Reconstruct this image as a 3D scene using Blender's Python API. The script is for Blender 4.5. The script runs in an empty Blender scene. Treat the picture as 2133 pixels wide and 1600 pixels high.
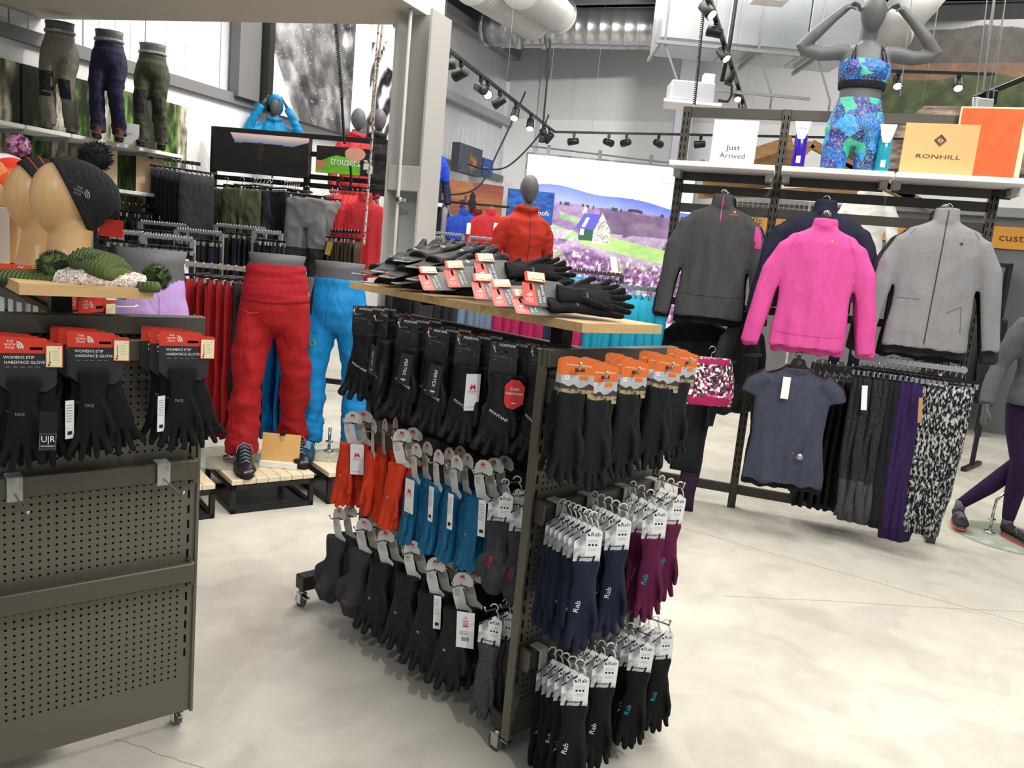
import bpy, bmesh, math, random
import numpy as np
from mathutils import Vector, Matrix, noise
from mathutils.bvhtree import BVHTree
V = Vector
rnd = random.Random(7)
PI = math.pi
def R(d): return math.radians(d)
SC = bpy.context.scene
COL = SC.collection

# ---------------------------------------------------------------- camera
F_PX, CX, CY = 1660.0, 1066.5, 800.0
_up = -V((100.0 - CX, 11000.0 - CY, F_PX)); _up.normalize()
_fw = V((0, 0, 1)); _fw = _fw - _up * _fw.dot(_up); _fw.normalize()
_rt = V((_fw.cross(_up)))
if _rt.x < 0: _rt = -_rt
RC = Matrix((_rt, _fw, _up))          # camera axes (right, down, forward) -> world
CAMP = V((0, 0, 1.5))
cam_d = bpy.data.cameras.new('camera')
cam_d.sensor_width = 36.0; cam_d.lens = F_PX / 2133.0 * 36.0; cam_d.clip_end = 100
cam = bpy.data.objects.new('camera', cam_d); COL.objects.link(cam)
_x = RC @ V((1, 0, 0)); _y = RC @ V((0, -1, 0)); _z = RC @ V((0, 0, -1))
_m = Matrix((_x, _y, _z)).transposed().to_4x4(); _m.translation = CAMP
cam.matrix_world = _m
SC.camera = cam
def ray(px, py): return RC @ V((px - CX, py - CY, F_PX))
def atz(px, py, z=0.0):
    d = ray(px, py); return CAMP + d * ((z - CAMP.z) / d.z)
def aty(px, py, y):
    d = ray(px, py); return CAMP + d * (y / d.y)
def dirh(h): return V((math.sin(R(h)), math.cos(R(h)), 0))
def onv(px, py, p0, h):
    n = V((math.cos(R(h)), -math.sin(R(h)), 0)); d = ray(px, py)
    return CAMP + d * (n.dot(V(p0) - CAMP) / n.dot(d))

# ---------------------------------------------------------------- world, exposure, lights
SC.view_settings.view_transform = 'Standard'
SC.view_settings.look = 'None'
SC.view_settings.exposure = 0.27
SC.view_settings.gamma = 1.0
SC.view_settings.use_curve_mapping = False
w = bpy.data.worlds.new('shop_air'); SC.world = w; w.use_nodes = True
w.node_tree.nodes['Background'].inputs[0].default_value = (0.93, 0.96, 1.0, 1)
w.node_tree.nodes['Background'].inputs[1].default_value = 0.38
def area(name, loc, size, power, col=(1, 0.96, 0.885), target=None, spread=None):
    l = bpy.data.lights.new(name, 'AREA'); l.shape = 'RECTANGLE'; l.size, l.size_y = size
    l.energy = power; l.color = col
    if spread: l.spread = R(spread)
    o = bpy.data.objects.new(name, l); o.location = loc
    if target is not None: o.rotation_euler = (V(target) - V(loc)).to_track_quat('-Z', 'Y').to_euler()
    COL.objects.link(o); return o
def spot(name, loc, target, power, ang=50, blend=.6, rad=.05, col=(1, 0.96, 0.9)):
    l = bpy.data.lights.new(name, 'SPOT'); l.energy = power; l.spot_size = R(ang); l.spot_blend = blend
    l.shadow_soft_size = rad; l.color = col
    o = bpy.data.objects.new(name, l); o.location = loc
    o.rotation_euler = (V(target) - V(loc)).to_track_quat('-Z', 'Y').to_euler()
    COL.objects.link(o); return o
area('ceiling_light_near', (2.0, 0.6, 4.4), (2.0, 2.0), 75)
area('ceiling_light_mid', (2.6, 3.6, 4.8), (2.0, 2.0), 110)
area('ceiling_light_aisle', (0.4, 6.6, 5.2), (3.0, 2.0), 150)
area('ceiling_light_far', (0.8, 9.6, 4.75), (5.0, 3.0), 170)
area('added_fill_centre', (-0.1, 3.7, 4.5), (1.6, 1.6), 62)  # unseen fill lamp, added to brighten the floor around the centre
area('ceiling_light_left', (-1.4, 7.8, 4.6), (2.5, 3.0), 70)
area('ceiling_light_right', (5.5, 9.5, 5.2), (4.0, 4.0), 150)
spot('spot_rack_left', (0.9, 1.2, 3.7), (1.3, 5.0, 1.6), 130, 40)
spot('spot_rack_right', (2.6, 0.9, 3.7), (2.1, 4.7, 1.6), 150, 42)
spot('spot_gondola', (1.5, -0.6, 3.4), (0.35, 2.2, .7), 150, 42)
spot('spot_heads', (-0.9, -0.3, 2.9), (-1.1, 1.9, 1.3), 55, 50)
spot('spot_trousers', (-0.4, 1.5, 3.6), (-1.5, 4.6, .8), 240, 44)
spot('spot_boards', (-1.2, 6.6, 4.3), (-3.7, 7.4, 2.2), 120, 62)
spot('spot_back_wall', (1.2, 9.0, 4.6), (1.4, 14.6, 2.9), 300, 70)
spot('spot_back_wall_side', (4.0, 9.5, 4.6), (4.4, 14.0, 2.8), 260, 70)
spot('spot_far_left', (-2.5, 8.0, 4.3), (-2.4, 12.0, 2.0), 190, 60)

# ---------------------------------------------------------------- materials
def lin(c):
    if isinstance(c, str):
        c = c.lstrip('#'); c = [int(c[i:i + 2], 16) / 255 for i in (0, 2, 4)]
    return tuple((x / 12.92 if x <= .04045 else ((x + .055) / 1.055) ** 2.4) for x in c[:3]) + (1.0,)
MATS = {}
def mat(name, col, rough=.6, metal=0.0, spec=.4, bump=None, var=None, emit=None, trans=0, stretch=(1, 1, 1), sheen=0, alpha=1):
    """bump=(scale,strength) var=(scale,colour2,contrast)"""
    if name in MATS: return MATS[name]
    m = bpy.data.materials.new(name); m.use_nodes = True; MATS[name] = m
    nt = m.node_tree; N = nt.nodes; L = nt.links; b = N['Principled BSDF']
    b.inputs['Base Color'].default_value = lin(col)
    b.inputs['Roughness'].default_value = rough
    b.inputs['Metallic'].default_value = metal
    b.inputs['Specular IOR Level'].default_value = spec
    m.diffuse_color = lin(col)
    if trans: b.inputs['Transmission Weight'].default_value = trans
    if alpha < 1: b.inputs['Alpha'].default_value = alpha
    if sheen: b.inputs['Sheen Weight'].default_value = sheen
    if emit:
        b.inputs['Emission Color'].default_value = lin(emit[0]); b.inputs['Emission Strength'].default_value = emit[1]
    if bump or var:
        tc = N.new('ShaderNodeTexCoord'); mp = N.new('ShaderNodeMapping')
        mp.inputs['Scale'].default_value = stretch
        L.new(tc.outputs['Object'], mp.inputs[0])
    if var:
        n = N.new('ShaderNodeTexNoise'); n.inputs['Scale'].default_value = var[0]; n.inputs['Detail'].default_value = 4
        L.new(mp.outputs[0], n.inputs[0])
        cr = N.new('ShaderNodeValToRGB'); k = var[2] if len(var) > 2 else .25
        cr.color_ramp.elements[0].position = .5 - k; cr.color_ramp.elements[1].position = .5 + k
        cr.color_ramp.elements[0].color = lin(col); cr.color_ramp.elements[1].color = lin(var[1])
        L.new(n.outputs[0], cr.inputs[0]); L.new(cr.outputs[0], b.inputs['Base Color'])
    if bump:
        n = N.new('ShaderNodeTexNoise'); n.inputs['Scale'].default_value = bump[0]; n.inputs['Detail'].default_value = 5
        L.new(mp.outputs[0], n.inputs[0])
        bp = N.new('ShaderNodeBump'); bp.inputs['Strength'].default_value = bump[1]; bp.inputs['Distance'].default_value = .01
        L.new(n.outputs[0], bp.inputs['Height']); L.new(bp.outputs[0], b.inputs['Normal'])
    return m
def cloth(name, col, col2=None, rough=.85, scale=14, bump=.5, sheen=0.0, k=.3):
    m = mat(name, col, rough=rough, spec=.25, bump=(scale, bump), var=(scale * 3, col2 or col, k), stretch=(1, 1, .45), sheen=sheen)
    if scale < 13:
        for n in m.node_tree.nodes:
            if n.type == 'BUMP': n.inputs['Distance'].default_value = .035
            if n.type == 'TEX_NOISE' and abs(n.inputs['Scale'].default_value - scale) < .1: n.inputs['Distortion'].default_value = 1.2; n.inputs['Detail'].default_value = 3
    return m
def weave(name, c1, c2, scale, stretch=(1, 1, 1), rough=.85, thr=.5, w=.06):
    """two-tone yarn melange"""
    if name in MATS: return MATS[name]
    m = mat(name, c1, rough=rough, spec=.2); nt = m.node_tree; N = nt.nodes; L = nt.links; b = N['Principled BSDF']
    tc = N.new('ShaderNodeTexCoord'); mp = N.new('ShaderNodeMapping'); mp.inputs['Scale'].default_value = stretch
    n = N.new('ShaderNodeTexNoise'); n.inputs['Scale'].default_value = scale; n.inputs['Detail'].default_value = 3
    cr = N.new('ShaderNodeValToRGB'); cr.color_ramp.elements[0].position = thr - w; cr.color_ramp.elements[1].position = thr + w
    cr.color_ramp.elements[0].color = lin(c1); cr.color_ramp.elements[1].color = lin(c2)
    L.new(tc.outputs['Object'], mp.inputs[0]); L.new(mp.outputs[0], n.inputs[0]); L.new(n.outputs[0], cr.inputs[0]); L.new(cr.outputs[0], b.inputs['Base Color'])
    bp = N.new('ShaderNodeBump'); bp.inputs['Strength'].default_value = .3; bp.inputs['Distance'].default_value = .004
    L.new(n.outputs[0], bp.inputs['Height']); L.new(bp.outputs[0], b.inputs['Normal'])
    return m
def vcmat(name, rough=.6, emit=0.0):
    if name in MATS: return MATS[name]
    m = mat(name, '#808080', rough=rough); nt = m.node_tree; b = nt.nodes['Principled BSDF']
    a = nt.nodes.new('ShaderNodeVertexColor'); a.layer_name = 'print'
    nt.links.new(a.outputs[0], b.inputs['Base Color'])
    if emit:
        nt.links.new(a.outputs[0], b.inputs['Emission Color']); b.inputs['Emission Strength'].default_value = emit
    return m

# ---------------------------------------------------------------- object helpers
def link(o, parent=None):
    COL.objects.link(o)
    if parent is not None: o.parent = parent
    return o
def tag(o, label=None, cat=None, group=None, kind=None):
    if label: o['label'] = label
    if cat: o['category'] = cat
    if group: o['group'] = group
    if kind: o['kind'] = kind
    return o
def thing(name, label, cat, loc=(0, 0, 0), rz=0.0, group=None, M=None):
    o = bpy.data.objects.new(name, None); o.empty_display_size = .1
    if M is not None: o.matrix_world = M
    else: o.location = loc; o.rotation_euler = (0, 0, rz)
    COL.objects.link(o); return tag(o, label, cat, group)
_txt = {}
def text_mesh(s, res=2):
    k = (s, res)
    if k in _txt: return _txt[k]
    c = bpy.data.curves.new('t', 'FONT'); c.body = s; c.size = 1.0; c.resolution_u = res
    c.align_x = 'CENTER'; c.align_y = 'CENTER'
    o = bpy.data.objects.new('t', c); COL.objects.link(o)
    me = bpy.data.meshes.new_from_object(o)
    vs = [v.co.copy() for v in me.vertices]; fs = [tuple(p.vertices) for p in me.polygons]
    bpy.data.objects.remove(o); bpy.data.curves.remove(c); bpy.data.meshes.remove(me)
    wd = (max(v.x for v in vs) - min(v.x for v in vs)) if vs else 1
    _txt[k] = (vs, fs, wd); return _txt[k]
class MB:
    def __init__(s): s.v = []; s.f = []; s.m = []; s.sm = []; s.M = Matrix.Identity(4); s.mi = 0; s.mats = []
    def use(s, m):
        if m not in s.mats: s.mats.append(m)
        s.mi = s.mats.index(m); return s
    def at(s, loc=(0, 0, 0), rz=0.0, rx=0.0, ry=0.0, sc=1.0):
        s.M = Matrix.Translation(V(loc)) @ Matrix.Rotation(rz, 4, 'Z') @ Matrix.Rotation(rx, 4, 'X') @ Matrix.Rotation(ry, 4, 'Y') @ Matrix.Scale(sc, 4); return s
    def add(s, vs, fs, smooth=False):
        b = len(s.v); M = s.M
        s.v.extend([M @ V(v) for v in vs])
        s.f.extend([tuple(i + b for i in f) for f in fs]); s.m.extend([s.mi] * len(fs)); s.sm.extend([smooth] * len(fs)); return s
    def box(s, c, d, bev=0.0):
        x, y, z = c; a, b, h = d[0] / 2, d[1] / 2, d[2] / 2
        if bev:
            e = min(bev, a * .9, b * .9, h * .9); vs = []
            for sz in (-1, 1):
                for sx, sy in ((-1, -1), (1, -1), (1, 1), (-1, 1)): vs.append((x + sx * (a - e), y + sy * (b - e), z + sz * h))
            for sz in (-1, 1):
                for sx, sy in ((-1, -1), (1, -1), (1, 1), (-1, 1)): vs.append((x + sx * a, y + sy * (b - e), z + sz * (h - e)))
            for sz in (-1, 1):
                for sx, sy in ((-1, -1), (1, -1), (1, 1), (-1, 1)): vs.append((x + sx * (a - e), y + sy * b, z + sz * (h - e)))
            bm = bmesh.new()
            for v in vs: bm.verts.new(v)
            r = bmesh.ops.convex_hull(bm, input=bm.verts); bm.verts.index_update()
            s.add([v.co.copy() for v in bm.verts], [tuple(v.index for v in f.verts) for f in bm.faces]); bm.free(); return s
        vs = [(x + i * a, y + j * b, z + k * h) for k in (-1, 1) for j in (-1, 1) for i in (-1, 1)]
        return s.add(vs, [(0, 2, 3, 1), (4, 5, 7, 6), (0, 1, 5, 4), (2, 6, 7, 3), (0, 4, 6, 2), (1, 3, 7, 5)])
    def bar(s, p, q, wd, ht=None):
        p = V(p); q = V(q); ht = ht or wd; d = q - p; L = d.length
        if L < 1e-6: return s
        M0 = s.M
        s.M = M0 @ Matrix.Translation((p + q) / 2) @ d.to_track_quat('X', 'Z').to_matrix().to_4x4()
        s.box((0, 0, 0), (L, wd, ht)); s.M = M0; return s
    def tube(s, pts, r, n=8, caps=True, close=False):
        pts = [V(p) for p in pts]; rr = r if isinstance(r, (list, tuple)) else [r] * len(pts)
        vs = []; fs = []; ref = None
        for i, p in enumerate(pts):
            if close: t = pts[(i + 1) % len(pts)] - pts[i - 1]
            else: t = (pts[min(i + 1, len(pts) - 1)] - pts[max(i - 1, 0)])
            if t.length < 1e-9: t = V((0, 0, 1))
            t.normalize()
            if ref is None: ref = V((0, 0, 1)) if abs(t.z) < .9 else V((1, 0, 0))
            u = ref - t * ref.dot(t)
            if u.length < 1e-4: u = V((0, 1, 0)) - t * t.y
            u.normalize(); ref = u; w_ = t.cross(u); q = rr[i]
            a, b = q if isinstance(q, tuple) else (q, q)
            for k in range(n):
                th = 2 * PI * k / n; vs.append(p + u * (math.cos(th) * a) + w_ * (math.sin(th) * b))
        m = len(pts)
        for i in range(m if close else m - 1):
            for k in range(n):
                i2 = (i + 1) % m
                fs.append((i * n + k, i * n + (k + 1) % n, i2 * n + (k + 1) % n, i2 * n + k))
        if caps and not close: fs.append(tuple(range(n - 1, -1, -1))); fs.append(tuple((m - 1) * n + k for k in range(n)))
        return s.add(vs, fs, True)
    def loft(s, rings, caps=(True, True), smooth=True):
        n = len(rings[0]); vs = [p for r in rings for p in r]; fs = []
        for i in range(len(rings) - 1):
            for k in range(n): fs.append((i * n + k, i * n + (k + 1) % n, (i + 1) * n + (k + 1) % n, (i + 1) * n + k))
        if caps[0]: fs.append(tuple(range(n - 1, -1, -1)))
        if caps[1]: fs.append(tuple((len(rings) - 1) * n + k for k in range(n)))
        return s.add(vs, fs, smooth)
    def oval(s, secs, n=20, caps=(True, True), p=1.0):
        """secs: (cx,cy,z,rx,ry) horizontal elliptical sections"""
        rings = []
        for (cx, cy, z, rx, ry) in secs:
            r = []
            for k in range(n):
                t = 2 * PI * k / n; c, d = math.cos(t), math.sin(t)
                r.append((cx + rx * math.copysign(abs(c) ** p, c), cy + ry * math.copysign(abs(d) ** p, d), z))
            rings.append(r)
        return s.loft(rings, caps)
    def sphere(s, c, r, n=12, m=8):
        rx, ry, rz = r if isinstance(r, (tuple, list)) else (r, r, r); rings = []
        for i in range(1, m):
            ph = PI * i / m
            rings.append([(c[0] + rx * math.sin(ph) * math.cos(2 * PI * k / n), c[1] + ry * math.sin(ph) * math.sin(2 * PI * k / n), c[2] - rz * math.cos(ph)) for k in range(n)])
        return s.loft(rings)
    def prism(s, poly, th, y0=0.0):
        """polygon in x,z extruded along y from y0 to y0+th"""
        n = len(poly); vs = [(x, y0, z) for x, z in poly] + [(x, y0 + th, z) for x, z in poly]
        fs = [tuple(range(n)), tuple(range(2 * n - 1, n - 1, -1))] + [(k, k + n, (k + 1) % n + n, (k + 1) % n) for k in range(n)]
        return s.add(vs, fs)
    def slab(s, poly, z0, z1):
        n = len(poly); vs = [(x, y, z0) for x, y in poly] + [(x, y, z1) for x, y in poly]
        return s.add(vs, [tuple(range(n - 1, -1, -1)), tuple(range(n, 2 * n))] + [(k, (k + 1) % n, (k + 1) % n + n, k + n) for k in range(n)])
    def text(s, st, c, size, width=None, rot=0.0, th=0.0, res=2, shear=0.0):
        """text standing in the x-z plane, read from -y; c centre; width fits total width"""
        vs, fs, wd = text_mesh(st, res)
        sx = (width / wd) if width else size
        cr, sr = math.cos(rot), math.sin(rot); out = []
        for v in vs:
            x, z = v.x * sx + v.y * size * shear, v.y * size
            out.append((c[0] + x * cr - z * sr, c[1], c[2] + x * sr + z * cr))
        return s.add(out, fs)
    def poly(s, pts, y):
        return s.add([(x, y, z) for x, z in pts], [tuple(range(len(pts)))])
    def mesh(s, name='m'):
        me = bpy.data.meshes.new(name); me.from_pydata([tuple(v) for v in s.v], [], s.f)
        for m in s.mats: me.materials.append(m)
        me.polygons.foreach_set('material_index', s.m); me.polygons.foreach_set('use_smooth', s.sm); me.update(); return me
    def build(s, name, parent=None, label=None, kind=None, cat=None, group=None, loc=None):
        o = bpy.data.objects.new(name, s.mesh(name)); link(o, parent)
        if loc is not None: o.location = loc
        return tag(o, label, cat, group, kind)
def obj(name, me, parent=None, label=None, kind=None, cat=None, group=None):
    o = bpy.data.objects.new(name, me); link(o, parent); return tag(o, label, cat, group, kind)
def unify(mb, voxel, smooth=4, fac=.5):
    me = mb.mesh('u'); o = bpy.data.objects.new('u', me); COL.objects.link(o)
    r = o.modifiers.new('r', 'REMESH'); r.mode = 'VOXEL'; r.voxel_size = voxel; r.use_smooth_shade = True
    if smooth:
        k = o.modifiers.new('s', 'SMOOTH'); k.iterations = smooth; k.factor = fac
    dg = bpy.context.evaluated_depsgraph_get(); out = bpy.data.meshes.new_from_object(o.evaluated_get(dg))
    bpy.data.objects.remove(o); bpy.data.meshes.remove(me)
    out.materials.clear()
    for m in mb.mats: out.materials.append(m)
    return out
def wrinkle(me, amp, sc, seed=0, ridge=False, mask=None):
    """push vertices along normals by stretched noise: folds of cloth"""
    n = len(me.vertices); nor = [v.normal.copy() for v in me.vertices]
    for v, nn in zip(me.vertices, nor):
        c = v.co; a = noise.noise(V((c.x * sc[0] + seed * 7.3, c.y * sc[1] + seed, c.z * sc[2])))
        if ridge: a = .35 - abs(a) * 1.6
        if mask: a *= mask(c)
        v.co = c + nn * (a * amp)
    me.update(); return me
def smoothshade(me):
    me.polygons.foreach_set('use_smooth', [True] * len(me.polygons)); return me
def bvh(me): return BVHTree.FromPolygons([v.co for v in me.vertices], [tuple(p.vertices) for p in me.polygons])
def drape(mb, me, off=.0015, d=(0, 1, 0)):
    """lay the flat marks in mb on the front of mesh me"""
    t = bvh(me); d = V(d)
    miss = set()
    for i, v in enumerate(mb.v):
        h = t.ray_cast(v - d * 3, d)
        if h[0] is not None: mb.v[i] = h[0] - d * off
        else: miss.add(i)
    if miss:
        k = [j for j, f in enumerate(mb.f) if not miss.intersection(f)]
        mb.f = [mb.f[j] for j in k]; mb.m = [mb.m[j] for j in k]; mb.sm = [mb.sm[j] for j in k]
        use = sorted({i for f in mb.f for i in f}); mp = {a: b for b, a in enumerate(use)}
        mb.v = [mb.v[i] for i in use]; mb.f = [tuple(mp[i] for i in f) for f in mb.f]
    return mb
def inst(name, T, M, label, cat, group=None):
    """T: list of (part, mesh, matrix or None, label or None, [subparts])"""
    o = bpy.data.objects.new(name, None); o.empty_display_size = .05; o.matrix_world = M; COL.objects.link(o); tag(o, label, cat, group)
    for t in T:
        p = bpy.data.objects.new(t[0], t[1]); COL.objects.link(p); p.parent = o
        if t[2] is not None: p.matrix_local = t[2]
        if len(t) > 3 and t[3]: p['label'] = t[3]
        if len(t) > 4:
            for q in t[4]:
                c = bpy.data.objects.new(q[0], q[1]); COL.objects.link(c); c.parent = p
                if q[2] is not None: c.matrix_local = q[2]
    return o
def TR(loc, rz=0, rx=0, ry=0, sc=1.0):
    return Matrix.Translation(V(loc)) @ Matrix.Rotation(rz, 4, 'Z') @ Matrix.Rotation(rx, 4, 'X') @ Matrix.Rotation(ry, 4, 'Y') @ Matrix.Scale(sc, 4)
# value noise for printed pictures
def vnoise(x, y, seed=0):
    rs = np.random.RandomState(seed); g = rs.rand(64, 64)
    xi = np.floor(x).astype(int); yi = np.floor(y).astype(int); fx = x - xi; fy = y - yi
    fx = fx * fx * (3 - 2 * fx); fy = fy * fy * (3 - 2 * fy)
    a = g[xi % 64, yi % 64]; b = g[(xi + 1) % 64, yi % 64]; c = g[xi % 64, (yi + 1) % 64]; d = g[(xi + 1) % 64, (yi + 1) % 64]
    return a * (1 - fx) * (1 - fy) + b * fx * (1 - fy) + c * (1 - fx) * fy + d * fx * fy
def fbm(x, y, o=4, seed=0):
    s = 0; a = .5
    for i in range(o): s = s + a * vnoise(x * 2 ** i, y * 2 ** i, seed + i); a *= .5
    return s / (1 - .5 ** o)
def picture(name, w, h, nx, ny, fn, material, parent=None, x0=None, z0=0.0, y=0.0):
    """a flat print: grid in x-z, colour by fn(u,v) -> rgb arrays (sRGB 0..1); u,v from bottom left"""
    if x0 is None: x0 = -w / 2
    u, v = np.meshgrid(np.linspace(0, 1, nx + 1), np.linspace(0, 1, ny + 1)); u = u.ravel(); v = v.ravel()
    co = np.stack([x0 + u * w, np.full_like(u, y), z0 + v * h], 1)
    i = np.arange(nx * ny); r = i // nx; c = i % nx; a = r * (nx + 1) + c
    f = np.stack([a, a + 1, a + nx + 2, a + nx + 1], 1)
    me = bpy.data.meshes.new(name); me.from_pydata(co.tolist(), [], f.tolist())
    rgb = np.clip(np.stack(fn(u, v), 1), 0, 1); rgb = np.where(rgb <= .04045, rgb / 12.92, ((rgb + .055) / 1.055) ** 2.4)
    at = me.color_attributes.new('print', 'FLOAT_COLOR', 'POINT')
    at.data.foreach_set('color', np.concatenate([rgb, np.ones((len(u), 1))], 1).astype(np.float32).ravel())
    me.materials.append(material); me.update(); return obj(name, me, parent)
def mix3(a, b, t): return tuple(np.asarray(p) * (1 - t) + np.asarray(q) * t for p, q in zip(a, b))
def hx(c): c = c.lstrip('#'); return tuple(int(c[i:i + 2], 16) / 255 for i in (0, 2, 4))
ORD = ['first', 'second', 'third', 'fourth', 'fifth', 'sixth', 'seventh', 'eighth', 'ninth', 'tenth', 'eleventh', 'twelfth', 'thirteenth', 'fourteenth', 'fifteenth', 'sixteenth', 'seventeenth', 'eighteenth', 'nineteenth', 'twentieth']
_ORD0 = ['front', 'second', 'third', 'fourth', 'fifth', 'sixth', 'seventh', 'eighth', 'ninth', 'tenth', 'eleventh', 'twelfth']
# ================================================================ setting
WH = mat('wall_paint', '#e9eaec', rough=.75, bump=(30, .05))
CLAD = mat('cladding', '#dfe1e6', rough=.55)
GREY = mat('steel_grey', '#8d8e90', rough=.5)
DKG = mat('steel_dark', '#4b4c4f', rough=.55)
LG = mat('steel_light', '#c9cacc', rough=.5)
CONC = mat('polished_concrete', '#ccc8bb', rough=.36, spec=.35)
def floor_nodes():
    nt = CONC.node_tree; N = nt.nodes; L = nt.links; b = N['Principled BSDF']
    tc = N.new('ShaderNodeTexCoord'); prev = None
    def noise_(scale, det, dist=0.0):
        n = N.new('ShaderNodeTexNoise'); n.inputs['Scale'].default_value = scale; n.inputs['Detail'].default_value = det
        n.inputs['Distortion'].default_value = dist; L.new(tc.outputs['Object'], n.inputs[0]); return n
    def ramp(n, p0, p1, c0, c1):
        r = N.new('ShaderNodeValToRGB'); r.color_ramp.elements[0].position = p0; r.color_ramp.elements[1].position = p1
        r.color_ramp.elements[0].color = c0; r.color_ramp.elements[1].color = c1; L.new(n.outputs[0], r.inputs[0]); return r
    a = ramp(noise_(.8, 5, .8), .42, .56, lin('#cac6ba'), lin('#dbd7cb'))
    c = ramp(noise_(2.1, 6, 1.5), .50, .58, (1, 1, 1, 1), (.9, .9, .91, 1))
    d = ramp(noise_(9, 6, .4), .35, .7, (1, 1, 1, 1), (.93, .93, .92, 1))
    e = ramp(noise_(55, 3, 0), .76, .80, (1, 1, 1, 1), (.8, .79, .77, 1))
    def mul(x, y):
        m = N.new('ShaderNodeMix'); m.data_type = 'RGBA'; m.blend_type = 'MULTIPLY'; m.inputs[0].default_value = 1
        L.new(x, m.inputs[6]); L.new(y, m.inputs[7]); return m.outputs[2]
    o = mul(mul(mul(a.outputs[0], c.outputs[0]), d.outputs[0]), e.outputs[0]); L.new(o, b.inputs['Base Color'])
    r = ramp(noise_(3, 5, 1), .3, .7, (.27, .27, .27, 1), (.5, .5, .5, 1)); L.new(r.outputs[0], b.inputs['Roughness'])
floor_nodes()
m = MB().use(CONC); m.slab([(-9, -4), (13, -4), (13, 19), (-9, 19)], -.1, 0); m.build('floor', kind='structure')
m = MB().use(mat('crack', '#9a968b', rough=.6))          # long hairline joints in the slab
for (p, q) in (((1300, 1065), (2133, 1300)), ((1500, 1240), (2133, 1275)), ((240, 1540), (420, 1600))):
    a, b = atz(*p), atz(*q)
    if b.y < 1: b = a + (b - a).normalized() * 1.5
    pts = [a.lerp(b, t / 9) + V((rnd.uniform(-.008, .008), rnd.uniform(-.008, .008), 0)) for t in range(10)]
    for i in range(9):
        d = (pts[i + 1] - pts[i]).normalized(); nn = V((-d.y, d.x, 0)) * .0013
        m.add([pts[i] - nn + V((0, 0, .0006)), pts[i + 1] - nn + V((0, 0, .0006)), pts[i + 1] + nn + V((0, 0, .0006)), pts[i] + nn + V((0, 0, .0006))], [(0, 1, 2, 3)])
m.build('floor_joint', label='hairline joint in the concrete floor', kind='structure')

LO, LU, LN, LH = V((-3.9, 6.4, 0)), dirh(23), dirh(113), R(67)
def lw(s, off=0.0, z=0.0): return LO + LU * s + LN * off + V((0, 0, z))
def lwM(s, off=0.0, z=0.0): return TR(lw(s, off, z), LH)
def ls(px, py, off=0.0):
    """pixel -> (s, z) on the left wall at an offset"""
    p = onv(px, py, lw(0, off), 23); return ((p - LO).dot(LU), p.z)
wl = bpy.data.objects.new('wall_left', None); wl.matrix_world = lwM(0); link(wl); tag(wl, kind='structure')
SE = 8.6                                                   # far corner along the wall
m = MB().use(WH); m.box(((SE - 3.2) / 2, .06, 1.38), (SE + 3.2, .1, 2.76)); m.build('lower_wall', wl)
x = -3.2; i = 0
while x < SE:                                             # upright cladding panels above the rail
    wd = min(.62 if i % 3 else .9, SE - x)
    m = MB().use(CLAD); m.box((x + wd / 2, .075, 4.2), (wd - .012, .05, 2.8), .004)
    for k in range(3): m.box((x + wd * (k + 1) / 4, .05, 4.2), (.012, .01, 2.78))
    m.build('cladding_panel', wl); x += wd; i += 1
m = MB().use(DKG); m.box(((SE - 3.2) / 2, .12, 4.2), (SE + 3.2, .03, 2.9)); m.build('cladding_backing', wl)
m = MB().use(mat('rail_grey', '#77777a')); m.box(((SE - 3.2) / 2, -.01, 2.78), (SE + 3.2, .08, .1)); m.build('wall_rail', wl, label='dark grey horizontal rail')
# the far part carries higher girts
s0, z0 = ls(893, 178, .1); s1, z1 = ls(1070, 255, .1)
m = MB().use(mat('girt_grey', '#a9abae')); m.box(((s0 - 3 + SE) / 2, -.06, 3.72), (SE - s0 + 3, .14, .12)); m.build('upper_girt', wl, label='pale grey upper girt')
m = MB().use(mat('girt_grey')if 0 else GREY); m.box(((2.5 + SE) / 2, -.08, 4.82), (SE - 2.5, .18, .14)); m.build('top_girt', wl, label='mid grey top girt')
m = MB().use(DKG); m.box(((2.5 + SE) / 2, .02, 5.35), (SE - 2.5, .06, .95)); m.build('dark_head', wl)
for s, wd in ((1.95, .2),):
    sx, _ = ls(505, 100); m = MB().use(mat('post_grey', '#6d6d70')); m.box((sx, -.05, 4.2), (.3, .12, 2.8)); m.build('wall_post', wl, label='dark grey upright post')

# back wall
CW = lw(SE)                                               # far left corner
bw = bpy.data.objects.new('wall_back', None); bw.matrix_world = TR(CW, R(-23)); link(bw); tag(bw, kind='structure')
m = MB().use(WH); m.box((6, .1, 1.9), (12, .15, 3.8)); m.build('lower_wall', bw)
m = MB().use(mat('wall_upper', '#d6d7d9', rough=.8)); m.box((6, .12, 4.65), (12, .15, 1.7)); m.build('upper_wall', bw)
m = MB().use(LG); m.box((.62, .0, 3.9), (.05, .05, 2.8)); m.box((.62, .0, 2.45), (.22, .06, .2)); m.build('conduit', bw, label='grey conduit with box')
# ceiling with purlins
cl = bpy.data.objects.new('ceiling', None); cl.location = (2, 9, 5.55); cl.rotation_euler = (0, 0, R(-20)); link(cl); tag(cl, kind='structure')
m = MB().use(mat('deck_grey', '#8b8c90', rough=.7)); m.box((1, 1, .06), (20, 17, .06)); m.build('roof_deck', cl)
for k in range(16):
    m = MB().use(mat('purlin', '#b4b4b6', rough=.6)); m.box((2.5, -6 + k * .95, -.05), (15, .12, .18)); m.box((2.5, -6 + k * .95, -.13), (15, .2, .02)); m.build('purlin', cl)
m = MB().use(GREY); m.bar((5.2, -4, -.3), (7.0, 7.5, -.3), .26, .34); m.build('roof_beam', cl, label='long grey roof beam')
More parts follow.
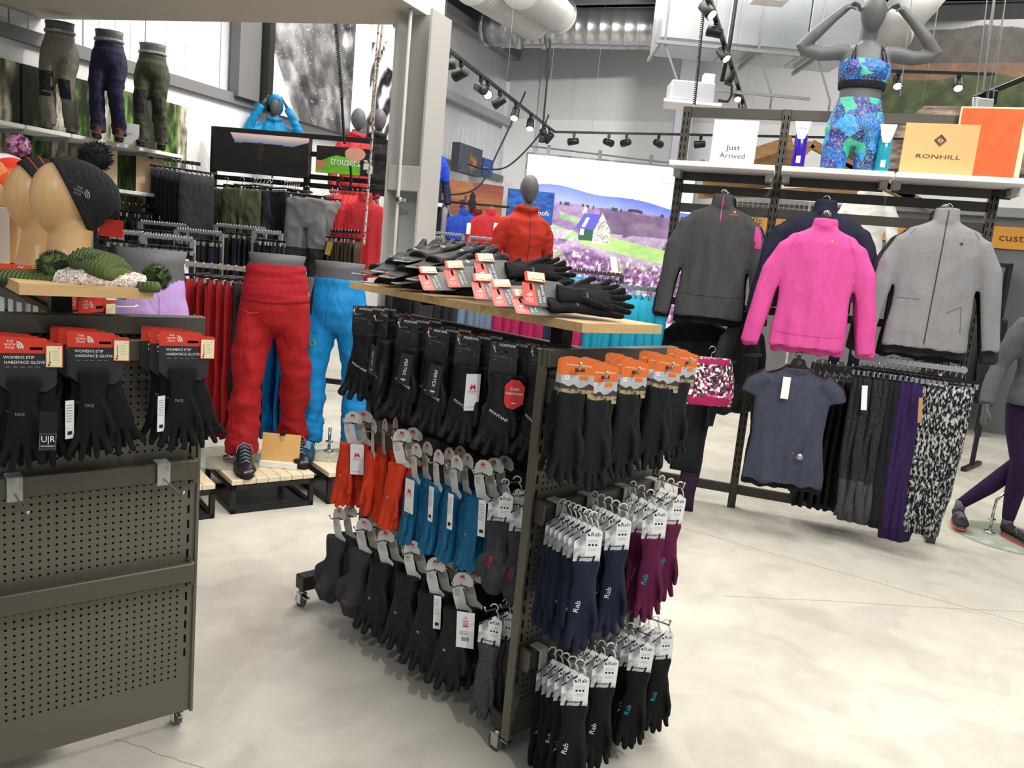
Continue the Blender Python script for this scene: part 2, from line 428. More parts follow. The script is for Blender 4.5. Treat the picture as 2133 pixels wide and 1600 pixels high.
# soffit over the left aisle: corner seen at (921,53)
SCN = aty(921, 53, 5.62)
sf = bpy.data.objects.new('ceiling_soffit', None); sf.matrix_world = TR(SCN, LH); link(sf); tag(sf, kind='structure')
Mi_ = sf.matrix_world.inverted(); fl_ = Mi_ @ atz(-260, 34, SCN.z)
m = MB().use(mat('soffit_paint', '#c9c3b6', rough=.8)); m.slab([(-7, 0), (0, 0), (fl_.x, fl_.y), (-7, fl_.y + 1.5)], 0, .6); m.build('soffit_box', sf)
m = MB().use(mat('soffit_edge', '#e4e4e6', rough=.7)); m.box((-3.5, -.006, .3), (7.0, .012, .6)); m.build('soffit_face', sf, label='pale outer face')

# steel column on the left with its pipe
cc = aty(851, 500, 5.42); cc.z = 0
CH = (SCN.z)
t = thing('steel_column', 'grey painted H-section steel column beside the trousers sign', 'column', cc, LH)
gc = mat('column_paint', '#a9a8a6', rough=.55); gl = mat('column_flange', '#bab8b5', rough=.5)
m = MB().use(gl); m.box((.0, -.125, CH / 2), (.25, .016, CH)); m.build('flange', t)
m = MB().use(gl); m.box((.0, .125, CH / 2), (.25, .016, CH)); m.build('flange', t)
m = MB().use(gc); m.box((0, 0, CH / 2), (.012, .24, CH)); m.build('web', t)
for z in (1.92,):
    m = MB().use(gl); m.box((-.1, 0, z), (.05, .23, .16), .004); m.build('bracket_plate', t)
m = MB().use(LG); m.box((0, 0, .01), (.36, .36, .02)); m.build('base_plate', t)
m = MB().use(mat('pipe_grey', '#c3c3c2', rough=.4)); m.tube([(-.135, .02, .1), (-.135, .02, CH)], .012, 8)
m.build('conduit_pipe', t)
m = MB().use(mat('chrome', '#d5d6d8', rough=.2, metal=1)); m.tube([(-.16, .0, 1.78), (-.12, .0, 1.78)], .02, 8); m.box((-.14, -.03, 1.78), (.02, .05, .02)); m.build('pipe_clip', t)

# white column in front of the bright back wall
q = aty(1411, 345, 12.75)
t = thing('steel_column', 'pale lilac grey steel column rising behind the heather light box', 'column', (q.x, q.y, 0), R(-6))
m = MB().use(mat('lilac_steel', '#c3c5d2', rough=.5)); m.box((0, -.12, 2.7), (.26, .02, 5.4)); m.build('flange', t)
m = MB().use(MATS['lilac_steel']); m.box((0, .12, 2.7), (.26, .02, 5.4)); m.build('flange', t)
m = MB().use(MATS['lilac_steel']); m.box((0, 0, 2.7), (.015, .24, 5.4)); m.build('web', t)

# ---------------------------------------------------------------- pictures
def heather(u, v):
    o = (np.full_like(u, .97), np.full_like(u, .98), np.full_like(u, 1.0)); z = np.zeros_like(u)
    n = fbm(u * 22, v * 44, 4, 2); n2 = fbm(u * 55, v * 60, 4, 9); n3 = fbm(u * 8, v * 12, 4, 11); n4 = fbm(u * 5 + v * 3, v * 9, 4, 17)
    L_ = lambda c1, c2, t: mix3(hx(c1), hx(c2), np.clip(t, 0, 1))
    h = .835 + .018 * np.sin(u * 5.2 + .4) + .012 * np.sin(u * 11) - .07 * np.maximum(0, u - .55); o = mix3(o, L_('#5d70cf', '#8f9ade', (h - v) * 14 + n * .3), (v < h) * 1.0)
    h = .772 + .012 * vnoise(u * 12, z, 5) - .02 * u; o = mix3(o, L_('#6a4f78', '#a48cb4', n * 1.3 - .1), (v < h) * 1.0)
    tr = (np.abs(v - h) < .008) & (vnoise(u * 60, z, 6) > .62); o = mix3(o, hx('#2f3a33'), tr * .9)
    g = np.abs(v - (.70 + .025 * np.sin(u * 7 + 1))) < .014 * n4 * 2; o = mix3(o, L_('#5f8f5c', '#a6c893', n), (g & (u > .22) & (u < .8)) * .8)
    s_ = (u > .46) & (v < .765 - .05 * (u - .46)) & (v > .60 - .02 * u); o = mix3(o, L_('#4e3c58', '#87708f', n4 * 1.6 - .2 + (n - .5) * .6), s_ * .85)
    g = (u < .34) & (np.abs(v - (.675 - .20 * u)) < .026); o = mix3(o, L_('#6ea367', '#b3d6a0', n), g * .9)
    g = (v < .645) & (v > .5); o = mix3(o, L_('#a58bb0', '#d4c4d8', n2 * 1.6 - .3), g * (n3 > .42) * .75)
    g = (u > .36) & (np.abs(v - (.615 - .13 * (u - .36))) < .036); o = mix3(o, L_('#86b860', '#c4e29a', n), g * .95)
    h = .565 + .03 * vnoise(u * 9, z, 15) - .09 * u
    he = L_('#5e4060', '#b795c2', np.clip(n2 * 3.0 - 1.0, 0, 1)); he = mix3(he, hx('#f2e3f0'), np.clip(n2 * 6 - 3.5, 0, 1)); he = mix3(he, hx('#8663c4'), np.clip((fbm(u * 7, v * 11, 3, 19) - .52) * 3.5, 0, .55))
    he = mix3(he, L_('#7d8a66', '#dfe2c8', n2), np.clip((n3 - .58) * 7, 0, .8)); o = mix3(o, he, np.clip((h - v) * 60 + (n2 - .5) * 3, 0, 1))
    box = lambda x0, x1, y0, y1: (u > x0) & (u < x1) & (v > y0) & (v < y1)
    st = L_('#8b8783', '#e9e5e0', fbm(u * 130, v * 130, 2, 4) * 2 - .5)
    o = mix3(o, hx('#2b5540'), box(.345, .44, .60, .665) * 1.0); o = mix3(o, hx('#e9eefc'), box(.352, .375, .625, .655) * 1.0)
    o = mix3(o, st, ((u > .43) & (u < .535) & (v > .59) & (v < .745 - np.abs(u - .475) * 1.5)) * 1.0)
    o = mix3(o, hx('#5653b4'), ((v > .655) & (v < .735) & (u > .32 + (v - .655) * .6) & (u < .435 + (v - .655) * .45)) * 1.0)
    o = mix3(o, hx('#dcdcf2'), ((np.abs(u - (.37 + (v - .67) * .5)) < .010) & (v < .715) & (v > .665)) * 1.0); o = mix3(o, st, box(.355, .38, .735, .765) * 1.0)
    return mix3(o, hx('#eeeade'), ((np.abs(u - .575 - (.50 - v) * .3) < .02) & (v < .53) & (v > .44)) * .9)
q0 = aty(1101, 318, 12.4); q1 = aty(1452, 345, 12.4)
LW_, LHH = q1.x - q0.x, q0.z - .05
t = thing('light_box', 'wall-high light box showing a purple heather moor with a stone bothy', 'light box', (q0.x, 12.4, 0), 0)
m = MB().use(mat('box_edge', '#8b8d92', rough=.5)); m.box((LW_ / 2, .13, LHH / 2 + .03), (LW_ + .06, .22, LHH + .06)); m.build('housing', t)
o = picture('backlit_print', LW_, LHH, 380, 420, heather, vcmat('backlit_print', .5, .5), t, 0, .03, -.0)
m = MB().use(mat('faint_ink', '#c9cbd2')); m.text('HEBRIDEAN', (LW_ * .87, -.005, LHH * .93), .05, .42); m.build('print_text', t, label='faint grey lettering')
for k in range(4):
    m = MB().use(GREY); m.box((.3 + k * .78, .1, LHH + .12), (.05, .05, .16)); m.build('top_bracket', t)
m = MB().use(GREY); m.tube([(0, .1, LHH + .16), (LW_, .1, LHH + .10)], .012, 6); m.build('top_rail', t)

def moss(u, v, sd=0):
    n = fbm(u * 5 + sd, v * 1.6, 4, 21 + sd); n2 = fbm(u * 26, v * 16, 4, 31 + sd)
    br = mix3(hx('#57523f'), hx('#e4e0d0'), np.clip(n2 * 2.2 - .6, 0, 1))
    gr = mix3(hx('#16240f'), hx('#6f9a35'), np.clip(n2 * 2.4 - .8, 0, 1))
    dk = mix3(hx('#0f120d'), hx('#3a3c30'), n2)
    t = np.clip((np.sin(u * 11 + sd + n * 6) * .5 + n * 1.6 - .55) * 3, 0, 1)
    o = mix3(br, gr, t); t2 = np.clip((np.sin(u * 8.3 + 2 + sd + n * 4) - .45) * 5, 0, 1); return mix3(o, dk, t2)
def board(s0, s1, z0, z1, fn, lab, cat='picture board', nx=110, ny=80, name='picture_board', depth=.04, off=.02):
    t = bpy.data.objects.new(name, None); t.matrix_world = lwM(s0, off, z0); link(t); tag(t, lab, cat)
    m = MB().use(mat('board_edge', '#3d3f3a')); m.box(((s1 - s0) / 2, depth / 2 + .001 - depth, (z1 - z0) / 2), (s1 - s0, depth, z1 - z0)); m.build('panel', t)
    picture('print', s1 - s0, z1 - z0, nx, ny, fn, vcmat('matt_print', .55), t, 0, 0, -depth - .001); return t
sA, zA = ls(391, 224, .06); sA0, zA0 = ls(44, 148, .06); sA1, _ = ls(0, 135, .06)
board(sA0 + .01, sA, .75, zA, lambda u, v: moss(u * 2.2, v, 3), 'mossy tree trunk picture board behind the three trouser forms', nx=240, ny=140)
board(-2.6, sA0 - .01, .75, zA, lambda u, v: moss(u * 2.4, v, 8), 'leftmost mossy tree trunk picture board on the left wall', nx=160, ny=100)

def mono(u, v):
    n = fbm(u * 9, v * 7, 5, 41); n2 = fbm(u * 3 + v * 2, v * 3 - u, 4, 43); g = np.full_like(u, .36) + .18 * (n2 - .5)
    z = np.clip((np.sin(u * 7 + v * 4.5 + n * 2.6) + n - .9) * 3, 0, 1); g = g * (1 - z) + z * (.62 + .3 * n)
    jk = np.clip(((.33 - np.abs(u - .36)) * (1.25 - v) * 9 - .8 + n), 0, 1); g = g * (1 - .3 * jk) + .3 * jk * .3
    wt = ((u > .035) & (u < .07 + .05 * np.sin(v * 9 - .6)) & (v > .42) & (v < .86)) | ((v < .30) & (u < .16 - v * .55)); g = np.where(wt, .97, g)
    w2 = (u > .50) & (u < .56 + .10 * np.sin(v * 5.5)); g = np.where(w2 & (v < .82), .96, g)
    st = np.clip(np.sin((u * 3 - v * 1.4) * 26 + n * 7) * .5 + n, 0, 1); rr = u > .62; g = np.where(rr, .15 + .8 * np.clip(st * 1.4 - .2, 0, 1), g)
    w3 = (u > .62) & (v > .42 - .25 * (u - .62)) & (v < .74 - .5 * (u - .62)); g = np.where(w3 & (n < .6), .95, g)
    fo = fbm(u * 24 + v * 9, v * 14 - u * 6, 5, 47) - .5; g = np.where(g < .8, g + fo * .55 + .12 * np.sin(u * 40 + v * 30 + n * 9) * (n2 > .5), g); sp = fbm(u * 160, v * 120, 2, 49) > .86; g = np.where(sp & (g < .6), .75, g)
    g = np.where(u < .028, .05, g); return g, g, g * 1.02
s0, z0 = ls(543, 230, .1); s1, z1 = ls(808, 285, .1)
board(s0, s1 + .5, 2.72, 5.2, mono, 'huge black and white print of a climber in a jacket', 'poster', nx=420, ny=300, name='wall_poster', depth=.08, off=.1)

# far end of left wall: photo boards beyond the column
def box_board(px0, py0, px1, py1, off, h, fn, lab, name='picture_board', dep=.12, txt=None):
    s0, z0 = ls(px0, py0, off); s1, z1 = ls(px1, py1, off)
    t = bpy.data.objects.new(name, None); t.matrix_world = lwM(s0, off, z0 - h); link(t); tag(t, lab, 'picture board')
    m = MB().use(mat('board_black', '#2b2b2d')); m.box(((s1 - s0) / 2, dep / 2, h / 2), (s1 - s0, dep, h)); m.build('panel', t)
    picture('print', s1 - s0, h, 90, 50, fn, vcmat('matt_print', .55), t, 0, 0, -.002)
    if txt: k = MB().use(mat('white_ink', '#f2f2f2', rough=.6)); k.text(txt, ((s1 - s0) * .5, -.006, h * .42), h * .28, (s1 - s0) * .8); k.build('lettering', t)
    return t
def festival(u, v):
    n = fbm(u * 10, v * 8, 4, 51); o = mix3(hx('#39414f'), hx('#5c6470'), n); f = np.clip(1 - np.hypot((u - .6) * 2.4, (v - .45) * 1.3) * 1.8, 0, 1)
    c = mix3(hx('#d9a83a'), hx('#9b3b52'), np.clip(fbm(u * 14, v * 9, 3, 53) * 2 - .5, 0, 1)); return mix3(o, c, np.clip(f * 2.5 * n, 0, 1))
box_board(958, 296, 1006, 309, .5, .40, festival, 'dark photo board of dancing festival figures on the back ledge', txt=None)
box_board(1007, 328, 1028, 333, .3, .26, lambda u, v: mix3(hx('#16408f'), hx('#2f6fd0'), fbm(u * 5, v * 5, 3, 5)), 'small blue sign board with pale lettering on the back ledge', txt='insulation')
q = aty(922, 372, 10.6); q2 = aty(1050, 384, 10.9)
t = thing('picture_board', 'rusty brown desert photo board with black hikers above the jacket rail', 'picture board', (q.x, 10.6, q.z - .44), math.atan2(.3, q2.x - q.x))
Wd = (q2 - q).length
m = MB().use(MATS['board_black']); m.box((Wd / 2, .05, .22), (Wd, .09, .44)); m.build('panel', t)
def desert(u, v):
    n = fbm(u * 3, v * 14, 4, 61); o = mix3(hx('#8a4f38'), hx('#b98358'), n); o = mix3(o, hx('#7d3f45'), np.clip((v - .35) * 1.6, 0, 1) * (u > .5) * .7)
    a = ((u - .5) / .07) ** 2 + ((v - .38) / .42) ** 2 + (fbm(u * 20, v * 12, 3, 6) - .5) * 1.6 < .8
    b = ((u - .36) / .07) ** 2 + ((v - .32) / .3) ** 2 + (fbm(u * 20, v * 12, 3, 7) - .5) * 2 < .7
    return mix3(mix3(o, hx('#332a5c'), b * .9), hx('#1d1c20'), a * 1.0)
picture('print', Wd, .44, 110, 50, desert, vcmat('matt_print', .55), t, 0, 0, .0)
q = aty(1060, 392, 11.2)
t = thing('picture_board', 'blue crevasse photo board with white letters behind the red jacket form', 'picture board', (q.x, 11.2, q.z - .44), R(6))
m = MB().use(MATS['board_black']); m.box((.32, .05, .22), (.64, .09, .44)); m.build('panel', t)
picture('print', .64, .44, 60, 50, lambda u, v: mix3(hx('#0f2f86'), hx('#3f83e0'), fbm(u * 9, v * 12, 4, 71)), vcmat('matt_print', .55), t, 0, 0, 0)
m = MB().use(mat('white_ink', '#f2f2f2', rough=.6)); m.text('Waterproofs', (.34, -.004, .15), .1, .5); m.build('lettering', t)

# mural, upper right
def glen(u, v):
    n = fbm(u * 30, v * 22, 4, 81); n1 = fbm(u * 5, v * 5, 4, 83); o = mix3(hx('#8f9092'), hx('#a7a8a9'), n1)
    h = .86 - .16 * np.abs(u - .42) - .1 * (u > .42) * (u - .42) + .05 * n1
    o = mix3(o, mix3(hx('#3c3a3d'), hx('#5d5750'), n), (v < h) * 1.0)
    o = mix3(o, mix3(hx('#5c4438'), hx('#8a6a50'), n), ((v < .66) & (v > .5)) * 1.0)
    o = mix3(o, mix3(hx('#22291b'), hx('#5b6a3a'), n), ((v < .52 + .1 * n1) | ((u > .62) & (v < .55 + (u - .62) * 1.3))) * 1.0)
    rv = (np.abs(u - .33 - .1 * (.4 - v)) < .06 + (.42 - v) * .75) & (v < .40); o = mix3(o, mix3(hx('#5a4a44'), hx('#b5a498'), np.clip(fbm(u * 26, v * 60, 4, 85) * 1.8 - .4, 0, 1)), rv * 1.0)
    tr = np.hypot((u - .60) * 1.3, v - .25) < .17 + .1 * (n - .5); return mix3(o, mix3(hx('#6d7a30'), hx('#a9b05a'), n), tr * .85)
def bwp(px, py, off=.0):
    p = onv(px, py, CW + V((math.sin(R(23)) * -off, -math.cos(R(23)) * off, 0)), 113); return p
a = bwp(1800, 110, .1); b = bwp(2133, 260, .1); c = bwp(2133, 60, .1)
wdm = (V((b.x - a.x, b.y - a.y, 0))).length + 1.4
t = bpy.data.objects.new('wall_mural', None); t.matrix_world = TR((a.x, a.y, 3.2), R(-23)); link(t); tag(t, 'giant mountain burn photo mural high on the back wall', 'mural')
picture('print', wdm, 2.2, 300, 200, glen, vcmat('matt_print', .55), t, 0, 0, 0)
m = MB().use(mat('mural_frame', '#55565a')); m.box((wdm / 2, .04, 1.1), (wdm + .06, .06, 2.25)); m.build('frame', t)
# ================================================================ overhead: ducts, tracks, boxes
SIL = mat('galvanised', '#b9bbbd', rough=.28, metal=.85, bump=(3, .15))
FLX = mat('duct_wrap', '#c4c5c4', rough=.45, metal=.3)
BLK = mat('black_satin', '#161617', rough=.4)
BLKM = mat('black_metal', '#232324', rough=.45, metal=.3)
CHR = mat('chrome', '#d5d6d8', rough=.2, metal=1)
def duct(name, lab, p, q, r, sp=.09, mt=SIL, cat='duct'):
    p, q = V(p), V(q); d = q - p; n = max(2, int(d.length / sp)); t = thing(name, lab, cat, p)
    pts = []; rr = []
    for i in range(n):
        for f, k in ((0, 0), (.8, 0), (.9, .035)): pts.append((q - p) * ((i + f) / n)); rr.append(r * (1 + k))
    pts.append(q - p); rr.append(r)
    m = MB().use(mt); m.tube(pts, rr, 28); m.build('spiral_tube', t)
    for f in (.02, .98):
        m = MB().use(mt); c = (q - p) * f; e = d.normalized() * .03; m.tube([c - e, c + e], r * 1.07, 28); m.build('joint_band', t)
    return t
duct('ventilation_duct', 'long silver spiral duct along the back wall', aty(1130, 58, 12.2), aty(1385, 62, 11.9), .27, .16)
duct('ventilation_duct', 'thinner silver duct below the long spiral duct', aty(1040, 80, 12.6), aty(1385, 82, 12.5), .13, .13)
duct('flexible_duct', 'pale ribbed flexible duct nearer the corner', aty(985, -40, 9.6), aty(1112, 42, 11.2), .24, .07, FLX)
duct('flexible_duct', 'second pale ribbed flexible duct beside the first', aty(1085, -30, 9.6), aty(1165, 30, 11.3), .23, .07, FLX)
duct('ventilation_duct', 'short silver duct elbow by the left wall corner', aty(1015, 55, 12.6), aty(1085, 60, 12.4), .26, .16)
duct('ventilation_duct', 'wide silver duct behind the head of the floral form', aty(1700, 25, 10.5), aty(1800, 42, 10.4), .3, .2)
duct('ventilation_duct', 'pale duct rising to the right of the floral form', aty(1850, 70, 9.4), aty(1990, -90, 9.9), .24, .5, FLX)
# air handling unit on a hanging frame
a, b = aty(1375, 88, 9.0), aty(1790, 92, 9.0)
t = thing('air_handling_unit', 'large pale sheet metal air unit on a hanging frame', 'ventilation unit', (a.x, 9.0, a.z), 0)
W_ = b.x - a.x
SHM = mat('sheet_metal', '#b4b8bb', rough=.35, metal=.4, var=(1.2, '#999fa4', .2))
for k, f in enumerate((0, .36, .74)):
    w2 = (.36, .38, .26)[k] * W_
    m = MB().use(SHM); m.box((f * W_ + w2 / 2, .4, .48), (w2 - .01, .8, .86), .01); m.build('casing_panel', t)
m = MB().use(GREY)
for x in (0, W_ * .5, W_ * .8): m.bar((x, -.03, .0), (x, .8, .0), .03, .04)
m.bar((-.05, -.02, .0), (W_, -.02, .0), .035, .035); m.bar((.3, .05, -.42), (W_ * .8, .05, -.42), .03, .03)
for x in (.05, W_ * .5, W_ * .8): m.tube([(x, 0, 1.2), (x, 0, 0), (x + .22, .05, -.42), (x + .22, .05, -.56)], .012, 6)
m.build('hanging_frame', t)
q = aty(1603, 8, 8.4)
t = thing('ceiling_vent', 'white square ceiling diffuser beside the air unit', 'vent', q)
m = MB().use(WH); m.box((0, 0, .12), (.34, .3, .2), .01); m.build('housing', t)
for k in range(5): m = MB().use(LG); m.box((0, -.15, .0 + k * .012 - .01), (.32 - k * .04, .01, .006)); m.build('louvre', t)
# small control unit + shelf
q = aty(1500, 214, 8.6)
t = thing('electrical_unit', 'grey electrical box with cables on a white bracket above the rack', 'electrical box', q)
m = MB().use(mat('unit_grey', '#b7babf', rough=.5)); m.box((-.28, .2, .1), (.46, .3, .2), .015); m.build('housing', t)
m = MB().use(WH); m.slab([(-.58, 0), (.02, 0), (.02, .4), (-.52, .4)], -.035, -.005); m.build('bracket_shelf', t)
m = MB().use(BLK); m.tube([(0, .1, .04), (.1, .1, .04), (.13, .1, .1), (.12, .1, .2), (.04, .1, .22)], .014, 6); m.tube([(0, .05, .22), (.03, .05, .6), (.05, .05, 1.6)], .022, 6); m.build('cable', t)
m = MB().use(WH); m.box((-.12, .15, .25), (.12, .1, .1), .01); m.tube([(.02, .12, .25), (.05, .12, 1.5)], .02, 6); m.build('junction', t)

# ---- lighting tracks
def track(name, lab, p, q, parent=None):
    p, q = V(p), V(q); t = thing(name, lab, 'light track', p)
    m = MB().use(BLKM); m.bar((0, 0, 0), q - p, .035, .03); m.build('rail', t)
    for f in (.1, .5, .9):
        m = MB().use(mat('wire', '#a5a6a8', rough=.4)); c = (q - p) * f; m.tube([c, c + V((0, 0, 5.5 - p.z))], .002, 4); m.build('suspension_wire', t)
    return t
LENS = mat('lamp_lens', '#fff3df', rough=.3, emit=('#fff4e2', 14))
def spotlamp(p, aim, lit, lab, group=None, sc=1.0):
    t = thing('track_spotlight', lab, 'spotlight', p, 0, group)
    m = MB().use(BLK); m.box((0, 0, -.02 * sc), (.045 * sc, .03 * sc, .05 * sc), .004); m.tube([(0, 0, -.03 * sc), (0, 0, -.085 * sc)], .009 * sc, 6); m.build('mount', t)
    d = V(aim).normalized(); c = V((0, 0, -.11 * sc)); m = MB().use(BLK)
    m.tube([c - d * .075 * sc, c - d * .07 * sc, c + d * .06 * sc, c + d * .075 * sc], [.036 * sc, .046 * sc, .054 * sc, .054 * sc], 14); h = m.build('lamp_head', t)
    m = MB().use(LENS if lit else mat('lens_off', '#3a3a3c', rough=.2)); m.tube([c + d * .074 * sc, c + d * .078 * sc], .044 * sc, 14); m.build('lens', h)
    return t
q0, q1, q2 = aty(880, 62, 7.2), aty(1160, 223, 12.1), aty(2000, 292, 11.1)
q1.z = q0.z + .0; q1 = atz(1160, 223, q0.z) if False else q1
track('light_track', 'black light track running along the left wall to the corner', q0, q1)
track('light_track', 'black light track running across the back wall', q1, q2)
for i, (px, lit, d) in enumerate(((909, 0, (-.3, 1, .2)), (935, 0, (-.9, .2, -.1)), (962, 0, (-.6, .5, -.2)), (1004, 0, (.5, -.6, -.3)), (1018, 1, (.2, -.9, -.4)), (1044, 0, (-.6, .2, -.4)), (1078, 1, (-.1, -.5, -.8)), (1110, 1, (0, -.5, -.8)), (1139, 0, (.3, .5, -.7)), (1150, 0, (-.5, .5, -.6)))):
    f = (px - 880) / 280; dd = 1 / ((1 - f) / 7.2 + f / 12.1); k = (dd - 7.2) / 4.9; p = q0.lerp(q1, k) - V((0, 0, .02))
    spotlamp(p, d, lit, ['black spotlight', 'lit black spotlight'][lit] + ' on the left wall track, ' + (['first', 'second', 'third', 'fourth', 'fifth', 'sixth', 'seventh', 'eighth', 'ninth', 'last'][i]) + ' from the grey column', 'spotlights on the left wall track', 1.0)
for i, px in enumerate((1205, 1283, 1322, 1392, 1482, 1550, 1575)):
    f = (px - 1160) / 840; p = q1.lerp(q2, f) - V((0, 0, .02))
    spotlamp(p, ((-.7, .4, -.1), (.7, .6, -.1), (-.5, .8, -.1), (.6, .7, -.1), (-.8, .4, -.1), (.2, .2, -1), (.6, .6, .1))[i], 0, 'small black spotlight on the back wall track, ' + ['first', 'second', 'third', 'fourth', 'fifth', 'sixth', 'seventh'][i] + ' from the corner', 'spotlights on the back wall track')
r0, r1 = aty(1475, -10, 6.0), aty(1556, 235, 10.8)
track('light_track', 'black light track receding above the clothes rack', r0, r1)
for i, (px, lit, d) in enumerate(((1476, 1, (.6, -.5, -.7)), (1492, 0, (-.8, .3, .2)), (1508, 1, (.5, -.5, -.7)), (1524, 0, (-.3, .3, -.9)), (1538, 1, (0, -.6, -.8)), (1547, 1, (.1, -.6, -.7)))):
    f = (px - 1475) / 81; dd = 1 / ((1 - f) / 6.0 + f / 10.8); k = (dd - 6.0) / 4.8; p = r0.lerp(r1, max(0, k))
    spotlamp(p, d, lit, ['black spotlight', 'lit black spotlight'][lit] + ' on the receding track, ' + ['first', 'second', 'third', 'fourth', 'fifth', 'sixth'][i] + ' from the top', 'spotlights on the receding track', .8)
g0, g1 = aty(1790, 146, 9.4), aty(2070, 155, 9.4)
track('light_track', 'black light track in front of the mountain mural', g0, g1)
for i, px in enumerate((1873, 1999)): spotlamp(g0.lerp(g1, (px - 1790) / 280), (-.1, -.6, -.8), 1, 'lit spotlight before the mural, ' + ['left', 'right'][i] + ' of two', 'spotlights before the mural', 1.0)
q = aty(2030, 205, 8.6)
t = thing('speaker_bracket', 'black tilted lamp arm above the orange board', 'lamp', q)
m = MB().use(BLK); m.bar((0, 0, 0), (.75, .2, .38), .05); m.build('arm', t); m = MB().use(BLK); m.box((.15, 0, .02), (.12, .1, .14), .01); m.build('lamp_head', t)
# cables
def cable(name, lab, pts, r, mt, cat='cable', res=14):
    pts = [V(p) for p in pts]; out = []
    for i in range(len(pts) - 1):
        a = pts[max(i - 1, 0)]; b = pts[i]; c = pts[i + 1]; d = pts[min(i + 2, len(pts) - 1)]
        for k in range(res):
            s = k / res; out.append(.5 * ((2 * b) + (c - a) * s + (2 * a - 5 * b + 4 * c - d) * s * s + (3 * b - a - 3 * c + d) * s ** 3))
    out.append(pts[-1]); m = MB().use(mt); m.tube(out, r, 6); o = m.build(name); tag(o, lab, cat); return o
cable('hanging_cable', 'long black cable looping from the track corner past the photo board', [aty(1143, 240, 12), aty(1120, 285, 11.5), aty(1060, 345, 11), aty(1010, 352, 10.8), aty(975, 342, 10.6)], .012, BLKM)
cable('hanging_cable', 'black cable slanting from the track down to the desert board', [aty(1094, 192, 11.4), aty(1085, 213, 11.2), aty(1040, 310, 10.8), aty(1000, 385, 10.5), aty(950, 405, 10.4), aty(915, 397, 10.3)], .012, BLKM)
cable('pull_cord', 'black rod cord hanging from the ducts to a small socket', [aty(1147, 82, 10), aty(1129, 285, 10)], .012, BLKM)
q = aty(1129, 285, 10); m = MB().use(BLK); m.box((0, 0, -.03), (.07, .05, .08), .01); o = m.build('cord_socket', loc=q); tag(o, 'black socket at the foot of the pull cord', 'socket')
def coil(name, lab, p, q, r, turns, mt, cr):
    p, q = V(p), V(q); n = turns * 8; pts = []
    for i in range(n + 1):
        c = p.lerp(q, i / n); a = 2 * PI * i / 8; pts.append(c + V((math.cos(a) * r, math.sin(a) * r, 0)))
    m = MB().use(mt); m.tube(pts, cr, 4); o = m.build(name); tag(o, lab, 'cable'); return o
coil('coiled_cable', 'black coiled cable hanging in front of the white column', aty(1480, -130, 7.2), aty(1446, 218, 7.2), .012, 80, BLK, .005)
coil('coiled_cable', 'black coiled cable hanging in front of the monochrome poster', aty(690, -60, 6.6), aty(712, 205, 6.6), .012, 64, BLK, .005)
cable('hanging_cable', 'black cable hanging below the coiled cable to the trousers sign', [aty(712, 205, 6.6), aty(716, 280, 6.6), aty(718, 300, 6.6)], .011, BLK)
cable('hanging_cable', 'black cable loop below the trousers sign', [aty(730, 345, 6.6), aty(730, 385, 6.6), aty(712, 394, 6.6), aty(703, 380, 6.6), aty(716, 372, 6.6)], .01, BLK)
ROPE = weave('rope', '#e9e6e0', '#8e5a50', 60, (1, 1, 1), thr=.56)
cable('climbing_rope', 'white flecked climbing rope beside the grey column', [aty(797, 50, 5.9), aty(782, 190, 5.9), aty(772, 330, 5.9), aty(758, 510, 5.9)], .009, ROPE, 'rope')
cable('climbing_rope', 'second thin flecked rope left of the column rope', [aty(789, 50, 6.1), aty(779, 170, 6.1), aty(773, 250, 6.1)], .007, ROPE, 'rope')
for i, (px, py0, py1, yy) in enumerate(((2066, 0, 190, 8.4), (2050, 0, 215, 8.4), (2085, 40, 220, 8.4), (1893, 20, 200, 9))):
    cable('hanging_wire', 'thin pale suspension wire before the mural, ' + ['first', 'second', 'third', 'left'][i], [aty(px + 24, py0 - 160, yy), aty(px - 18, py1, yy)], .006 if i else .014, MATS['wire'], 'wire', 2)
t = thing('drop_box', 'small pale socket box hanging on wires above the orange board', 'socket box', aty(2050, 212, 8.3))
m = MB().use(LG); m.box((0, 0, -.03), (.17, .06, .12), .01); m.build('housing', t); m = MB().use(WH); m.tube([(-.1, 0, -.08), (-.11, 0, .03), (-.05, 0, .03)], .01, 6); m.build('handle', t); m = MB().use(MATS['wire']); m.tube([(.03, 0, .02), (.03, 0, 5.5 - t.location.z)], .004, 4); m.build('suspension_wire', t)
# ================================================================ gloves and their cards
BRZ = mat('bronze_panel', '#6a665c', rough=.42, metal=.35, spec=.4)
BRZ2 = mat('bronze_rail', '#59554d', rough=.35, metal=.45)
HOLE = mat('hole_dark', '#0b0b0b', rough=.9, spec=.05)
GUN = mat('gunmetal', '#35342f', rough=.4, metal=.4)
CLIP = mat('clip_grey', '#a9aaa8', rough=.45)
HOOKM = mat('hook_wire', '#c9cac8', rough=.25, metal=.9)
OAK = mat('oak_board', '#d9b988', rough=.5, var=(6, '#c09a62', .3), stretch=(1, 9, 9), bump=(20, .05))
BK1 = cloth('black_nylon', '#151517', '#202124', rough=.55, scale=22, bump=.8)
BK2 = cloth('black_fleece', '#111213', '#1a1b1d', rough=.95, scale=60, bump=.3)
BK3 = cloth('black_liner', '#15171a', '#1d2024', rough=.9, scale=60, bump=.3)
NV = cloth('navy_fleece', '#1b2233', '#222a3e', rough=.95, scale=60, bump=.3)
MR = cloth('maroon_fleece', '#541a3a', '#621f45', rough=.95, scale=60, bump=.3)
RDG = cloth('orange_red_nylon', '#c4361c', '#d54022', rough=.55, scale=26, bump=.8)
TLG = cloth('teal_nylon', '#15597f', '#1c6b96', rough=.55, scale=26, bump=.8)
CHG = cloth('charcoal_fleece', '#36363a', '#434347', rough=.95, scale=60, bump=.3)
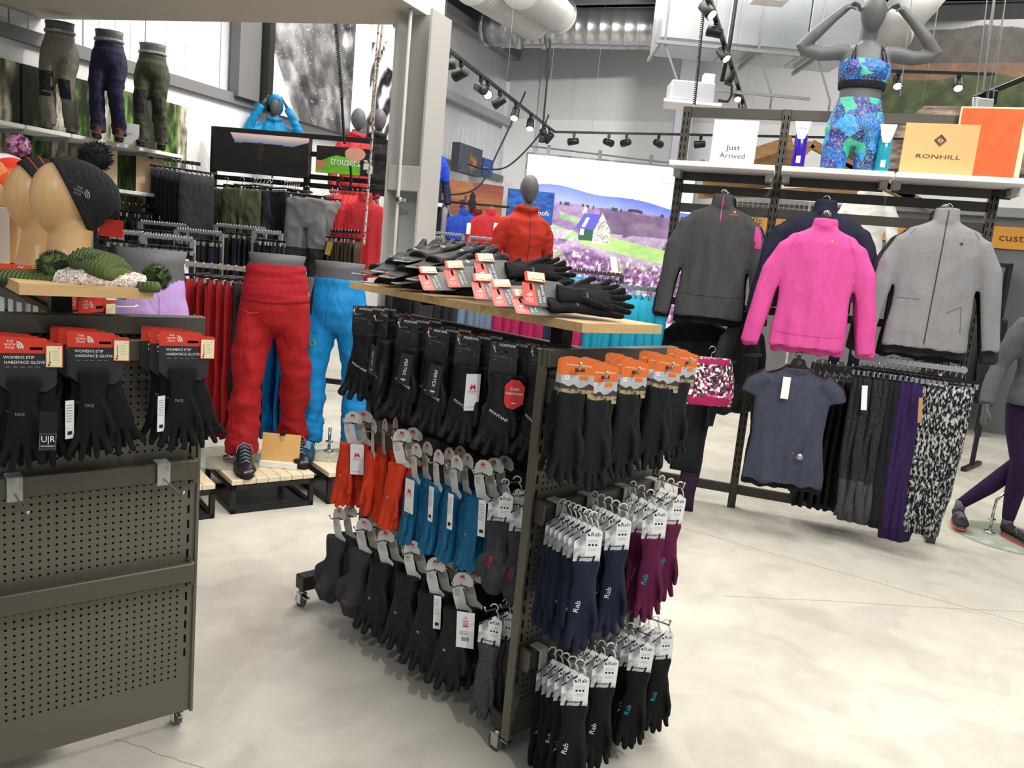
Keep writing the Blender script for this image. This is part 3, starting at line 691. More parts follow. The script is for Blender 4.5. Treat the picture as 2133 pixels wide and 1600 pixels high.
MLG = weave('marl_wool', '#2f3033', '#56575a', 420)
def glove_mb(L=.25, w=.088, th=.03, fl=.085, cw=.082, spread=.10, thumb=1, seed=0, mt=BK2, fr=.118, curl=.0, vox=.0042, sm=3, wr=.004, tuck=False):
    r = random.Random(seed); m = MB().use(mt); pl = L - fl
    m.oval([(0, 0, 0, cw / 2, th * .45), (0, 0, -.012, cw / 2 * 1.03, th * .5), (0, 0, -pl * .32, w * .41, th * .5), (0, 0, -pl * .62, w * .47, th * .56),
            (0, 0, -pl * .9, w * .5, th * .52), (0, 0, -pl - .004, w * .46, th * .4)], 18, p=.85)
    for i, (k, lf) in enumerate(zip((-.375, -.125, .125, .375), (.82, 1.0, .95, .76))):
        x = k * w * .98; dx = (k + r.uniform(-.12, .12)) * spread * .35; l = fl * lf; c = curl * r.uniform(.6, 1.3); rr = w * fr * 1.08
        pts = [(x, 0, -pl + .02), (x + dx * .3, -c * .2, -pl - l * .35), (x + dx * .7, -c * .6, -pl - l * .7), (x + dx, -c, -pl - l * .95), (x + dx * 1.03, -c * 1.05, -pl - l)]
        m.tube(pts, [rr, rr * 1.02, rr * .96, rr * .8, rr * .35], 8)
    s = thumb
    pts = [(s * w * .25, -th * .2, -pl * .48), (s * w * .5, -th * .35, -pl * .66), (s * w * (.52 + spread * .6), -th * .5, -pl * .86), (s * w * (.50 + spread), -th * .55, -pl * 1.0), (s * w * (.48 + spread), -th * .55, -pl * 1.05)]
    if tuck: pts = [(s * w * .22, -th * .2, -pl * .50), (s * w * .34, -th * .55, -pl * .68), (s * w * .42, -th * .8, -pl * .86), (s * w * .40, -th * .9, -pl * 1.02), (s * w * .39, -th * .9, -pl * 1.07)]
    m.tube(pts, [w * .13, w * .14, w * .125, w * .10, w * .05], 8)
    me = unify(m, vox, sm); wrinkle(me, wr, (26, 26, 16), seed); return smoothshade(me)
def mitt_mb(mt=CHG, seed=0):
    m = MB().use(mt)
    m.oval([(0, 0, 0, .048, .018), (0, 0, -.02, .046, .02), (0, 0, -.07, .038, .018), (0, 0, -.11, .046, .026), (0, 0, -.17, .05, .03), (0, 0, -.21, .042, .026), (0, 0, -.235, .02, .012)], 18, p=.85)
    m.tube([(-.02, -.01, -.09), (-.05, -.015, -.12), (-.058, -.018, -.165), (-.055, -.018, -.175)], [.014, .017, .014, .006], 8)
    m.tube([(0, -.01, -.13), (.0, -.022, -.17), (0, -.02, -.215)], [(.03), (.04), .02], 10)
    me = unify(m, .0045, 3); wrinkle(me, .005, (24, 24, 14), seed); return smoothshade(me)
def swap(me, mt):
    c = me.copy(); c.materials.clear(); c.materials.append(mt); return c
G_pad = [glove_mb(.245, .098, .046, .08, .09, .12, s, 3 + i, BK1, .135, .02, wr=.007) for i, s in enumerate((1, -1))]
G_thin = [glove_mb(.235, .086, .024, .074, .082, .10, s, 11 + i, BK3, .108, .012, wr=.006, tuck=(i == 0)) for i, s in enumerate((1, -1))]
G_fl = [glove_mb(.25, .088, .03, .074, .086, .06, s, 21 + i, NV, .118, .012, wr=.005, tuck=True) for i, s in enumerate((1, -1))]
G_long = [glove_mb(.25, .092, .04, .078, .088, .03, s, 31 + i, RDG, .125, .014, wr=.009, tuck=True) for i, s in enumerate((1, -1))]
G_mitt = [mitt_mb(CHG, 5)]
INKW = mat('white_ink', '#f2f2f2', rough=.6); INKG = mat('grey_ink', '#8d8f92', rough=.6); INKK = mat('black_ink', '#1b1b1d', rough=.6)
INKR = mat('red_ink', '#c02a2c', rough=.6); INKB = mat('blue_ink', '#3f7fd0', rough=.6); INKC = mat('cyan_ink', '#2b9fb5', rough=.6); INKO = mat('orange_ink', '#e07a35', rough=.6)
BLKC = mat('black_card', '#26272a', rough=.5, spec=.4); WHC = mat('white_card', '#eceded', rough=.5)
GRC = mat('pale_grey_card', '#cfcfcb', rough=.5); MRBL = mat('marble_print', '#f1f2f3', rough=.5, var=(26, '#8e9298', .12))
ORC = mat('orange_card', '#e0702a', rough=.5); RDC = mat('red_card', '#cf3a26', rough=.45); CRM = mat('cream_card', '#e9e3b8', rough=.5)
DKC = mat('dark_grey_card', '#47494b', rough=.5); STRAW = mat('straw_print', '#b7a67a', rough=.6, var=(60, '#5c4a32', .15)); MTN = mat('mountain_print', '#8d9094', rough=.6, var=(9, '#c4c7c9', .2)); MTD = mat('hill_print', '#3f3a3b', rough=.6)
def cham(w, h, c, z0=0.0):
    return [(-w / 2, z0), (w / 2, z0), (w / 2, z0 + h - c), (w / 2 - c, z0 + h), (-w / 2 + c * .2, z0 + h), (-w / 2, z0 + h - c * .2)]
def rect(x0, x1, z0, z1): return [(x0, z0), (x1, z0), (x1, z1), (x0, z1)]
# black summit card: origin = hook hole
def card_black():
    m = MB().use(BLKC); m.prism(cham(.118, .135, .02, -.095), .0012, 0)
    m.use(INKW); m.text('MONTANE', (.012, -.001, .026), .016, .068); m.use(INKO); m.tube([(-.043 + .009 * math.cos(a), -.001, .026 + .009 * math.sin(a)) for a in [R(k) for k in range(30, 260, 25)]], .0018, 4)
    m.use(INKB); m.poly([(-.048, .022), (-.038, .022), (-.043, .029)], -.0013)
    m.use(INKG); m.text("Women's Prism Glove", (-.015, -.001, -.018), .006, .06); m.box((-.01, -.001, -.024), (.07, .0005, .0008)); m.box((.034, -.001, -.035), (.0008, .0005, .03)); m.text('M', (.046, -.001, -.044), .007); m.text('SIZE', (-.036, -.001, -.035), .005, .014)
    m.use(HOLE); m.poly(rect(-.03, .012, -.0035, .0035), -.0008)
    return m.mesh('header_card')
def card_hook():
    """white hook-shaped card with a red peak mark; origin at the hook notch"""
    P = [(.012, -.125), (-.055, -.125), (-.058, -.105), (-.028, -.085), (-.018, -.05), (-.006, -.018), (-.014, -.006), (-.038, -.004), (-.052, .006), (-.05, .03), (-.034, .048), (-.008, .058), (.018, .052), (.038, .032), (.044, .006), (.036, -.06)]
    m = MB().use(GRC); m.prism([(-x * 1.0, z) for x, z in P][::-1], .0014, 0)
    m.use(INKR); m.poly([(-.012, .030), (-.006, .046), (0, .038), (.006, .046), (.012, .030), (.004, .030), (0, .034), (-.004, .030)], -.0008)
    m.text('MOUNTAIN', (0, -.001, .025), .006, .03); m.use(INKG); m.text('EQUIPMENT', (0, -.001, .019), .003, .026)
    for k in range(4): m.box((-.018, -.001, -.03 - .007 * k), (.026 - .004 * (k % 2), .0004, .0016))
    m.use(INKK); m.box((.012, -.001, -.005), (.03, .0006, .006)); return m.mesh('header_card')
def tag_white(kind=0, w=.048, h=.10):
    m = MB().use(WHC); m.prism(rect(-w / 2, w / 2, -h, 0), .0012, 0)
    if kind == 0:
        m.use(INKR); m.poly([(-.011, -h * .42), (-.006, -h * .27), (0, -h * .34), (.006, -h * .27), (.011, -h * .42), (.004, -h * .42), (0, -h * .37), (-.004, -h * .42)], -.0008)
        m.text('MOUNTAIN', (0, -.001, -h * .47), .007, .03); m.use(INKG); m.text('EQUIPMENT', (0, -.001, -h * .52), .004, .03); m.box((-.004, -.001, -h * .9), (.03, .0004, .001))
    elif kind == 1:
        m.use(INKR); m.box((0, -.001, -h * .14), (.0015, .0004, h * .06)); m.box((0, -.001, -h * .17), (.016, .0004, .0015)); m.text('FAIR', (0, -.001, -h * .25), .012, .02); m.text('WEAR', (0, -.001, -h * .33), .011, .02); m.box((0, -.001, -h * .39), (.018, .0004, .004))
        m.use(INKK)
        for k in range(9): m.box((-.011 + .0028 * k, -.001, -h * .75), (.0014 if k % 3 else .0008, .0004, h * .11))
        m.use(INKG)
        for k in range(3): m.box((-.004, -.001, -h * (.54 + .04 * k)), (.028, .0004, .0014))
    elif kind == 2:
        m.use(INKG)
        for k in range(7): m.box((-.002, -.001, -h * (.12 + .07 * k)), (w * .65, .0004, .0014))
        m.use(INKK); m.box((0, -.001, -h * .85), (w * .5, .0004, h * .09))
    return m.mesh('swing_tag')
def tag_pertex():
    m = MB().use(BLKC); m.prism(rect(-.0225, .0225, -.105, 0), .003, 0)
    m.use(INKW); m.text('PERTEX', (.0, -.001, -.045), .016, .055, rot=-PI / 2)
    m.use(INKB)
    for a in (0, 60, 120): m.at((0, -.001, -.088)); m.M = m.M @ Matrix.Rotation(R(a), 4, 'Y'); m.box((0, 0, 0), (.018, .0004, .002))
    m.at(); m.use(INKW); m.box((0, -.0013, -.088), (.018, .0004, .003)); return m.mesh('swing_tag')
def tag_gore():
    m = MB().use(mat('red_tag', '#cf2f35', rough=.4)); m.prism([(-.02, -.085), (0, -.09), (.028, -.07), (.03, -.02), (.012, 0), (-.012, 0), (-.03, -.02), (-.028, -.07)], .0015, 0)
    m.use(INKW); m.text('GORE', (0, -.001, -.028), .012, .026); m.text('WINDSTOPPER', (0, -.001, -.042), .010, .052); m.box((0, -.001, -.07), (.012, .0004, .003)); return m.mesh('swing_tag')
def card_peak(logo='Rab', word='LINER'):
    """white marbled card with a pointed top; origin at its ring"""
    P = [(-.05, -.145), (.05, -.145), (.052, -.06), (.05, -.032), (.018, -.012), (-.05, -.06)]
    m = MB().use(MRBL); m.prism(P, .0014, 0)
    m.use(WHC); m.poly([(-.008, -.125), (.049, -.125), (.051, -.06), (.049, -.033), (.018, -.0135), (-.008, -.032)], -.0006)
    m.use(INKK); m.text(logo, (.026, -.0011, -.044), .022, .034); m.poly([(-.003, -.04), (.002, -.04), (.002, -.045), (.006, -.045), (.006, -.05), (-.003, -.05)], -.001)
    m.add([(-.0495, -.001, -.060), (.006, -.001, -.0215), (.006, -.001, -.0295), (-.0495, -.001, -.0685)], [(0, 3, 2, 1)])
    m.use(INKW); m.text(word, (-.022, -.0016, -.0445), .006, .026, rot=R(34))
    m.use(INKG); m.text('POWER STRETCH', (.02, -.0011, -.066), .0045, .036); m.text('CONTACT GLOVE', (.02, -.0011, -.072), .0045, .036)
    m.use(INKK)
    for k in range(3): m.add([(.006 + .0125 * k + .0045 * math.cos(a), -.0011, -.083 + .0045 * math.sin(a)) for a in [2 * PI * j / 10 for j in range(10)]], [tuple(range(10))])
    m.use(INKG); m.box((.02, -.001, -.098), (.034, .0003, .001)); m.box((.018, -.001, -.104), (.03, .0003, .001))
    return m.mesh('header_card')
def ring_hook():
    m = MB().use(mat('clear_hook', '#d8dad9', rough=.25, spec=.6)); pts = [(.012 * math.cos(a) , 0, .004 + .011 * math.sin(a)) for a in [R(k) for k in range(-60, 200, 20)]]
    m.tube([(.018, 0, -.03), (.012, 0, -.012)] + pts, .0022, 6); return m.mesh('ring_hook')
def ties(mt, w=.05):
    m = MB().use(mt)
    m.tube([(-w / 2, .0005, .006), (w / 2, .0005, .006)], .0012, 4)
    for s in (-1, 1): m.tube([(s * w / 2, -.003, .012), (s * w / 2 - .004, -.004, -.004), (s * w / 2, .0, -.014)], .003, 5)
    return m.mesh('card_tie')
def card_orange():
    w = .112; P = [(-w / 2, -.095), (w / 2, -.095), (w / 2, .026), (w / 2 - .006, .032), (-w / 2 + .03, .044), (-w / 2 + .01, .042), (-w / 2, .032)]
    m = MB().use(MTN); m.prism(P, .0014, 0)
    m.use(ORC); m.poly([(-w / 2, -.018), (w / 2, -.018), (w / 2, .026), (w / 2 - .006, .032), (-w / 2 + .03, .044), (-w / 2 + .01, .042), (-w / 2, .032)], -.0006)
    m.use(MTD); m.poly([(-w / 2, -.07), (w / 2, -.07), (w / 2, -.055), (.04, -.047), (.02, -.06), (.005, -.063), (-.012, -.05), (-.03, -.058), (-w / 2, -.046)], -.0007)
    m.use(STRAW); m.poly([(-w / 2, -.095), (w / 2, -.095), (w / 2, -.069), (-w / 2, -.065)], -.0008)
    m.use(INKW); m.text('icebreaker MERINO', (.002, -.001, .014), .0085, .085, rot=R(-4)); m.poly(rect(-.045, -.03, -.036, -.021), -.001)
    m.text('GLOVE', (-.012, -.001, -.025), .006, .024); m.text('LINER', (-.012, -.001, -.033), .006, .022); m.use(INKR); m.text('M', (-.0375, -.0013, -.0285), .011)
    m.use(ORC); m.poly(rect(.006, .036, -.035, -.022), -.001); m.use(MTD); m.poly(rect(-.012, .022, -.008, .004), -.0009)
    m.use(HOLE)
    for s in (-1, 1): m.poly([(s * .03 - .006, -.095), (s * .03 + .006, -.095), (s * .03 + .005, -.083), (s * .03, -.079), (s * .03 - .005, -.083)], -.001)
    return m.mesh('header_card')
def card_red(word1="WOMEN'S ETIP", word2='HARDFACE GLOVE', w=.150, dark=BLKC):
    m = MB().use(dark); m.prism([(-w * .28, -.125), (w * .34, -.125), (w / 2, -.105), (w / 2, -.02), (w * .34, .0), (w * .34, .026), (w / 2 - .03, .03), (-w / 2 + .005, .034), (-w / 2, .028), (-w / 2, -.095)], .0015, 0)
    m.use(RDC); m.poly([(-w / 2, -.014), (w * .34, -.014), (w * .34, .026), (w / 2 - .03, .03), (-w / 2 + .005, .034), (-w / 2, .028)], -.0006)
    m.use(INKW); m.text(word1, (-.018, -.001, -.026), .0115, w * .5); m.text(word2, (-.004, -.001, -.040), .0115, w * .66)
    for k, s in enumerate(('THE', 'NORTH', 'FACE')): m.text(s, (-.040 , -.001, .020 - .009 * k), .0085, (.016, .026, .021)[k])
    for r_ in (.006, .011, .016):
        q = [(-.024 + r_ * math.cos(R(a)), -.001, -.001 + r_ * 1.2 * math.sin(R(a))) for a in range(0, 91, 15)]; m.tube(q, .0017, 4)
    m.use(INKG)
    for k in range(5): m.box((-.045 + .018 * k, -.001, -.053), (.011, .0003, .0014))
    m.use(HOLE); m.poly(rect(.008, .040, -.004, .004), -.0008); return m.mesh('header_card')
def tag_cream():
    m = MB().use(RDC); m.prism(cham(.044, .072, .006, -.05), .0014, 0); m.use(CRM); m.poly(rect(-.0195, .0195, -.048, .012), -.0006)
    m.use(INKR); m.box((-.011, -.001, -.018), (.002, .0003, .03)); m.box((-.011, -.001, -.036), (.005, .0003, .005)); m.use(INKG)
    for k in range(4): m.box((.004, -.001, -.004 - .008 * k), (.014, .0003, .0008))
    m.use(INKK); m.text('XL', (.011, -.001, .005), .005); m.box((-.013, -.001, -.043), (.005, .0003, .005)); return m.mesh('temperature_tag')
def tag_ur():
    m = MB().use(mat('matt_black', '#0e0e0f', rough=.4)); m.prism(rect(-.022, .022, -.115, 0), .002, 0)
    m.use(INKW); m.text('U|R', (0, -.001, -.082), .026, .034); m.text('POWERED', (0, -.001, -.102), .007, .034)
    m.use(INKG)
    for p, q in (((-.02, -.11), (.02, -.11)), ((-.02, -.066), (.02, -.066)), ((-.02, -.11), (-.02, -.066)), ((.02, -.11), (.02, -.066))): m.bar((p[0], -.001, p[1]), (q[0], -.001, q[1]), .001)
    return m.mesh('swing_tag')
C_blk, C_hook, C_or, C_red, C_cream, C_ur = card_black(), card_hook(), card_orange(), card_red(), tag_cream(), tag_ur()
C_rab = {k: card_peak('Rab', k) for k in ('LINER', 'MOUNTAIN')}
C_red2 = card_red('INSISTENT', 'GLOVE', .13, DKC); T_me, T_fair, T_code = tag_white(0, .05, .115), tag_white(1, .058, .12), tag_white(2, .026, .115)
T_px, T_gore, RING = tag_pertex(), tag_gore(), ring_hook(); TIES = {m.name: ties(m) for m in (NV, MR, BK2, CHG, BK1)}
def logo_on(me, txt, size, at_, mt, rot=R(80), width=None):
    m = MB().use(mt); m.text(txt, (0, 0, 0), size, width, rot=rot); m.v = [v + V((at_[0], -.1, at_[1])) for v in m.v]; drape(m, me, .001); return m.mesh('logo')
_lg = {}
K7 = Matrix.Scale(.74, 4)
def pack(kind, i=0, tg=None, yaw2=0.0):
    """template of parts for one carded pair; origin at the hook"""
    a = i % 2; T = []
    def gl(me, x, y, z, rz=0, ry=0, lab=None, logo=None):
        e = ('glove', me, TR((x, y, z), rz, 0, ry) @ Matrix.Diagonal((1.02, 1.05, 1.04, 1) if kind == 'black' else (1.05, 1.2, 1.16, 1) if kind in ('dark', 'mitt') else (.86, .95, 1.0, 1)), lab)
        if logo:
            k = (me.name, logo[0], logo[4].name)
            if k not in _lg: _lg[k] = logo_on(me, logo[0], logo[1], (logo[2], logo[3]), logo[4], logo[5] if len(logo) > 5 else R(80))
            e = e + ([('embroidered_logo', _lg[k], None)],)
        T.append(e)
    if kind == 'black':
        T.append(('header_card', C_blk, K7)); gl(G_pad[a], .008, .004, -.066, 0, .06, None, ('MONTANE', .013, .005, -.12, INKW, R(-20))); gl(G_pad[1 - a], -.012, .045, -.068, .3, -.08)
        if tg == 'pertex': T.append(('swing_tag', T_px, TR((.03, -.04, -.085), .15, 0, .1)))
        if tg == 'gore': T.append(('swing_tag', T_gore, TR((.052, -.03, -.075), .2)))
        if tg == 'tag': T.append(('swing_tag', T_me, TR((.045, -.035, -.085), .9)))
    elif kind in ('red', 'teal', 'dark'):
        c = {'red': RDG, 'teal': TLG, 'dark': BK1}[kind]; key = 'L' + kind
        if key not in _lg: _lg[key] = G_pad if kind == 'dark' else [swap(g, c) for g in G_long] if kind != 'red' else G_long
        g = _lg[key]; T.append(('header_card', C_hook, K7))
        gl(g[a], -.005, .0, -.084, 0, .08, None, ('M', .012, -.015, -.12, INKW, 0)); gl(g[1 - a], .012, .032, -.087, .25, -.04)
        if tg: T.append(('swing_tag', {'me': T_me, 'fair': T_fair, 'code': T_code}[tg], TR((.034, -.035, -.072), .1 + yaw2, 0, -.05)))
    elif kind == 'mitt':
        T.append(('header_card', C_hook, K7)); gl(G_mitt[0], -.005, .0, -.084, 0, .08, None, ('MO', .012, .0, -.155, INKR, R(-12))); gl(G_mitt[0], .016, .04, -.087, .2, -.04)
    elif kind in ('navy', 'maroon', 'blackfl', 'charcoal', 'wool'):
        c = {'navy': NV, 'maroon': MR, 'blackfl': BK2, 'charcoal': CHG, 'wool': MLG}[kind]; key = 'F' + kind
        if key not in _lg:
            base = G_mitt if kind == 'charcoal' else G_fl; _lg[key] = [swap(g, c) for g in base] if kind != 'navy' else G_fl
        g = _lg[key]; n = len(g); word = 'LINER' if kind in ('navy', 'maroon') else 'MOUNTAIN'
        T.append(('ring_hook', RING, None)); T.append(('header_card', C_rab[word], TR((-.008, 0, -.014), sc=.72))); T.append(('card_tie', TIES.get(c.name, TIES['black_fleece']), TR((-.008, -.001, -.112), sc=.8)))
        ink = INKC if (kind == 'maroon' or tg == 'cyan') else (INKR if kind == 'charcoal' else INKW)
        gl(g[a % n], -.008, .004, -.118, 0, .02 * (a - .5), None, None if kind == 'wool' else ('Rab', .023, -.02, -.12, ink, R(80))); gl(g[(1 - a) % n], .0, .028, -.121, .12, -.03)
    elif kind == 'liner':
        T.append(('header_card', C_or, K7)); gl(G_thin[a], -.010, .002, -.060, 0, .03); gl(G_thin[1 - a], .012, .02, -.062, .1, -.05)
    elif kind == 'etip':
        T.append(('header_card', C_red, None)); T.append(('temperature_tag', C_cream, TR((.068, -.008, -.003), -.1))); gl(G_et[a], -.005, -.012, -.085, 0, .04, None, ('FACE', .012, -.01, -.10, INKG, 0)); gl(G_et[1 - a], .03, .02, -.088, .15, -.22)
        if tg == 'ur': T.append(('swing_tag', C_ur, TR((.052, -.06, -.17), 0, 0, .03)))
        if tg == 'code': T.append(('swing_tag', T_code, TR((-.068, -.02, -.17), .5)))
    return T
G_et = [swap(glove_mb(.27, .094, .032, .09, .098, .22, s, 41 + i, BK2, .12, .012, wr=.004), BK2) for i, s in enumerate((1, -1))]

# ---------------------------------------------------------------- gondola stands
def caster(t, x, y, z=.07):
    m = MB().use(CHR); m.at((x, y, 0)); m.tube([(0, 0, z), (0, 0, z - .012)], .014, 10); m.box((-.014, 0, z - .03), (.003, .03, .045)); m.box((.014, 0, z - .03), (.003, .03, .045)); m.box((0, .0, z - .012), (.031, .036, .004))
    m.box((0, -.035, z - .02), (.02, .03, .004)); c = m.build('caster', t)
    m = MB().use(mat('castor_rubber', '#5b5c5e', rough=.5)); m.at((x, y, 0)); m.tube([(-.01, .004, .027), (.01, .004, .027)], .027, 18); m.build('wheel', c)
def clip_hook(t, x, z, y=-.045, L=.24, vert=False, rz=0.0):
    m = MB().use(CLIP); m.box((x, y - .012, z), (.034, .006, .062), .002); m.box((x, y + .01, z + .029), (.034, .04, .005)); c = m.build('hook_bracket', t)
    if L <= 0: return
    m = MB().use(HOOKM); d = V((math.sin(rz), -math.cos(rz), 0)); p = V((x, y - .012, z - .012)); e = p + d * L + V((0, 0, -.006 + .0))
    m.tube([p, e - d * .02, e + V((0, 0, .012)), e + V((0, 0, .014))], .0028, 6); m.sphere(tuple(e + V((0, 0, .014))), .0045, 8, 6); m.build('hook', c)
def gondola(name, lab, M0, bars, ends_h=1.25, W=.62, SL=1.235, clips=(), zb=.07):
    t = thing(name, lab, 'display stand', M=M0); hw = W / 2
    m = MB().use(BRZ); m.box((0, .012, (ends_h + zb) / 2), (W, .022, ends_h - zb), .002); p = m.build('end_panel', t)
    m = MB().use(HOLE); n = 0
    for iz in range(54):
        z = .19 + iz * .0192
        for ix in range(28):
            x = -.2592 + ix * .0192
            if any(abs(z - b) < .034 for b in bars) or z > ends_h - .09: continue
            m.add([(x + .0033 * math.cos(a), -.0002, z + .0033 * math.sin(a)) for a in [2 * PI * k / 6 for k in range(6)]], [tuple(range(6))]); n += 1
    m.build('perforations', p, kind='stuff')
    for s in (-1, 1):
        m = MB().use(HOLE)
        for iz in range(22):
            z = .26 + iz * .044
            if any(abs(z - b) < .03 for b in bars): continue
            m.box((s * (hw - .026), 0, z), (.0055, .001, .024))
        m.build('slot_column', p, kind='stuff')
        m = MB().use(BRZ); m.box((s * (hw - .004), -.004, (ends_h + zb) / 2), (.008, .012, ends_h - zb)); m.build('edge_trim', t)
    m = MB().use(BRZ2); m.box((0, -.004, ends_h - .022), (W, .034, .05), .003); m.box((0, -.018, ends_h - .062), (W - .03, .012, .006)); r = m.build('top_rail', t)
    m = MB().use(HOLE)
    for k in range(26): m.box((-.27 + k * .0216, -.0012, ends_h - .053), (.0085, .0015, .005))
    m.build('rail_slots', r, kind='stuff')
    for b in bars:
        m = MB().use(GUN if 0 else BRZ2); m.box((0, -.036, b), (W - .035, .022, .056), .003)
        for s in (-1, 1): m.box((s * (hw - .024), -.018, b - .004), (.012, .05, .07), .002)
        m.build('cross_bar', t)
    for c in clips: clip_hook(t, *c)
    # base bars with castors
    m = MB().use(GUN); m.box((0, .055, .105), (W - .02, .05, .06), .004); m.build('base_bar', t)
    m = MB().use(GUN); m.box((0, SL, .105), (.60, .06, .06), .004); m.build('base_bar', t)
    m = MB().use(GUN); m.box((0, SL / 2 + .03, .12), (.05, SL - .06, .05), .004); m.build('spine_beam', t)
    for x in (-.285, .285): caster(t, x, .055); caster(t, x, SL)
    m = MB().use(GUN); m.box((0, SL / 2 + .01, .64), (.02, SL - .06, 1.0)); b = m.build('spine_panel', t)
    for y in (.03, SL): m = MB().use(GUN); m.box((0, y, .66), (.04, .04, 1.14), .003); m.build('spine_post', t)
    m = MB().use(BRZ2)
    for x in (-.028, .028): m.box((x, SL / 2, 1.20), (.02, SL + .02, .06), .002)
    m.box((-.028, SL / 2, 1.233), (.026, SL + .02, .006)); m.build('spine_rail', t)
    for z in (1.1, .77, .45):
        m = MB().use(BRZ2); m.box((-.045, SL / 2, z), (.02, SL - .05, .05), .002); m.box((.045, SL / 2, z), (.02, SL - .05, .05), .002); m.build('side_bar', t)
    for y in (.22, SL - .15): m = MB().use(BLKM); m.box((0, y, 1.275), (.05, .05, .09)); m.build('shelf_post', t)
    return t
A_R = V((.08, 2.18, 0)); UE = dirh(45); M_R = A_R + UE * .31; US = dirh(-45); NE = V((.7071, -.7071, 0)); NS = V((-.7071, -.7071, 0))
RGM = TR(M_R, R(45))
def ep(px, py, off): return onv(px, py, A_R + NE * off, 45)      # plane parallel to the end panel
def sp(px, py, off): return onv(px, py, M_R + NS * off, -45)     # plane parallel to the spine
RG_BARS = (1.14, .79, .34)
def lx(px, py): p = ep(px, py, .04); return (p - M_R).dot(UE)
clipsR = [(x_, z_, -.045, 0) for x_, z_ in [(lx(1160, 1043), .79), (lx(1223, 1030), .79), (lx(1299, 1011), .79), (lx(1362, 996), .79), (lx(1125, 1345), .34), (lx(1195, 1330), .34), (lx(1262, 1318), .34), (lx(1315, 1300), .34)]]
RG = gondola('display_gondola', 'bronze perforated glove stand in the centre, on castors', RGM, RG_BARS, clips=clipsR)
# oak shelf on top
a = V((.18, 2.133, 0)); hL = -40; u1, u2 = dirh(hL + 90), dirh(hL)
def plank(name, lab, c, h, wd, ln, z=1.335, th=.026):
    """c near-left corner"""
    o = MB().use(OAK); o.slab([(0, 0), (wd, 0), (wd, ln), (0, ln)], z - th, z); t = o.build(name); t.matrix_world = TR((c.x, c.y, 0), R(-h)); t.location.z = 0; return tag(t, lab, 'shelf board')
plank('shelf_board', 'oak shelf board on the centre stand, piled with gloves', a + u1 * .01 + u2 * .02, hL, .33, 1.33)

# ---- carded gloves on the end panel
def hang(kind, p, rz, lab, grp, i=0, tg=None, name='glove_pair', ry=0.0, rx=0.0, sc=1.0):
    return inst(name, pack(kind, i, tg), TR(p, rz, rx, ry, sc), lab, 'gloves', grp)
nth = ['frontmost', 'second', 'third', 'fourth', 'fifth', 'sixth', 'seventh', 'eighth']
def rg_hook(p, q):
    Mi = RGM.inverted(); q = Mi @ V(q); p = Mi @ V(p); d = (q - p).normalized()
    m = MB().use(HOOKM); m.tube([p, q - V((0, 0, .0)), q + d * .006 + V((0, 0, .014))], .0028, 6); m.sphere(tuple(q + d * .006 + V((0, 0, .014))), .0045, 8, 6); m.build('hook', RG)
def row(kind, p0, p1, n, rz0, rz1, lab, grp, tg=None, jit=.06, first=True, **k):
    """n packs along a hook, from the tip p0 back to p1"""
    p0, p1 = V(p0), V(p1); d = (p1 - p0).normalized(); dn = max(.02, (p1 - M_R).dot(NE) - .05) / max(.3, -d.dot(NE)); rg_hook(p1 + d * dn, p0 - d * .03)
    for i in range(n):
        f = i / max(1, n - 1); p = V(p0).lerp(V(p1), f)
        hang(kind, p, R(rz0 + (rz1 - rz0) * f) + rnd.uniform(-jit, jit), lab.replace('#', nth[i]), grp, i, tg if i == 0 else None, ry=rnd.uniform(-.05, .05), **k)
H1 = ep(1240, 1080, .26); H1b = ep(1178, 1052, .07)
row('navy', ep(1236, 1078, .27), ep(1172, 1050, .075), 7, 8, 28, 'navy fleece gloves, # on the nearest middle hook of the end panel', 'navy gloves on the end panel')
row('navy', ep(1298, 1060, .24), ep(1238, 1034, .07), 5, 12, 30, 'navy fleece gloves, # on the second middle hook of the end panel', 'navy gloves on the end panel')
row('maroon', ep(1374, 1040, .25), ep(1318, 1012, .07), 4, 14, 30, 'maroon fleece gloves, # on the third middle hook', 'maroon gloves on the end panel')
row('maroon', ep(1416, 1014, .22), ep(1378, 1000, .08), 3, 16, 34, 'maroon fleece gloves, # on the far right middle hook', 'maroon gloves on the end panel')
row('blackfl', ep(1208, 1385, .27), ep(1150, 1358, .07), 5, 0, 30, 'black fleece gloves, # on the near bottom hook', 'black fleece gloves on the bottom bar')
row('blackfl', ep(1272, 1350, .27), ep(1215, 1334, .08), 4, 10, 30, 'black fleece gloves, # on the second bottom hook', 'black fleece gloves on the bottom bar')
row('blackfl', ep(1348, 1322, .26), ep(1295, 1300, .08), 4, 0, 20, 'black fleece gloves, # on the third bottom hook', 'black fleece gloves on the bottom bar', tg='cyan')
row('blackfl', ep(1388, 1300, .22), ep(1345, 1285, .06), 3, 16, 30, 'black fleece gloves, # on the far right bottom hook', 'black fleece gloves on the bottom bar', tg='cyan')
for j, (tip, bk, n) in enumerate((((1205, 770, .22), (1190, 770, .10), 3), ((1258, 785, .25), (1228, 768, .09), 4), ((1322, 775, .24), (1280, 757, .09), 4), ((1392, 765, .24), (1352, 752, .10), 3), ((1432, 755, .2), (1410, 745, .1), 3))):
    row('liner', ep(*tip), ep(*bk), n, 18 + 4 * j, 34, 'orange carded liner gloves, # on the ' + ['first', 'second', 'third', 'fourth', 'fifth'][j] + ' top hook from the left', 'liner gloves on orange cards', jit=.22)
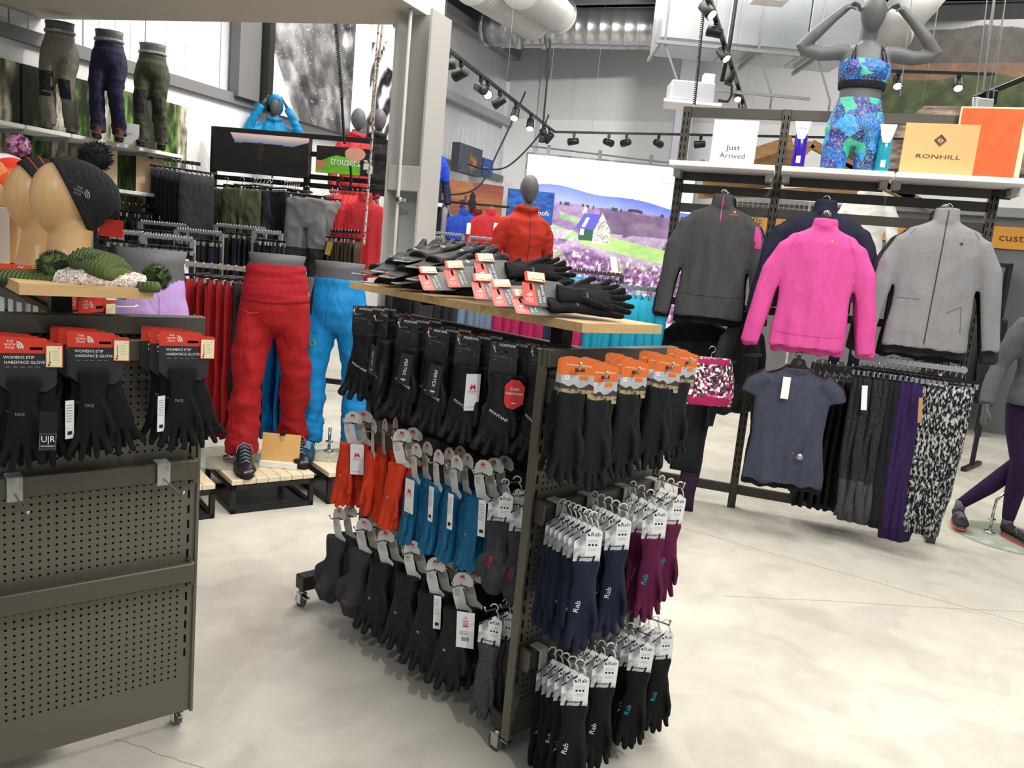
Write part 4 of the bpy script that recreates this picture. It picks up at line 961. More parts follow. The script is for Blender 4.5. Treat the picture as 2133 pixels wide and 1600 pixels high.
# ---- black padded gloves on the top rail of the long side
def srow(kind, px, py, n, lab, grp, off=.25, step=.055, yaw=0, tg=None, jit=.08, **k):
    p = sp(px, py, off); rg_hook(p - NS * (off - .05), p + NS * .035)
    for i in range(n): hang(kind, p - NS * (step * i) + US * (.004 * i), R(-45 + yaw) + rnd.uniform(-jit, jit), lab.replace('#', nth[i]), grp, i, tg if i == 0 else None, **k)
for j, (px, py, n, yaw, tg) in enumerate(((757, 655, 3, 32, None), (800, 668, 3, -20, 'pertex'), (850, 682, 3, 18, 'pertex'), (912, 702, 3, 16, 'pertex'), (975, 717, 3, 26, 'tag'), (1050, 733, 3, 34, 'gore'))):
    srow('black', px, py, n, 'black carded padded gloves, # on the ' + ['farthest', 'second', 'third', 'fourth', 'fifth', 'nearest'][j] + ' top hook of the long side', 'black padded gloves on the long side', yaw=yaw, tg=tg, off=.26)
srow('black', 1128, 742, 2, 'black padded gloves half behind the end panel, # of two', 'black padded gloves on the long side', off=.22, yaw=10)
for j, (px, py, n, yaw, kd, tg) in enumerate(((734, 880, 2, 35, 'red', 'me'), (778, 898, 3, -25, 'red', None), (836, 918, 2, 30, 'red', None), (866, 948, 2, -6, 'teal', 'me'), (912, 962, 3, -8, 'teal', 'code'), (950, 975, 2, -10, 'teal', 'code'), (1005, 985, 3, 10, 'teal', 'code'))):
    srow(kd, px, py, n, ['orange red', 'teal blue'][kd == 'teal'] + ' gloves on hooked card, # in the ' + ['first', 'second', 'third', 'fourth', 'fifth', 'sixth', 'nearest'][j] + ' middle row column', ['orange red', 'teal'][kd == 'teal'] + ' gloves in the middle row', yaw=yaw, tg=tg, off=.27, step=.05)
for j, (px, py, n, yaw, kd, tg) in enumerate(((706, 1078, 2, 10, 'mitt', None), (757, 1102, 2, 20, 'mitt', None), (802, 1125, 3, 22, 'dark', None), (858, 1150, 2, 24, 'dark', None), (906, 1186, 3, 20, 'dark', 'code'), (962, 1218, 2, 24, 'dark', 'fair'))):
    srow(kd, px, py, n, ['black padded gloves', 'charcoal fleece mitts'][kd == 'mitt'] + ' on hooked card, # in the ' + ['first', 'second', 'third', 'fourth', 'fifth', 'nearest'][j] + ' bottom row column', ['black gloves', 'charcoal mitts'][kd == 'mitt'] + ' in the bottom row', yaw=yaw, tg=tg, off=.27, step=.05)
srow('charcoal', 1052, 1008, 2, 'charcoal fold-back mitts on a white card left of the end panel, # pair', 'charcoal mitts beside the end panel', off=.28, yaw=45, jit=.02)
srow('charcoal', 1098, 1030, 2, 'charcoal fold-back mitts against the panel edge, # pair', 'charcoal mitts beside the end panel', off=.24, yaw=45, jit=.02)
srow('wool', 1030, 1268, 2, 'grey marl wool gloves on a white card, # pair', 'marl wool gloves beside the end panel', off=.28, yaw=30, jit=.02)
srow('wool', 1062, 1262, 2, 'dark marl wool gloves nearer the panel edge, # pair', 'marl wool gloves beside the end panel', off=.22, yaw=30, jit=.02)

# ---- gloves lying on the oak shelf
PO = a + u1 * .01 + u2 * .02
def lie(kind, s_, t_, z, fh, lab, grp, tilt=0.0, i=0, card=None, sc=1.0, yr=0):
    p = PO + u2 * s_ + u1 * t_ + V((0, 0, z)); sn, cs = math.sin(R(fh)), math.cos(R(fh)); phi = math.atan2(sn, -cs)
    M = Matrix.Translation(p) @ Matrix.Rotation(phi, 4, 'Z') @ Matrix.Rotation(R(-90 + tilt), 4, 'X') @ Matrix.Rotation(R(yr), 4, 'Z') @ Matrix.Scale(sc, 4)
    T = pack(kind, i)
    if card is not None: T[0] = ('header_card', card, None)
    return inst('glove_pair', T, M, lab, 'gloves', grp)
for j, (s_, t_, z, fh, tl) in enumerate(((1.30, .04, 1.372, 40, -12), (1.16, .05, 1.395, 30, -18), (1.05, .02, 1.38, 40, -14), (1.12, .12, 1.44, 36, -12), (.88, .03, 1.385, 52, -14), (.94, .0, 1.362, 66, -6), (1.22, .16, 1.45, 40, -8), (1.0, .10, 1.425, 46, -14))):
    lie('black', s_, t_, z, fh, 'black padded gloves lying on the oak shelf, ' + ['nearest the far end', 'second from the far end', 'third from the far end', 'topmost of the pile', 'fifth from the far end', 'beside the red carded gloves', 'hindmost on top', 'second highest of the pile'][j], 'padded gloves lying on the oak shelf', tl, j, sc=1.15)
for j, (s_, t_, z, fh, tl, yr) in enumerate(((.74, -.02, 1.385, 66, -4, -30), (.62, .0, 1.41, 70, -6, -34), (.50, .03, 1.44, 70, -3, -38), (.44, -.02, 1.385, 74, -3, -30), (.33, -.03, 1.375, 72, -4, -30), (.20, -.02, 1.40, 76, 2, -40), (.19, -.06, 1.363, 72, 0, -24))):
    lie('etip', s_, t_, z, fh, 'red carded dark gloves on the oak shelf, ' + ['nearest the black pile', 'second from the black pile', 'topmost of the pile', 'below the topmost pair', 'fifth from the black pile', 'uppermost at the shelf end', 'lowest at the shelf end'][j], 'red carded gloves lying on the oak shelf', tl, j, C_red2, yr=yr, sc=.86)

# ---------------------------------------------------------------- left stand
A_L = V((-.865, 2.19, 0)); HL = 49; UEL, NEL = dirh(HL), dirh(HL + 90); M_L = A_L - UEL * .31
LGM = TR(M_L, R(90 - HL))
def el(px, py, off): return onv(px, py, A_L + NEL * off, HL)
def llx(px, py): return (el(px, py, .05) - M_L).dot(UEL)
gondola('display_gondola', 'bronze perforated glove stand cut by the left edge of the photo', LGM, (1.165, .828, .525), clips=[(llx(30, 1010), .828, -.045, .17), (llx(340, 970), .828, -.045, .16)])
for BI, x in enumerate((llx(28, 690), llx(178, 690), llx(368, 690))):
    m = MB().use(CLIP); m.box((x, -.045, 1.195), (.05, .05, .006), .001); m.box((x, -.055, 1.17), (.034, .006, .05)); o = m.build('hook_bracket'); o.matrix_world = LGM; tag(o, 'pale grey hook bracket behind the ' + {0: 'left', 1: 'middle', 2: 'right'}[BI] + ' red carded gloves', 'bracket')
for j, (px, py, n) in enumerate(((385, 712, 3), (200, 714, 3), (55, 726, 3))):
    for i in range(n):
        p = el(px, py, .16) - NEL * (.04 * i) - UEL * (.010 * i)
        hang('etip', p, R(90 - HL - 14 + (6, 4, -4)[i]) + rnd.uniform(-.03, .03), 'black gloves on a red topped card, ' + nth[i] + ' of the ' + ['right', 'middle', 'left'][j] + ' column', 'red carded gloves on the left stand', i, (('code', 'code', 'ur')[j] if i == 0 else ('code' if i == 1 and j == 2 else None)), sc=.80)
hg = el(0, 620, 0)
# ================================================================ forms, garments, shoes
MAN = mat('mannequin_grey', '#5d5e60', rough=.5, spec=.35)
def ring_secs(secs): return secs
def legs_mesh(mt, L, Rr, hip=.085, top=.95, waist=(.135, .095), hips=(.158, .115), hem=.075, thigh=.088, knee=.07, bot=.07, amp=.010, seed=0, vox=.011, wy=0.0):
    """trousers on a leg form; L,Rr = (kneex,kneey,anklex,ankley) for left(-x) and right(+x)"""
    m = MB().use(mt)
    m.oval([(0, wy, top, waist[0], waist[1]), (0, wy, top - .05, waist[0] * 1.03, waist[1] * 1.03), (0, 0, .86, hips[0] * .97, hips[1]), (0, 0, .80, hips[0], hips[1] * 1.02), (0, 0, .73, hips[0] * .93, hips[1] * .9), (0, 0, .69, .10, .07)], 24)
    for s, (kx, ky, ax, ay) in ((-1, L), (1, Rr)):
        m.tube([(s * hip, 0, .84), (s * hip, 0, .74), (s * hip * .5 + kx * .5, ky * .5, .62), (kx, ky, .47), (kx * .5 + ax * .5, ky * .5 + ay * .5, .30), (ax, ay, bot + .05), (ax, ay - .004, bot)], [.08, thigh, thigh * .93, knee, (knee + hem) / 2, hem, hem * 1.02], 16)
    me = unify(m, vox, 5)
    if amp:
        wrinkle(me, amp * 1.2, (9, 9, 6), seed, True, lambda c: min(1, max(0, (.86 - c.z) * 4)))
        wrinkle(me, amp * .8, (11, 11, 19), seed + 2, False, lambda c: 1 if c.z < .62 else .5)
        wrinkle(me, amp * .5, (14, 14, 40), seed + 4, True, lambda c: 1 if c.z < .28 else .12)
    return smoothshade(me)
def waist_plug(secs, mt=MAN):
    m = MB().use(mt); m.oval(secs, 28); return m.mesh('waist_form')
def shoe_mesh(upper, sole, L=.28, H=.09, boot=False, lace=None, accent=None):
    """toe toward -y; origin under the heel on the ground"""
    m = MB().use(upper); rings = []; hh = .15 if boot else H
    for y, wd, zt, zb in ((.035, .022, hh * .75, .03), (.02, .034, hh, .025), (-.03, .037, hh * 1.03, .02), (-.075, .038, hh * .88, .02), (-.12, .042, .075, .02), (-.17, .048, .062, .02), (-.215, .046, .053, .02), (-.24, .03, .042, .022), (-.247, .012, .034, .024)):
        r = []
        for k in range(14):
            a = 2 * PI * k / 14; c, d = math.cos(a), math.sin(a); zc = (zt + zb) / 2
            wx = wd * (.62 if (d > .5 and y > -.1) else 1); r.append((wx * c, y * L / .28, zc + (zt - zb) / 2 * d))
        rings.append(r)
    m.loft(rings); u = m
    m.use(sole); P = []
    for k in range(20):
        a = 2 * PI * k / 20; y = math.sin(a) * .145 - .105; wx = .043 + .008 * max(0, -math.sin(a)) - .006 * (abs(math.cos(a)) < .5); P.append((math.cos(a) * wx, y * L / .28))
    m.slab(P, .004, .028); m.slab([(x * .93, y) for x, y in P], 0, .006)
    if accent: m.use(accent); m.slab([(x * 1.02, y * 1.004) for x, y in P], .003, .014)
    if lace:
        m.use(lace)
        for k in range(6):
            y = -.085 - k * .018; z = hh * .9 - k * (hh * .9 - .07) / 5.0; m.tube([(-.022, y, z - .006), (0, y - .006, z + .008), (.022, y, z - .006)], .0025, 4)
        m.tube([(0, -.085, hh * .88), (.03, -.10, hh * .9), (.045, -.12, hh * .6)], .0018, 4); m.tube([(0, -.085, hh * .88), (-.03, -.10, hh * .85), (-.04, -.125, hh * .65)], .0018, 4)
    return m.mesh('shoe')
SH_hike = shoe_mesh(mat('shoe_black_gloss', '#17181b', rough=.25, spec=.6), mat('shoe_sole', '#121214', rough=.7), boot=True, lace=mat('lace_blue', '#6fa3b8'), accent=None)
SH_brown = shoe_mesh(cloth('boot_brown', '#43281f', '#5a3527', rough=.6), MATS['shoe_sole'], boot=True, lace=mat('lace_brown', '#6b4632'))
SH_grey = shoe_mesh(cloth('boot_grey', '#3d3c39', '#55534d', rough=.7), MATS['shoe_sole'], boot=False, lace=mat('lace_grey', '#77746c'))
SH_black = shoe_mesh(cloth('boot_black', '#1b1a1a', '#28282a', rough=.6), MATS['shoe_sole'], boot=True, lace=mat('lace_black', '#2c2c2e'))
SH_run = shoe_mesh(cloth('runner_black', '#1c1a1c', '#2b272a', rough=.7), mat('sole_grey', '#5d5b5d', rough=.6), lace=mat('lace_lilac', '#8f8594'), accent=mat('sole_coral', '#e2473f', rough=.5))
SH_blue = shoe_mesh(cloth('runner_navy', '#1d3350', '#27456b', rough=.6), mat('sole_dark', '#2b2f36'), lace=mat('lace_sky', '#8fd0e8'))
SH_pink = shoe_mesh(cloth('runner_plum', '#5b2430', '#7a3440', rough=.7), mat('sole_pink', '#c4375e'), lace=MATS['lace_grey'])
def egg(m, c, r=(.078, .098, .118), tilt=0.0):
    """smooth faceless head: narrower at the chin"""
    rings = []
    for i in range(1, 14):
        ph = PI * i / 14; z = -math.cos(ph); w = math.sin(ph); kk = 1.0 - .18 * max(0, -z)
        rings.append([V((r[0] * w * kk * math.cos(2 * PI * k / 18), r[1] * w * kk * math.sin(2 * PI * k / 18) - .02 * max(0, -z), r[2] * z)) for k in range(18)])
    Rt = Matrix.Rotation(tilt, 3, 'X'); m.loft([[tuple(Rt @ p + V(c)) for p in rr] for rr in rings])
def torso_mesh(mt, secs, arms=(), tubes=(), vox=.011, amp=.008, seed=0, sc=(7, 7, 12), sm=5):
    m = MB().use(mt); m.oval(secs, 24)
    for pts, rr in arms: m.tube(pts, rr, 14)
    for pts, rr in tubes: m.tube(pts, rr, 12)
    me = unify(m, vox, sm)
    if amp: wrinkle(me, amp, sc, seed, True)
    return smoothshade(me)
def mark(me, fn, name, parent, label=None, off=.0018):
    m = MB(); fn(m); m.v = [V((v.x, -.9, v.z)) for v in m.v]; drape(m, me, off); return m.build(name, parent, label)
def strips(me, mt, lst, name, parent):
    for pts, w in lst: mark(me, lambda m: (m.use(mt), strip(m, pts, w)), name, parent)
def strip(m, pts, w):
    """thin draped band following points in x-z"""
    out = []
    for i in range(len(pts) - 1):
        p, q = V((pts[i][0], 0, pts[i][1])), V((pts[i + 1][0], 0, pts[i + 1][1])); d = (q - p); n = max(1, int(d.length / .02)); d.normalize(); nn = V((-d.z, 0, d.x)) * w / 2
        for k in range(n):
            a = p.lerp(q, k / n); b = p.lerp(q, (k + 1) / n); m.add([a - nn, b - nn, b + nn, a + nn], [(0, 1, 2, 3)])
def fill(m, x0, x1, z0, z1, n=6):
    """draped patch"""
    for i in range(n):
        for j in range(n):
            a = x0 + (x1 - x0) * i / n; b = x0 + (x1 - x0) * (i + 1) / n; c = z0 + (z1 - z0) * j / n; d = z0 + (z1 - z0) * (j + 1) / n
            m.add([(a, 0, c), (b, 0, c), (b, 0, d), (a, 0, d)], [(0, 1, 2, 3)])

# ---------------------------------------------------------------- three leg forms on plinths
PINE = mat('pale_pine', '#e6dcc3', rough=.5, var=(5, '#d3c4a2', .3), stretch=(8, 1, 8))
def plinth(lab, x, y, rz, w=.46, d=.49, h=.185):
    t = thing('plinth', lab, 'plinth', (x, y, 0), rz)
    n = 7
    for k in range(n): m = MB().use(PINE); m.box((w * (k + .5) / n, d / 2, h - .012), (w / n - .002, d, .03), .003); m.build('plank', t)
    m = MB().use(BLKM); b = .026
    for X in (b / 2, w - b / 2):
        for Y in (b / 2, d - b / 2): m.box((X, Y, (h - .03) / 2), (b, b, h - .03))
    for z in (b / 2, h - .03 - b / 2):
        for Y in (b / 2, d - b / 2): m.box((w / 2, Y, z), (w, b, b))
        for X in (b / 2, w - b / 2): m.box((X, d / 2, z), (b, d, b))
    m.build('frame', t); m = MB().use(mat('black_tray', '#3c3c3e', rough=.3)); m.box((w / 2, d / 2, .01), (w - .05, d - .05, .006)); m.build('tray', t); return t
PZ = .188
plinth('low pine and black steel plinth under the red trousers', -1.425, 4.051, R(37))
plinth('low pine and black steel plinth under the blue trousers', -.985, 4.36, R(37), .52)
plinth('low pine and black steel plinth half hidden by the left stand', -1.48 - .46 * .8, 3.973 - .46 * .6, R(37))
def glass_disc(t, c, r, mt=None):
    m = MB().use(mt or mat('glass_base', '#c4d0be', rough=.05, spec=.5, alpha=.35)); m.tube([(c[0], c[1], 0), (c[0], c[1], .008)], r, 48); m.build('glass_base', t)
    m = MB().use(CHR); m.tube([(c[0], c[1] + .0, .008), (c[0], c[1], .012)], .03, 14); m.tube([(c[0], c[1], .01), (c[0], c[1], .14)], .009, 10); m.tube([(c[0] - .02, c[1], .06), (c[0] + .02, c[1], .06)], .006, 8); m.build('support_rod', t)
def legform(lab, x, y, z, rz, sc, mt, L, Rr, shoes=None, plug=None, extra=None, seed=0, name='leg_mannequin', disc=None, **k):
    t = thing(name, lab, 'mannequin', M=TR((x, y, z), rz, sc=sc)); me = legs_mesh(mt, L, Rr, seed=seed, **k); o = obj('trousers', me, t)
    obj('waist_form', waist_plug(plug or [(0, 0, .90, .12, .085), (0, 0, .98, .128, .09), (0, 0, 1.03, .128, .09), (0, 0, 1.065, .136, .095)]), t)
    if shoes:
        for (ax, ay, r) in ((L[2], L[3], .22), (Rr[2], Rr[3], .3)):
            s = obj('shoe', shoes, t); s.matrix_local = TR((ax, ay, 0), r)
    if disc: glass_disc(t, disc, .22)
    if extra: extra(t, me)
    return t
RED = cloth('red_cotton', '#8f1216', '#a3181c', rough=.75, scale=9, bump=.55); RED2 = cloth('dark_red_cotton', '#8a1518', '#9c1a1e', rough=.75, scale=9, bump=.6)
SKY = cloth('sky_blue_nylon', '#0d76b2', '#1283c4', rough=.6, scale=10, bump=.4); LIL = cloth('lilac_nylon', '#a98ac2', '#b496cc', rough=.7, scale=10, bump=.5)
def red_extra(t, me):
    m = MB().use(cloth('red_jersey', '#921620', '#a31d28', rough=.85, scale=30, bump=.6)); m.oval([(0, 0, .83, .155, .115), (0, 0, .835, .166, .124), (0, 0, .88, .163, .122), (0, 0, .94, .150, .110), (0, 0, 1.015, .140, .102), (0, 0, 1.02, .134, .096)], 28)
    b = unify(m, .008, 2); wrinkle(b, .007, (4, 4, 30), 3, True); obj('waistband', smoothshade(b), t)
    mark(me, lambda m: (m.use(mat('thread_orange', '#e0703a')), strip(m, [(-.15, .79), (-.11, .775), (-.07, .785)], .003)), 'pocket_edge', t)
legform('leg form in bright red climbing trousers with folded waistband', -1.345, 4.40, PZ, R(14), 1.12, RED, (-.115, -.03, -.13, -.03), (.11, .05, .11, .16), SH_hike, None, red_extra, seed=3, thigh=.092, knee=.076, hem=.076, amp=.014, top=.97, disc=(-.20, .10, 0))
def blue_extra(t, me):
    mark(me, lambda m: (m.use(cloth('black_panel', '#23242a')), fill(m, -.19, -.118, .78, .93, 5)), 'side_panel', t, 'black hip panel')
    mark(me, lambda m: (m.use(mat('badge_ring', '#8fae5a')), m.tube([(-.1 + .016 * math.cos(a), 0, .63 + .016 * math.sin(a)) for a in [2 * PI * k / 12 for k in range(13)]], .0025, 4)), 'badge', t)
    strips(me, mat('seam_blue', '#0a5f96'), [([(-.15, .80), (-.12, .70), (-.05, .67), (.0, .68)], .003), ([(-.03, .93), (-.028, .72)], .003), ([(.11, .92), (.09, .84), (.11, .76)], .003)], 'pocket_seam', t)
legform('leg form in bright blue trousers beside the centre stand', -1.075, 4.74, PZ, R(-2), 1.10, SKY, (-.12, -.02, -.12, .0), (.12, .02, .13, .03), SH_blue, None, blue_extra, seed=8, thigh=.094, knee=.076, hem=.078, amp=.012, top=.98, disc=(-.02, .06, 0))
def lil_extra(t, me):
    mark(me, lambda m: (m.use(mat('coral_edge', '#e0707c')), strip(m, [(-.10, 1.00), (.0, .965), (.06, .96), (.10, .985)], .012)), 'waist_trim', t, 'coral waist trim')
    strips(me, mat('seam_lilac', '#7f649a'), [([(.07, .88), (.075, .74)], .003), ([(.10, .72), (.11, .6), (.14, .52)], .003)], 'pocket_seam', t)
legform('leg form in lilac trousers behind the left stand', -1.85, 4.0, PZ - .03, R(6), 1.11, LIL, (-.13, -.02, -.14, .0), (.12, .02, .15, .03), SH_pink, [(0, 0, .88, .14, .10), (0, 0, .95, .142, .102), (0, 0, 1.02, .138, .098), (0, 0, 1.08, .152, .108)], lil_extra, seed=12, top=1.04, thigh=.092, knee=.072, amp=.013)
plinth('low pine and black steel plinth under the lilac trousers', -2.13, 3.78, R(20), h=.155)
t = thing('sign_card', 'tan sign card held by a black bulldog clip on the plinth', 'sign', V(atz(582, 972, PZ + .002)), R(2))
m = MB().use(mat('tan_card', '#dcb070', rough=.45)); m.at(rx=R(-8)); m.box((0, 0, .105), (.215, .004, .165)); m.build('card', t)
m = MB().use(mat('white_perspex', '#eef0ea', rough=.2)); m.box((0, -.012, .015), (.21, .04, .03)); m.build('card_holder', t)
m = MB().use(BLK); m.at(rx=R(-8)); m.box((.005, -.004, .187), (.03, .016, .016)); c = m.build('bulldog_clip', t); m = MB().use(CHR); m.at(rx=R(-8)); m.tube([(-.004, -.01, .18), (-.003, -.012, .152), (.013, -.012, .152), (.014, -.01, .18)], .0015, 4); m.build('clip_wire', c)

# ---------------------------------------------------------------- hangers and hanging garments
def hanger_mesh(kind='clip', w=.17, dz=0.0):
    m = MB().use(CHR); m.tube([(0, 0, -.055)] + [(.0, 0, -.02)] + [(.019 * math.cos(a) - .0, 0, .0 + .019 * math.sin(a)) for a in [R(k) for k in range(-60, 200, 30)]], .0022, 5)
    m.use(BLK)
    if kind == 'clip':
        m.box((0, 0, -.062), (w * 2, .009, .018), .003); m.use(CHR)
        for s in (-1, 1): m.box((s * w * .8, 0, -.085), (.022, .014, .03), .002)
    else:
        m.tube([(-w, 0, -.105 - dz), (-w * .55, 0, -.085 - dz), (-.03, 0, -.06 - dz * .5), (.03, 0, -.06 - dz * .5), (w * .55, 0, -.085 - dz), (w, 0, -.105 - dz)], [(.010, .007)] * 6, 6)
    return m.mesh('hanger')
HG_clip, HG_top, HG_small = hanger_mesh('clip'), hanger_mesh('top', .19), hanger_mesh('clip', .11)
def slab_mesh(mt, w0, w1, th, ln, z0=-.09, seed=0, secs=9, shoulder=False, amp=.012, extra=()):
    m = MB().use(mt); S = []
    for i in range(secs):
        f = i / (secs - 1); z = z0 - ln * f; w_ = w0 + (w1 - w0) * f
        if shoulder and i == 0: S.append((0, 0, z0 + .045, .05, th * .35)); S.append((0, 0, z0 + .02, w0 * .55, th * .42))
        S.append((0, 0, z, w_, th / 2))
    m.oval(S, 18, p=.75)
    if shoulder:
        for s in (-1, 1): m.tube([(s * w0 * .8, 0, z0), (s * (w0 + .03), 0, z0 - .1), (s * (w0 + .05), 0, z0 - ln * .5), (s * (w0 + .04), 0, z0 - ln * .9)], [(.05, .05), (.055, .04), (.045, .035), (.035, .03)], 10)
    rr = random.Random(seed)
    for i, v in enumerate(m.v):
        d = max(0, (z0 - v.z)) / ln; v.y += (noise.noise(V((v.x * 14 + seed * 3.1, seed, v.z * 3))) * amp * 1.6) * (.35 + d); v.x += noise.noise(V((seed, v.z * 5, v.x * 2))) * amp * d
    return m.mesh('garment')
def garment(name, me, hg, M, lab, cat, grp=None, extra=()):
    o = bpy.data.objects.new(name, me); o.matrix_world = M; COL.objects.link(o); tag(o, lab, cat, grp)
    if hg: c = bpy.data.objects.new('hanger', hg); COL.objects.link(c); c.parent = o
    for nm, m2, M2 in extra:
        c = bpy.data.objects.new(nm, m2); COL.objects.link(c); c.parent = o
        if M2 is not None: c.matrix_local = M2
    return o
def rail(name, lab, p, q, r=.014, legs=True, mt=BLKM, foot=.25, drop=None):
    p, q = V(p), V(q); t = thing(name, lab, 'clothes rail', (p.x, p.y, 0)); P0 = V((p.x, p.y, 0)); m = MB().use(mt); m.bar(p - P0, q - P0, .014, .03); m.build('rail', t)
    if legs:
        d = (q - p); d.z = 0; d.normalize(); n = V((-d.y, d.x, 0))
        for e in (p, q):
            m = MB().use(mt); b = V((e.x, e.y, 0)) - P0; m.bar(b, b + V((0, 0, e.z)), .03, .03); m.bar(b - n * foot + V((0, 0, .02)), b + n * foot + V((0, 0, .02)), .04, .03); m.build('leg', t)
    return t
def rail_row(p, q, items, lab, grp, name='hanging_trousers', cat='trousers', hg=HG_clip, zoff=-.0, jit=.12, num=None):
    num = (len(items) <= 20) if num is None else num; cnt = {}
    """items: meshes in order from p to q; lab may hold one {} for colour"""
    p, q = V(p), V(q); d = (q - p).normalized(); rz = math.atan2(-d.x, d.y); n = len(items)
    for i, it in enumerate(items):
        me, c = it if isinstance(it, tuple) else (it, '')
        M = TR(p.lerp(q, (i + .5) / n) + V((0, 0, zoff)), rz + rnd.uniform(-jit, jit) + (PI if False else 0))
        garment(name, me, hg, M, lab.replace('{}', c) + (', ' + ORD[i] + ' from the left' if num else '' if n < 21 or cnt.get(c, 0) > 19 else ', ' + ORD[cnt.get(c, 0)] + (' of its colour' if c else '') + ' from the left'), cat, (grp + ' ' + c).strip()); cnt[c] = cnt.get(c, 0) + 1
K1 = cloth('rail_black', '#151619', '#1e2024', rough=.8, scale=12); K2 = cloth('rail_charcoal', '#232427', '#303236', rough=.8, scale=12); K3 = cloth('rail_navy', '#1a2238', '#232d48', rough=.8, scale=12)
OLV = cloth('rail_olive', '#474a36', '#55583f', rough=.8, scale=9); GRY = cloth('rail_grey', '#6d6a64', '#7f7c75', rough=.7, scale=9); BRN = cloth('rail_brown', '#3e352b', '#4c4234', rough=.8, scale=9)
TEAL = cloth('fleece_teal', '#167f9c', '#1d8fac', rough=.9, scale=30); MAG = cloth('fleece_magenta', '#9a1c4d', '#ab275a', rough=.9, scale=30); GBL = cloth('fleece_slate', '#5f7186', '#6b7d92', rough=.9, scale=30)
CRD = cloth('jacket_red', '#b0242c', '#c02e35', rough=.6, scale=9); RBL = cloth('jacket_blue', '#1d3fa6', '#264cba', rough=.6, scale=9); MRN = cloth('jacket_wine', '#5c1622', '#6c1c2a', rough=.6, scale=9)
def tro(mt, s, w0=.10, w1=.11, ln=.95): return slab_mesh(mt, w0, w1, .035, ln, seed=s)
def top_(mt, s, ln=.62, w=.2): return slab_mesh(mt, w, w * 1.03, .045, ln, seed=s, shoulder=True)
# ================================================================ white frame rack with red and blue trousers
LWM_ = mat('white_enamel', '#e3e4e4', rough=.35)
ra, rb = aty(380, 548, 5.0), aty(628, 566, 4.95); rb.z = ra.z
t = thing('clothes_rail', 'white tubular frame rail behind the red trousers', 'clothes rail', (ra.x, ra.y, 0)); P0 = V((ra.x, ra.y, 0))
m = MB().use(mat('brushed_rail', '#b9b3a8', rough=.3, metal=.7)); m.bar(V((0, 0, ra.z)), rb - P0, .02, .03); m.build('rail', t)
for e, sgn in ((ra, 1), (rb, 1)):
    b = V((e.x, e.y, 0)) - P0; m = MB().use(LWM_); top = b + V((0, 0, ra.z + .02)); k = b + V((.13, -.05, ra.z - .45))
    m.bar(top, k, .028, .028); m.bar(k, b + V((.11, -.05, .0)), .028, .028); m.bar(top + V((0, .06, 0)), b + V((-.1, .3, 0)), .028, .028); m.build('leg', t)
ti = [(tro(RED2, s, .12, .12, .98), 'dark red') for s in (1, 2)]; tb = [(tro(SKY, s + 5, .12, .11, .95), 'blue') for s in (1, 2)]; tk = [(tro(K1, 9, .12, .11, .95), 'black')]
seq = [ti[0], ti[1], ti[0], ti[1], ti[0], ti[1]] + tk * 2 + [tb[0], tk[0], tb[1]] + tb
p, q = ra.lerp(rb, .08), ra.lerp(rb, .97)
rail_row(p, q, seq, '{} trousers clipped to the white frame rail', 'trousers on the white frame rail', jit=.25, num=True)

# ================================================================ right hand rack
PR = V((1.516, 5.088, 0)); HR = 108; UR, NR = dirh(HR), dirh(HR + 90); RZR = R(-18)
RKM = TR(PR, RZR)
RB = mat('rack_bronze', '#48453f', rough=.42, metal=.35)
t = thing('display_rack', 'tall bronze display rack with white shelves on the right', 'display rack', M=RKM)
XL, XM, XR = -.60, 0.0, 1.19
for x, nm in ((XL, 1), (XM, 1), (XR, 1)):
    m = MB().use(RB); m.box((x, 0, 1.26), (.05, .06, 2.52), .002); p_ = m.build('post', t)
    m = MB().use(HOLE)
    for iz in range(46):
        for dx in (-.012, .012): m.box((x + dx, -.0305, .22 + iz * .05), (.006, .001, .028))
    m.build('slot_column', p_, kind='stuff')
for x0, x1 in ((XL, XM), (XM, XR)):
    for z, h in ((2.49, .06), (2.02, .055), (1.90, .055), (1.30, .05), (.12, .06)):
        m = MB().use(RB); m.box(((x0 + x1) / 2, -.0, z), (x1 - x0 - .05, .03, h), .002); m.build('cross_beam', t)
m = MB().use(RB); m.box((XL, .25, .02), (.05, .5, .03)); m.box((XR, .25, .02), (.05, .5, .03)); m.build('foot', t)
for x0, x1, nm in ((XL - .03, XM - .02, 0), (XM + .02, .62, 0), (.63, XR + .1, 0)):
    m = MB().use(mat('shelf_white', '#f1f1f0', rough=.4)); m.box(((x0 + x1) / 2, -.16, 2.135), (x1 - x0, .32, .03), .003); s_ = m.build('shelf', t)
    m = MB().use(RB); m.box(((x0 + x1) / 2, -.02, 2.095), (x1 - x0 - .04, .02, .055)); m.build('shelf_beam', s_)
    for x in (x0 + .03, x1 - .03): m = MB().use(CLIP); m.box((x, -.09, 2.10), (.04, .14, .05)); m.build('shelf_bracket', s_)
SHZ = 2.151
def rp(px, py, off=0.0): return onv(px, py, PR + NR * off, HR)       # plane in front of the rack
def arm(px, py, off, L=None):
    p = rp(px, py, off); Mi = RKM.inverted(); e = Mi @ p; m = MB().use(RB); m.box((e.x, (e.y) / 2 - .01, e.z - .035), (.02, abs(e.y) + .02, .022)); m.box((e.x, e.y, e.z - .02), (.02, .012, .05)); m.build('hanging_arm', t); return p
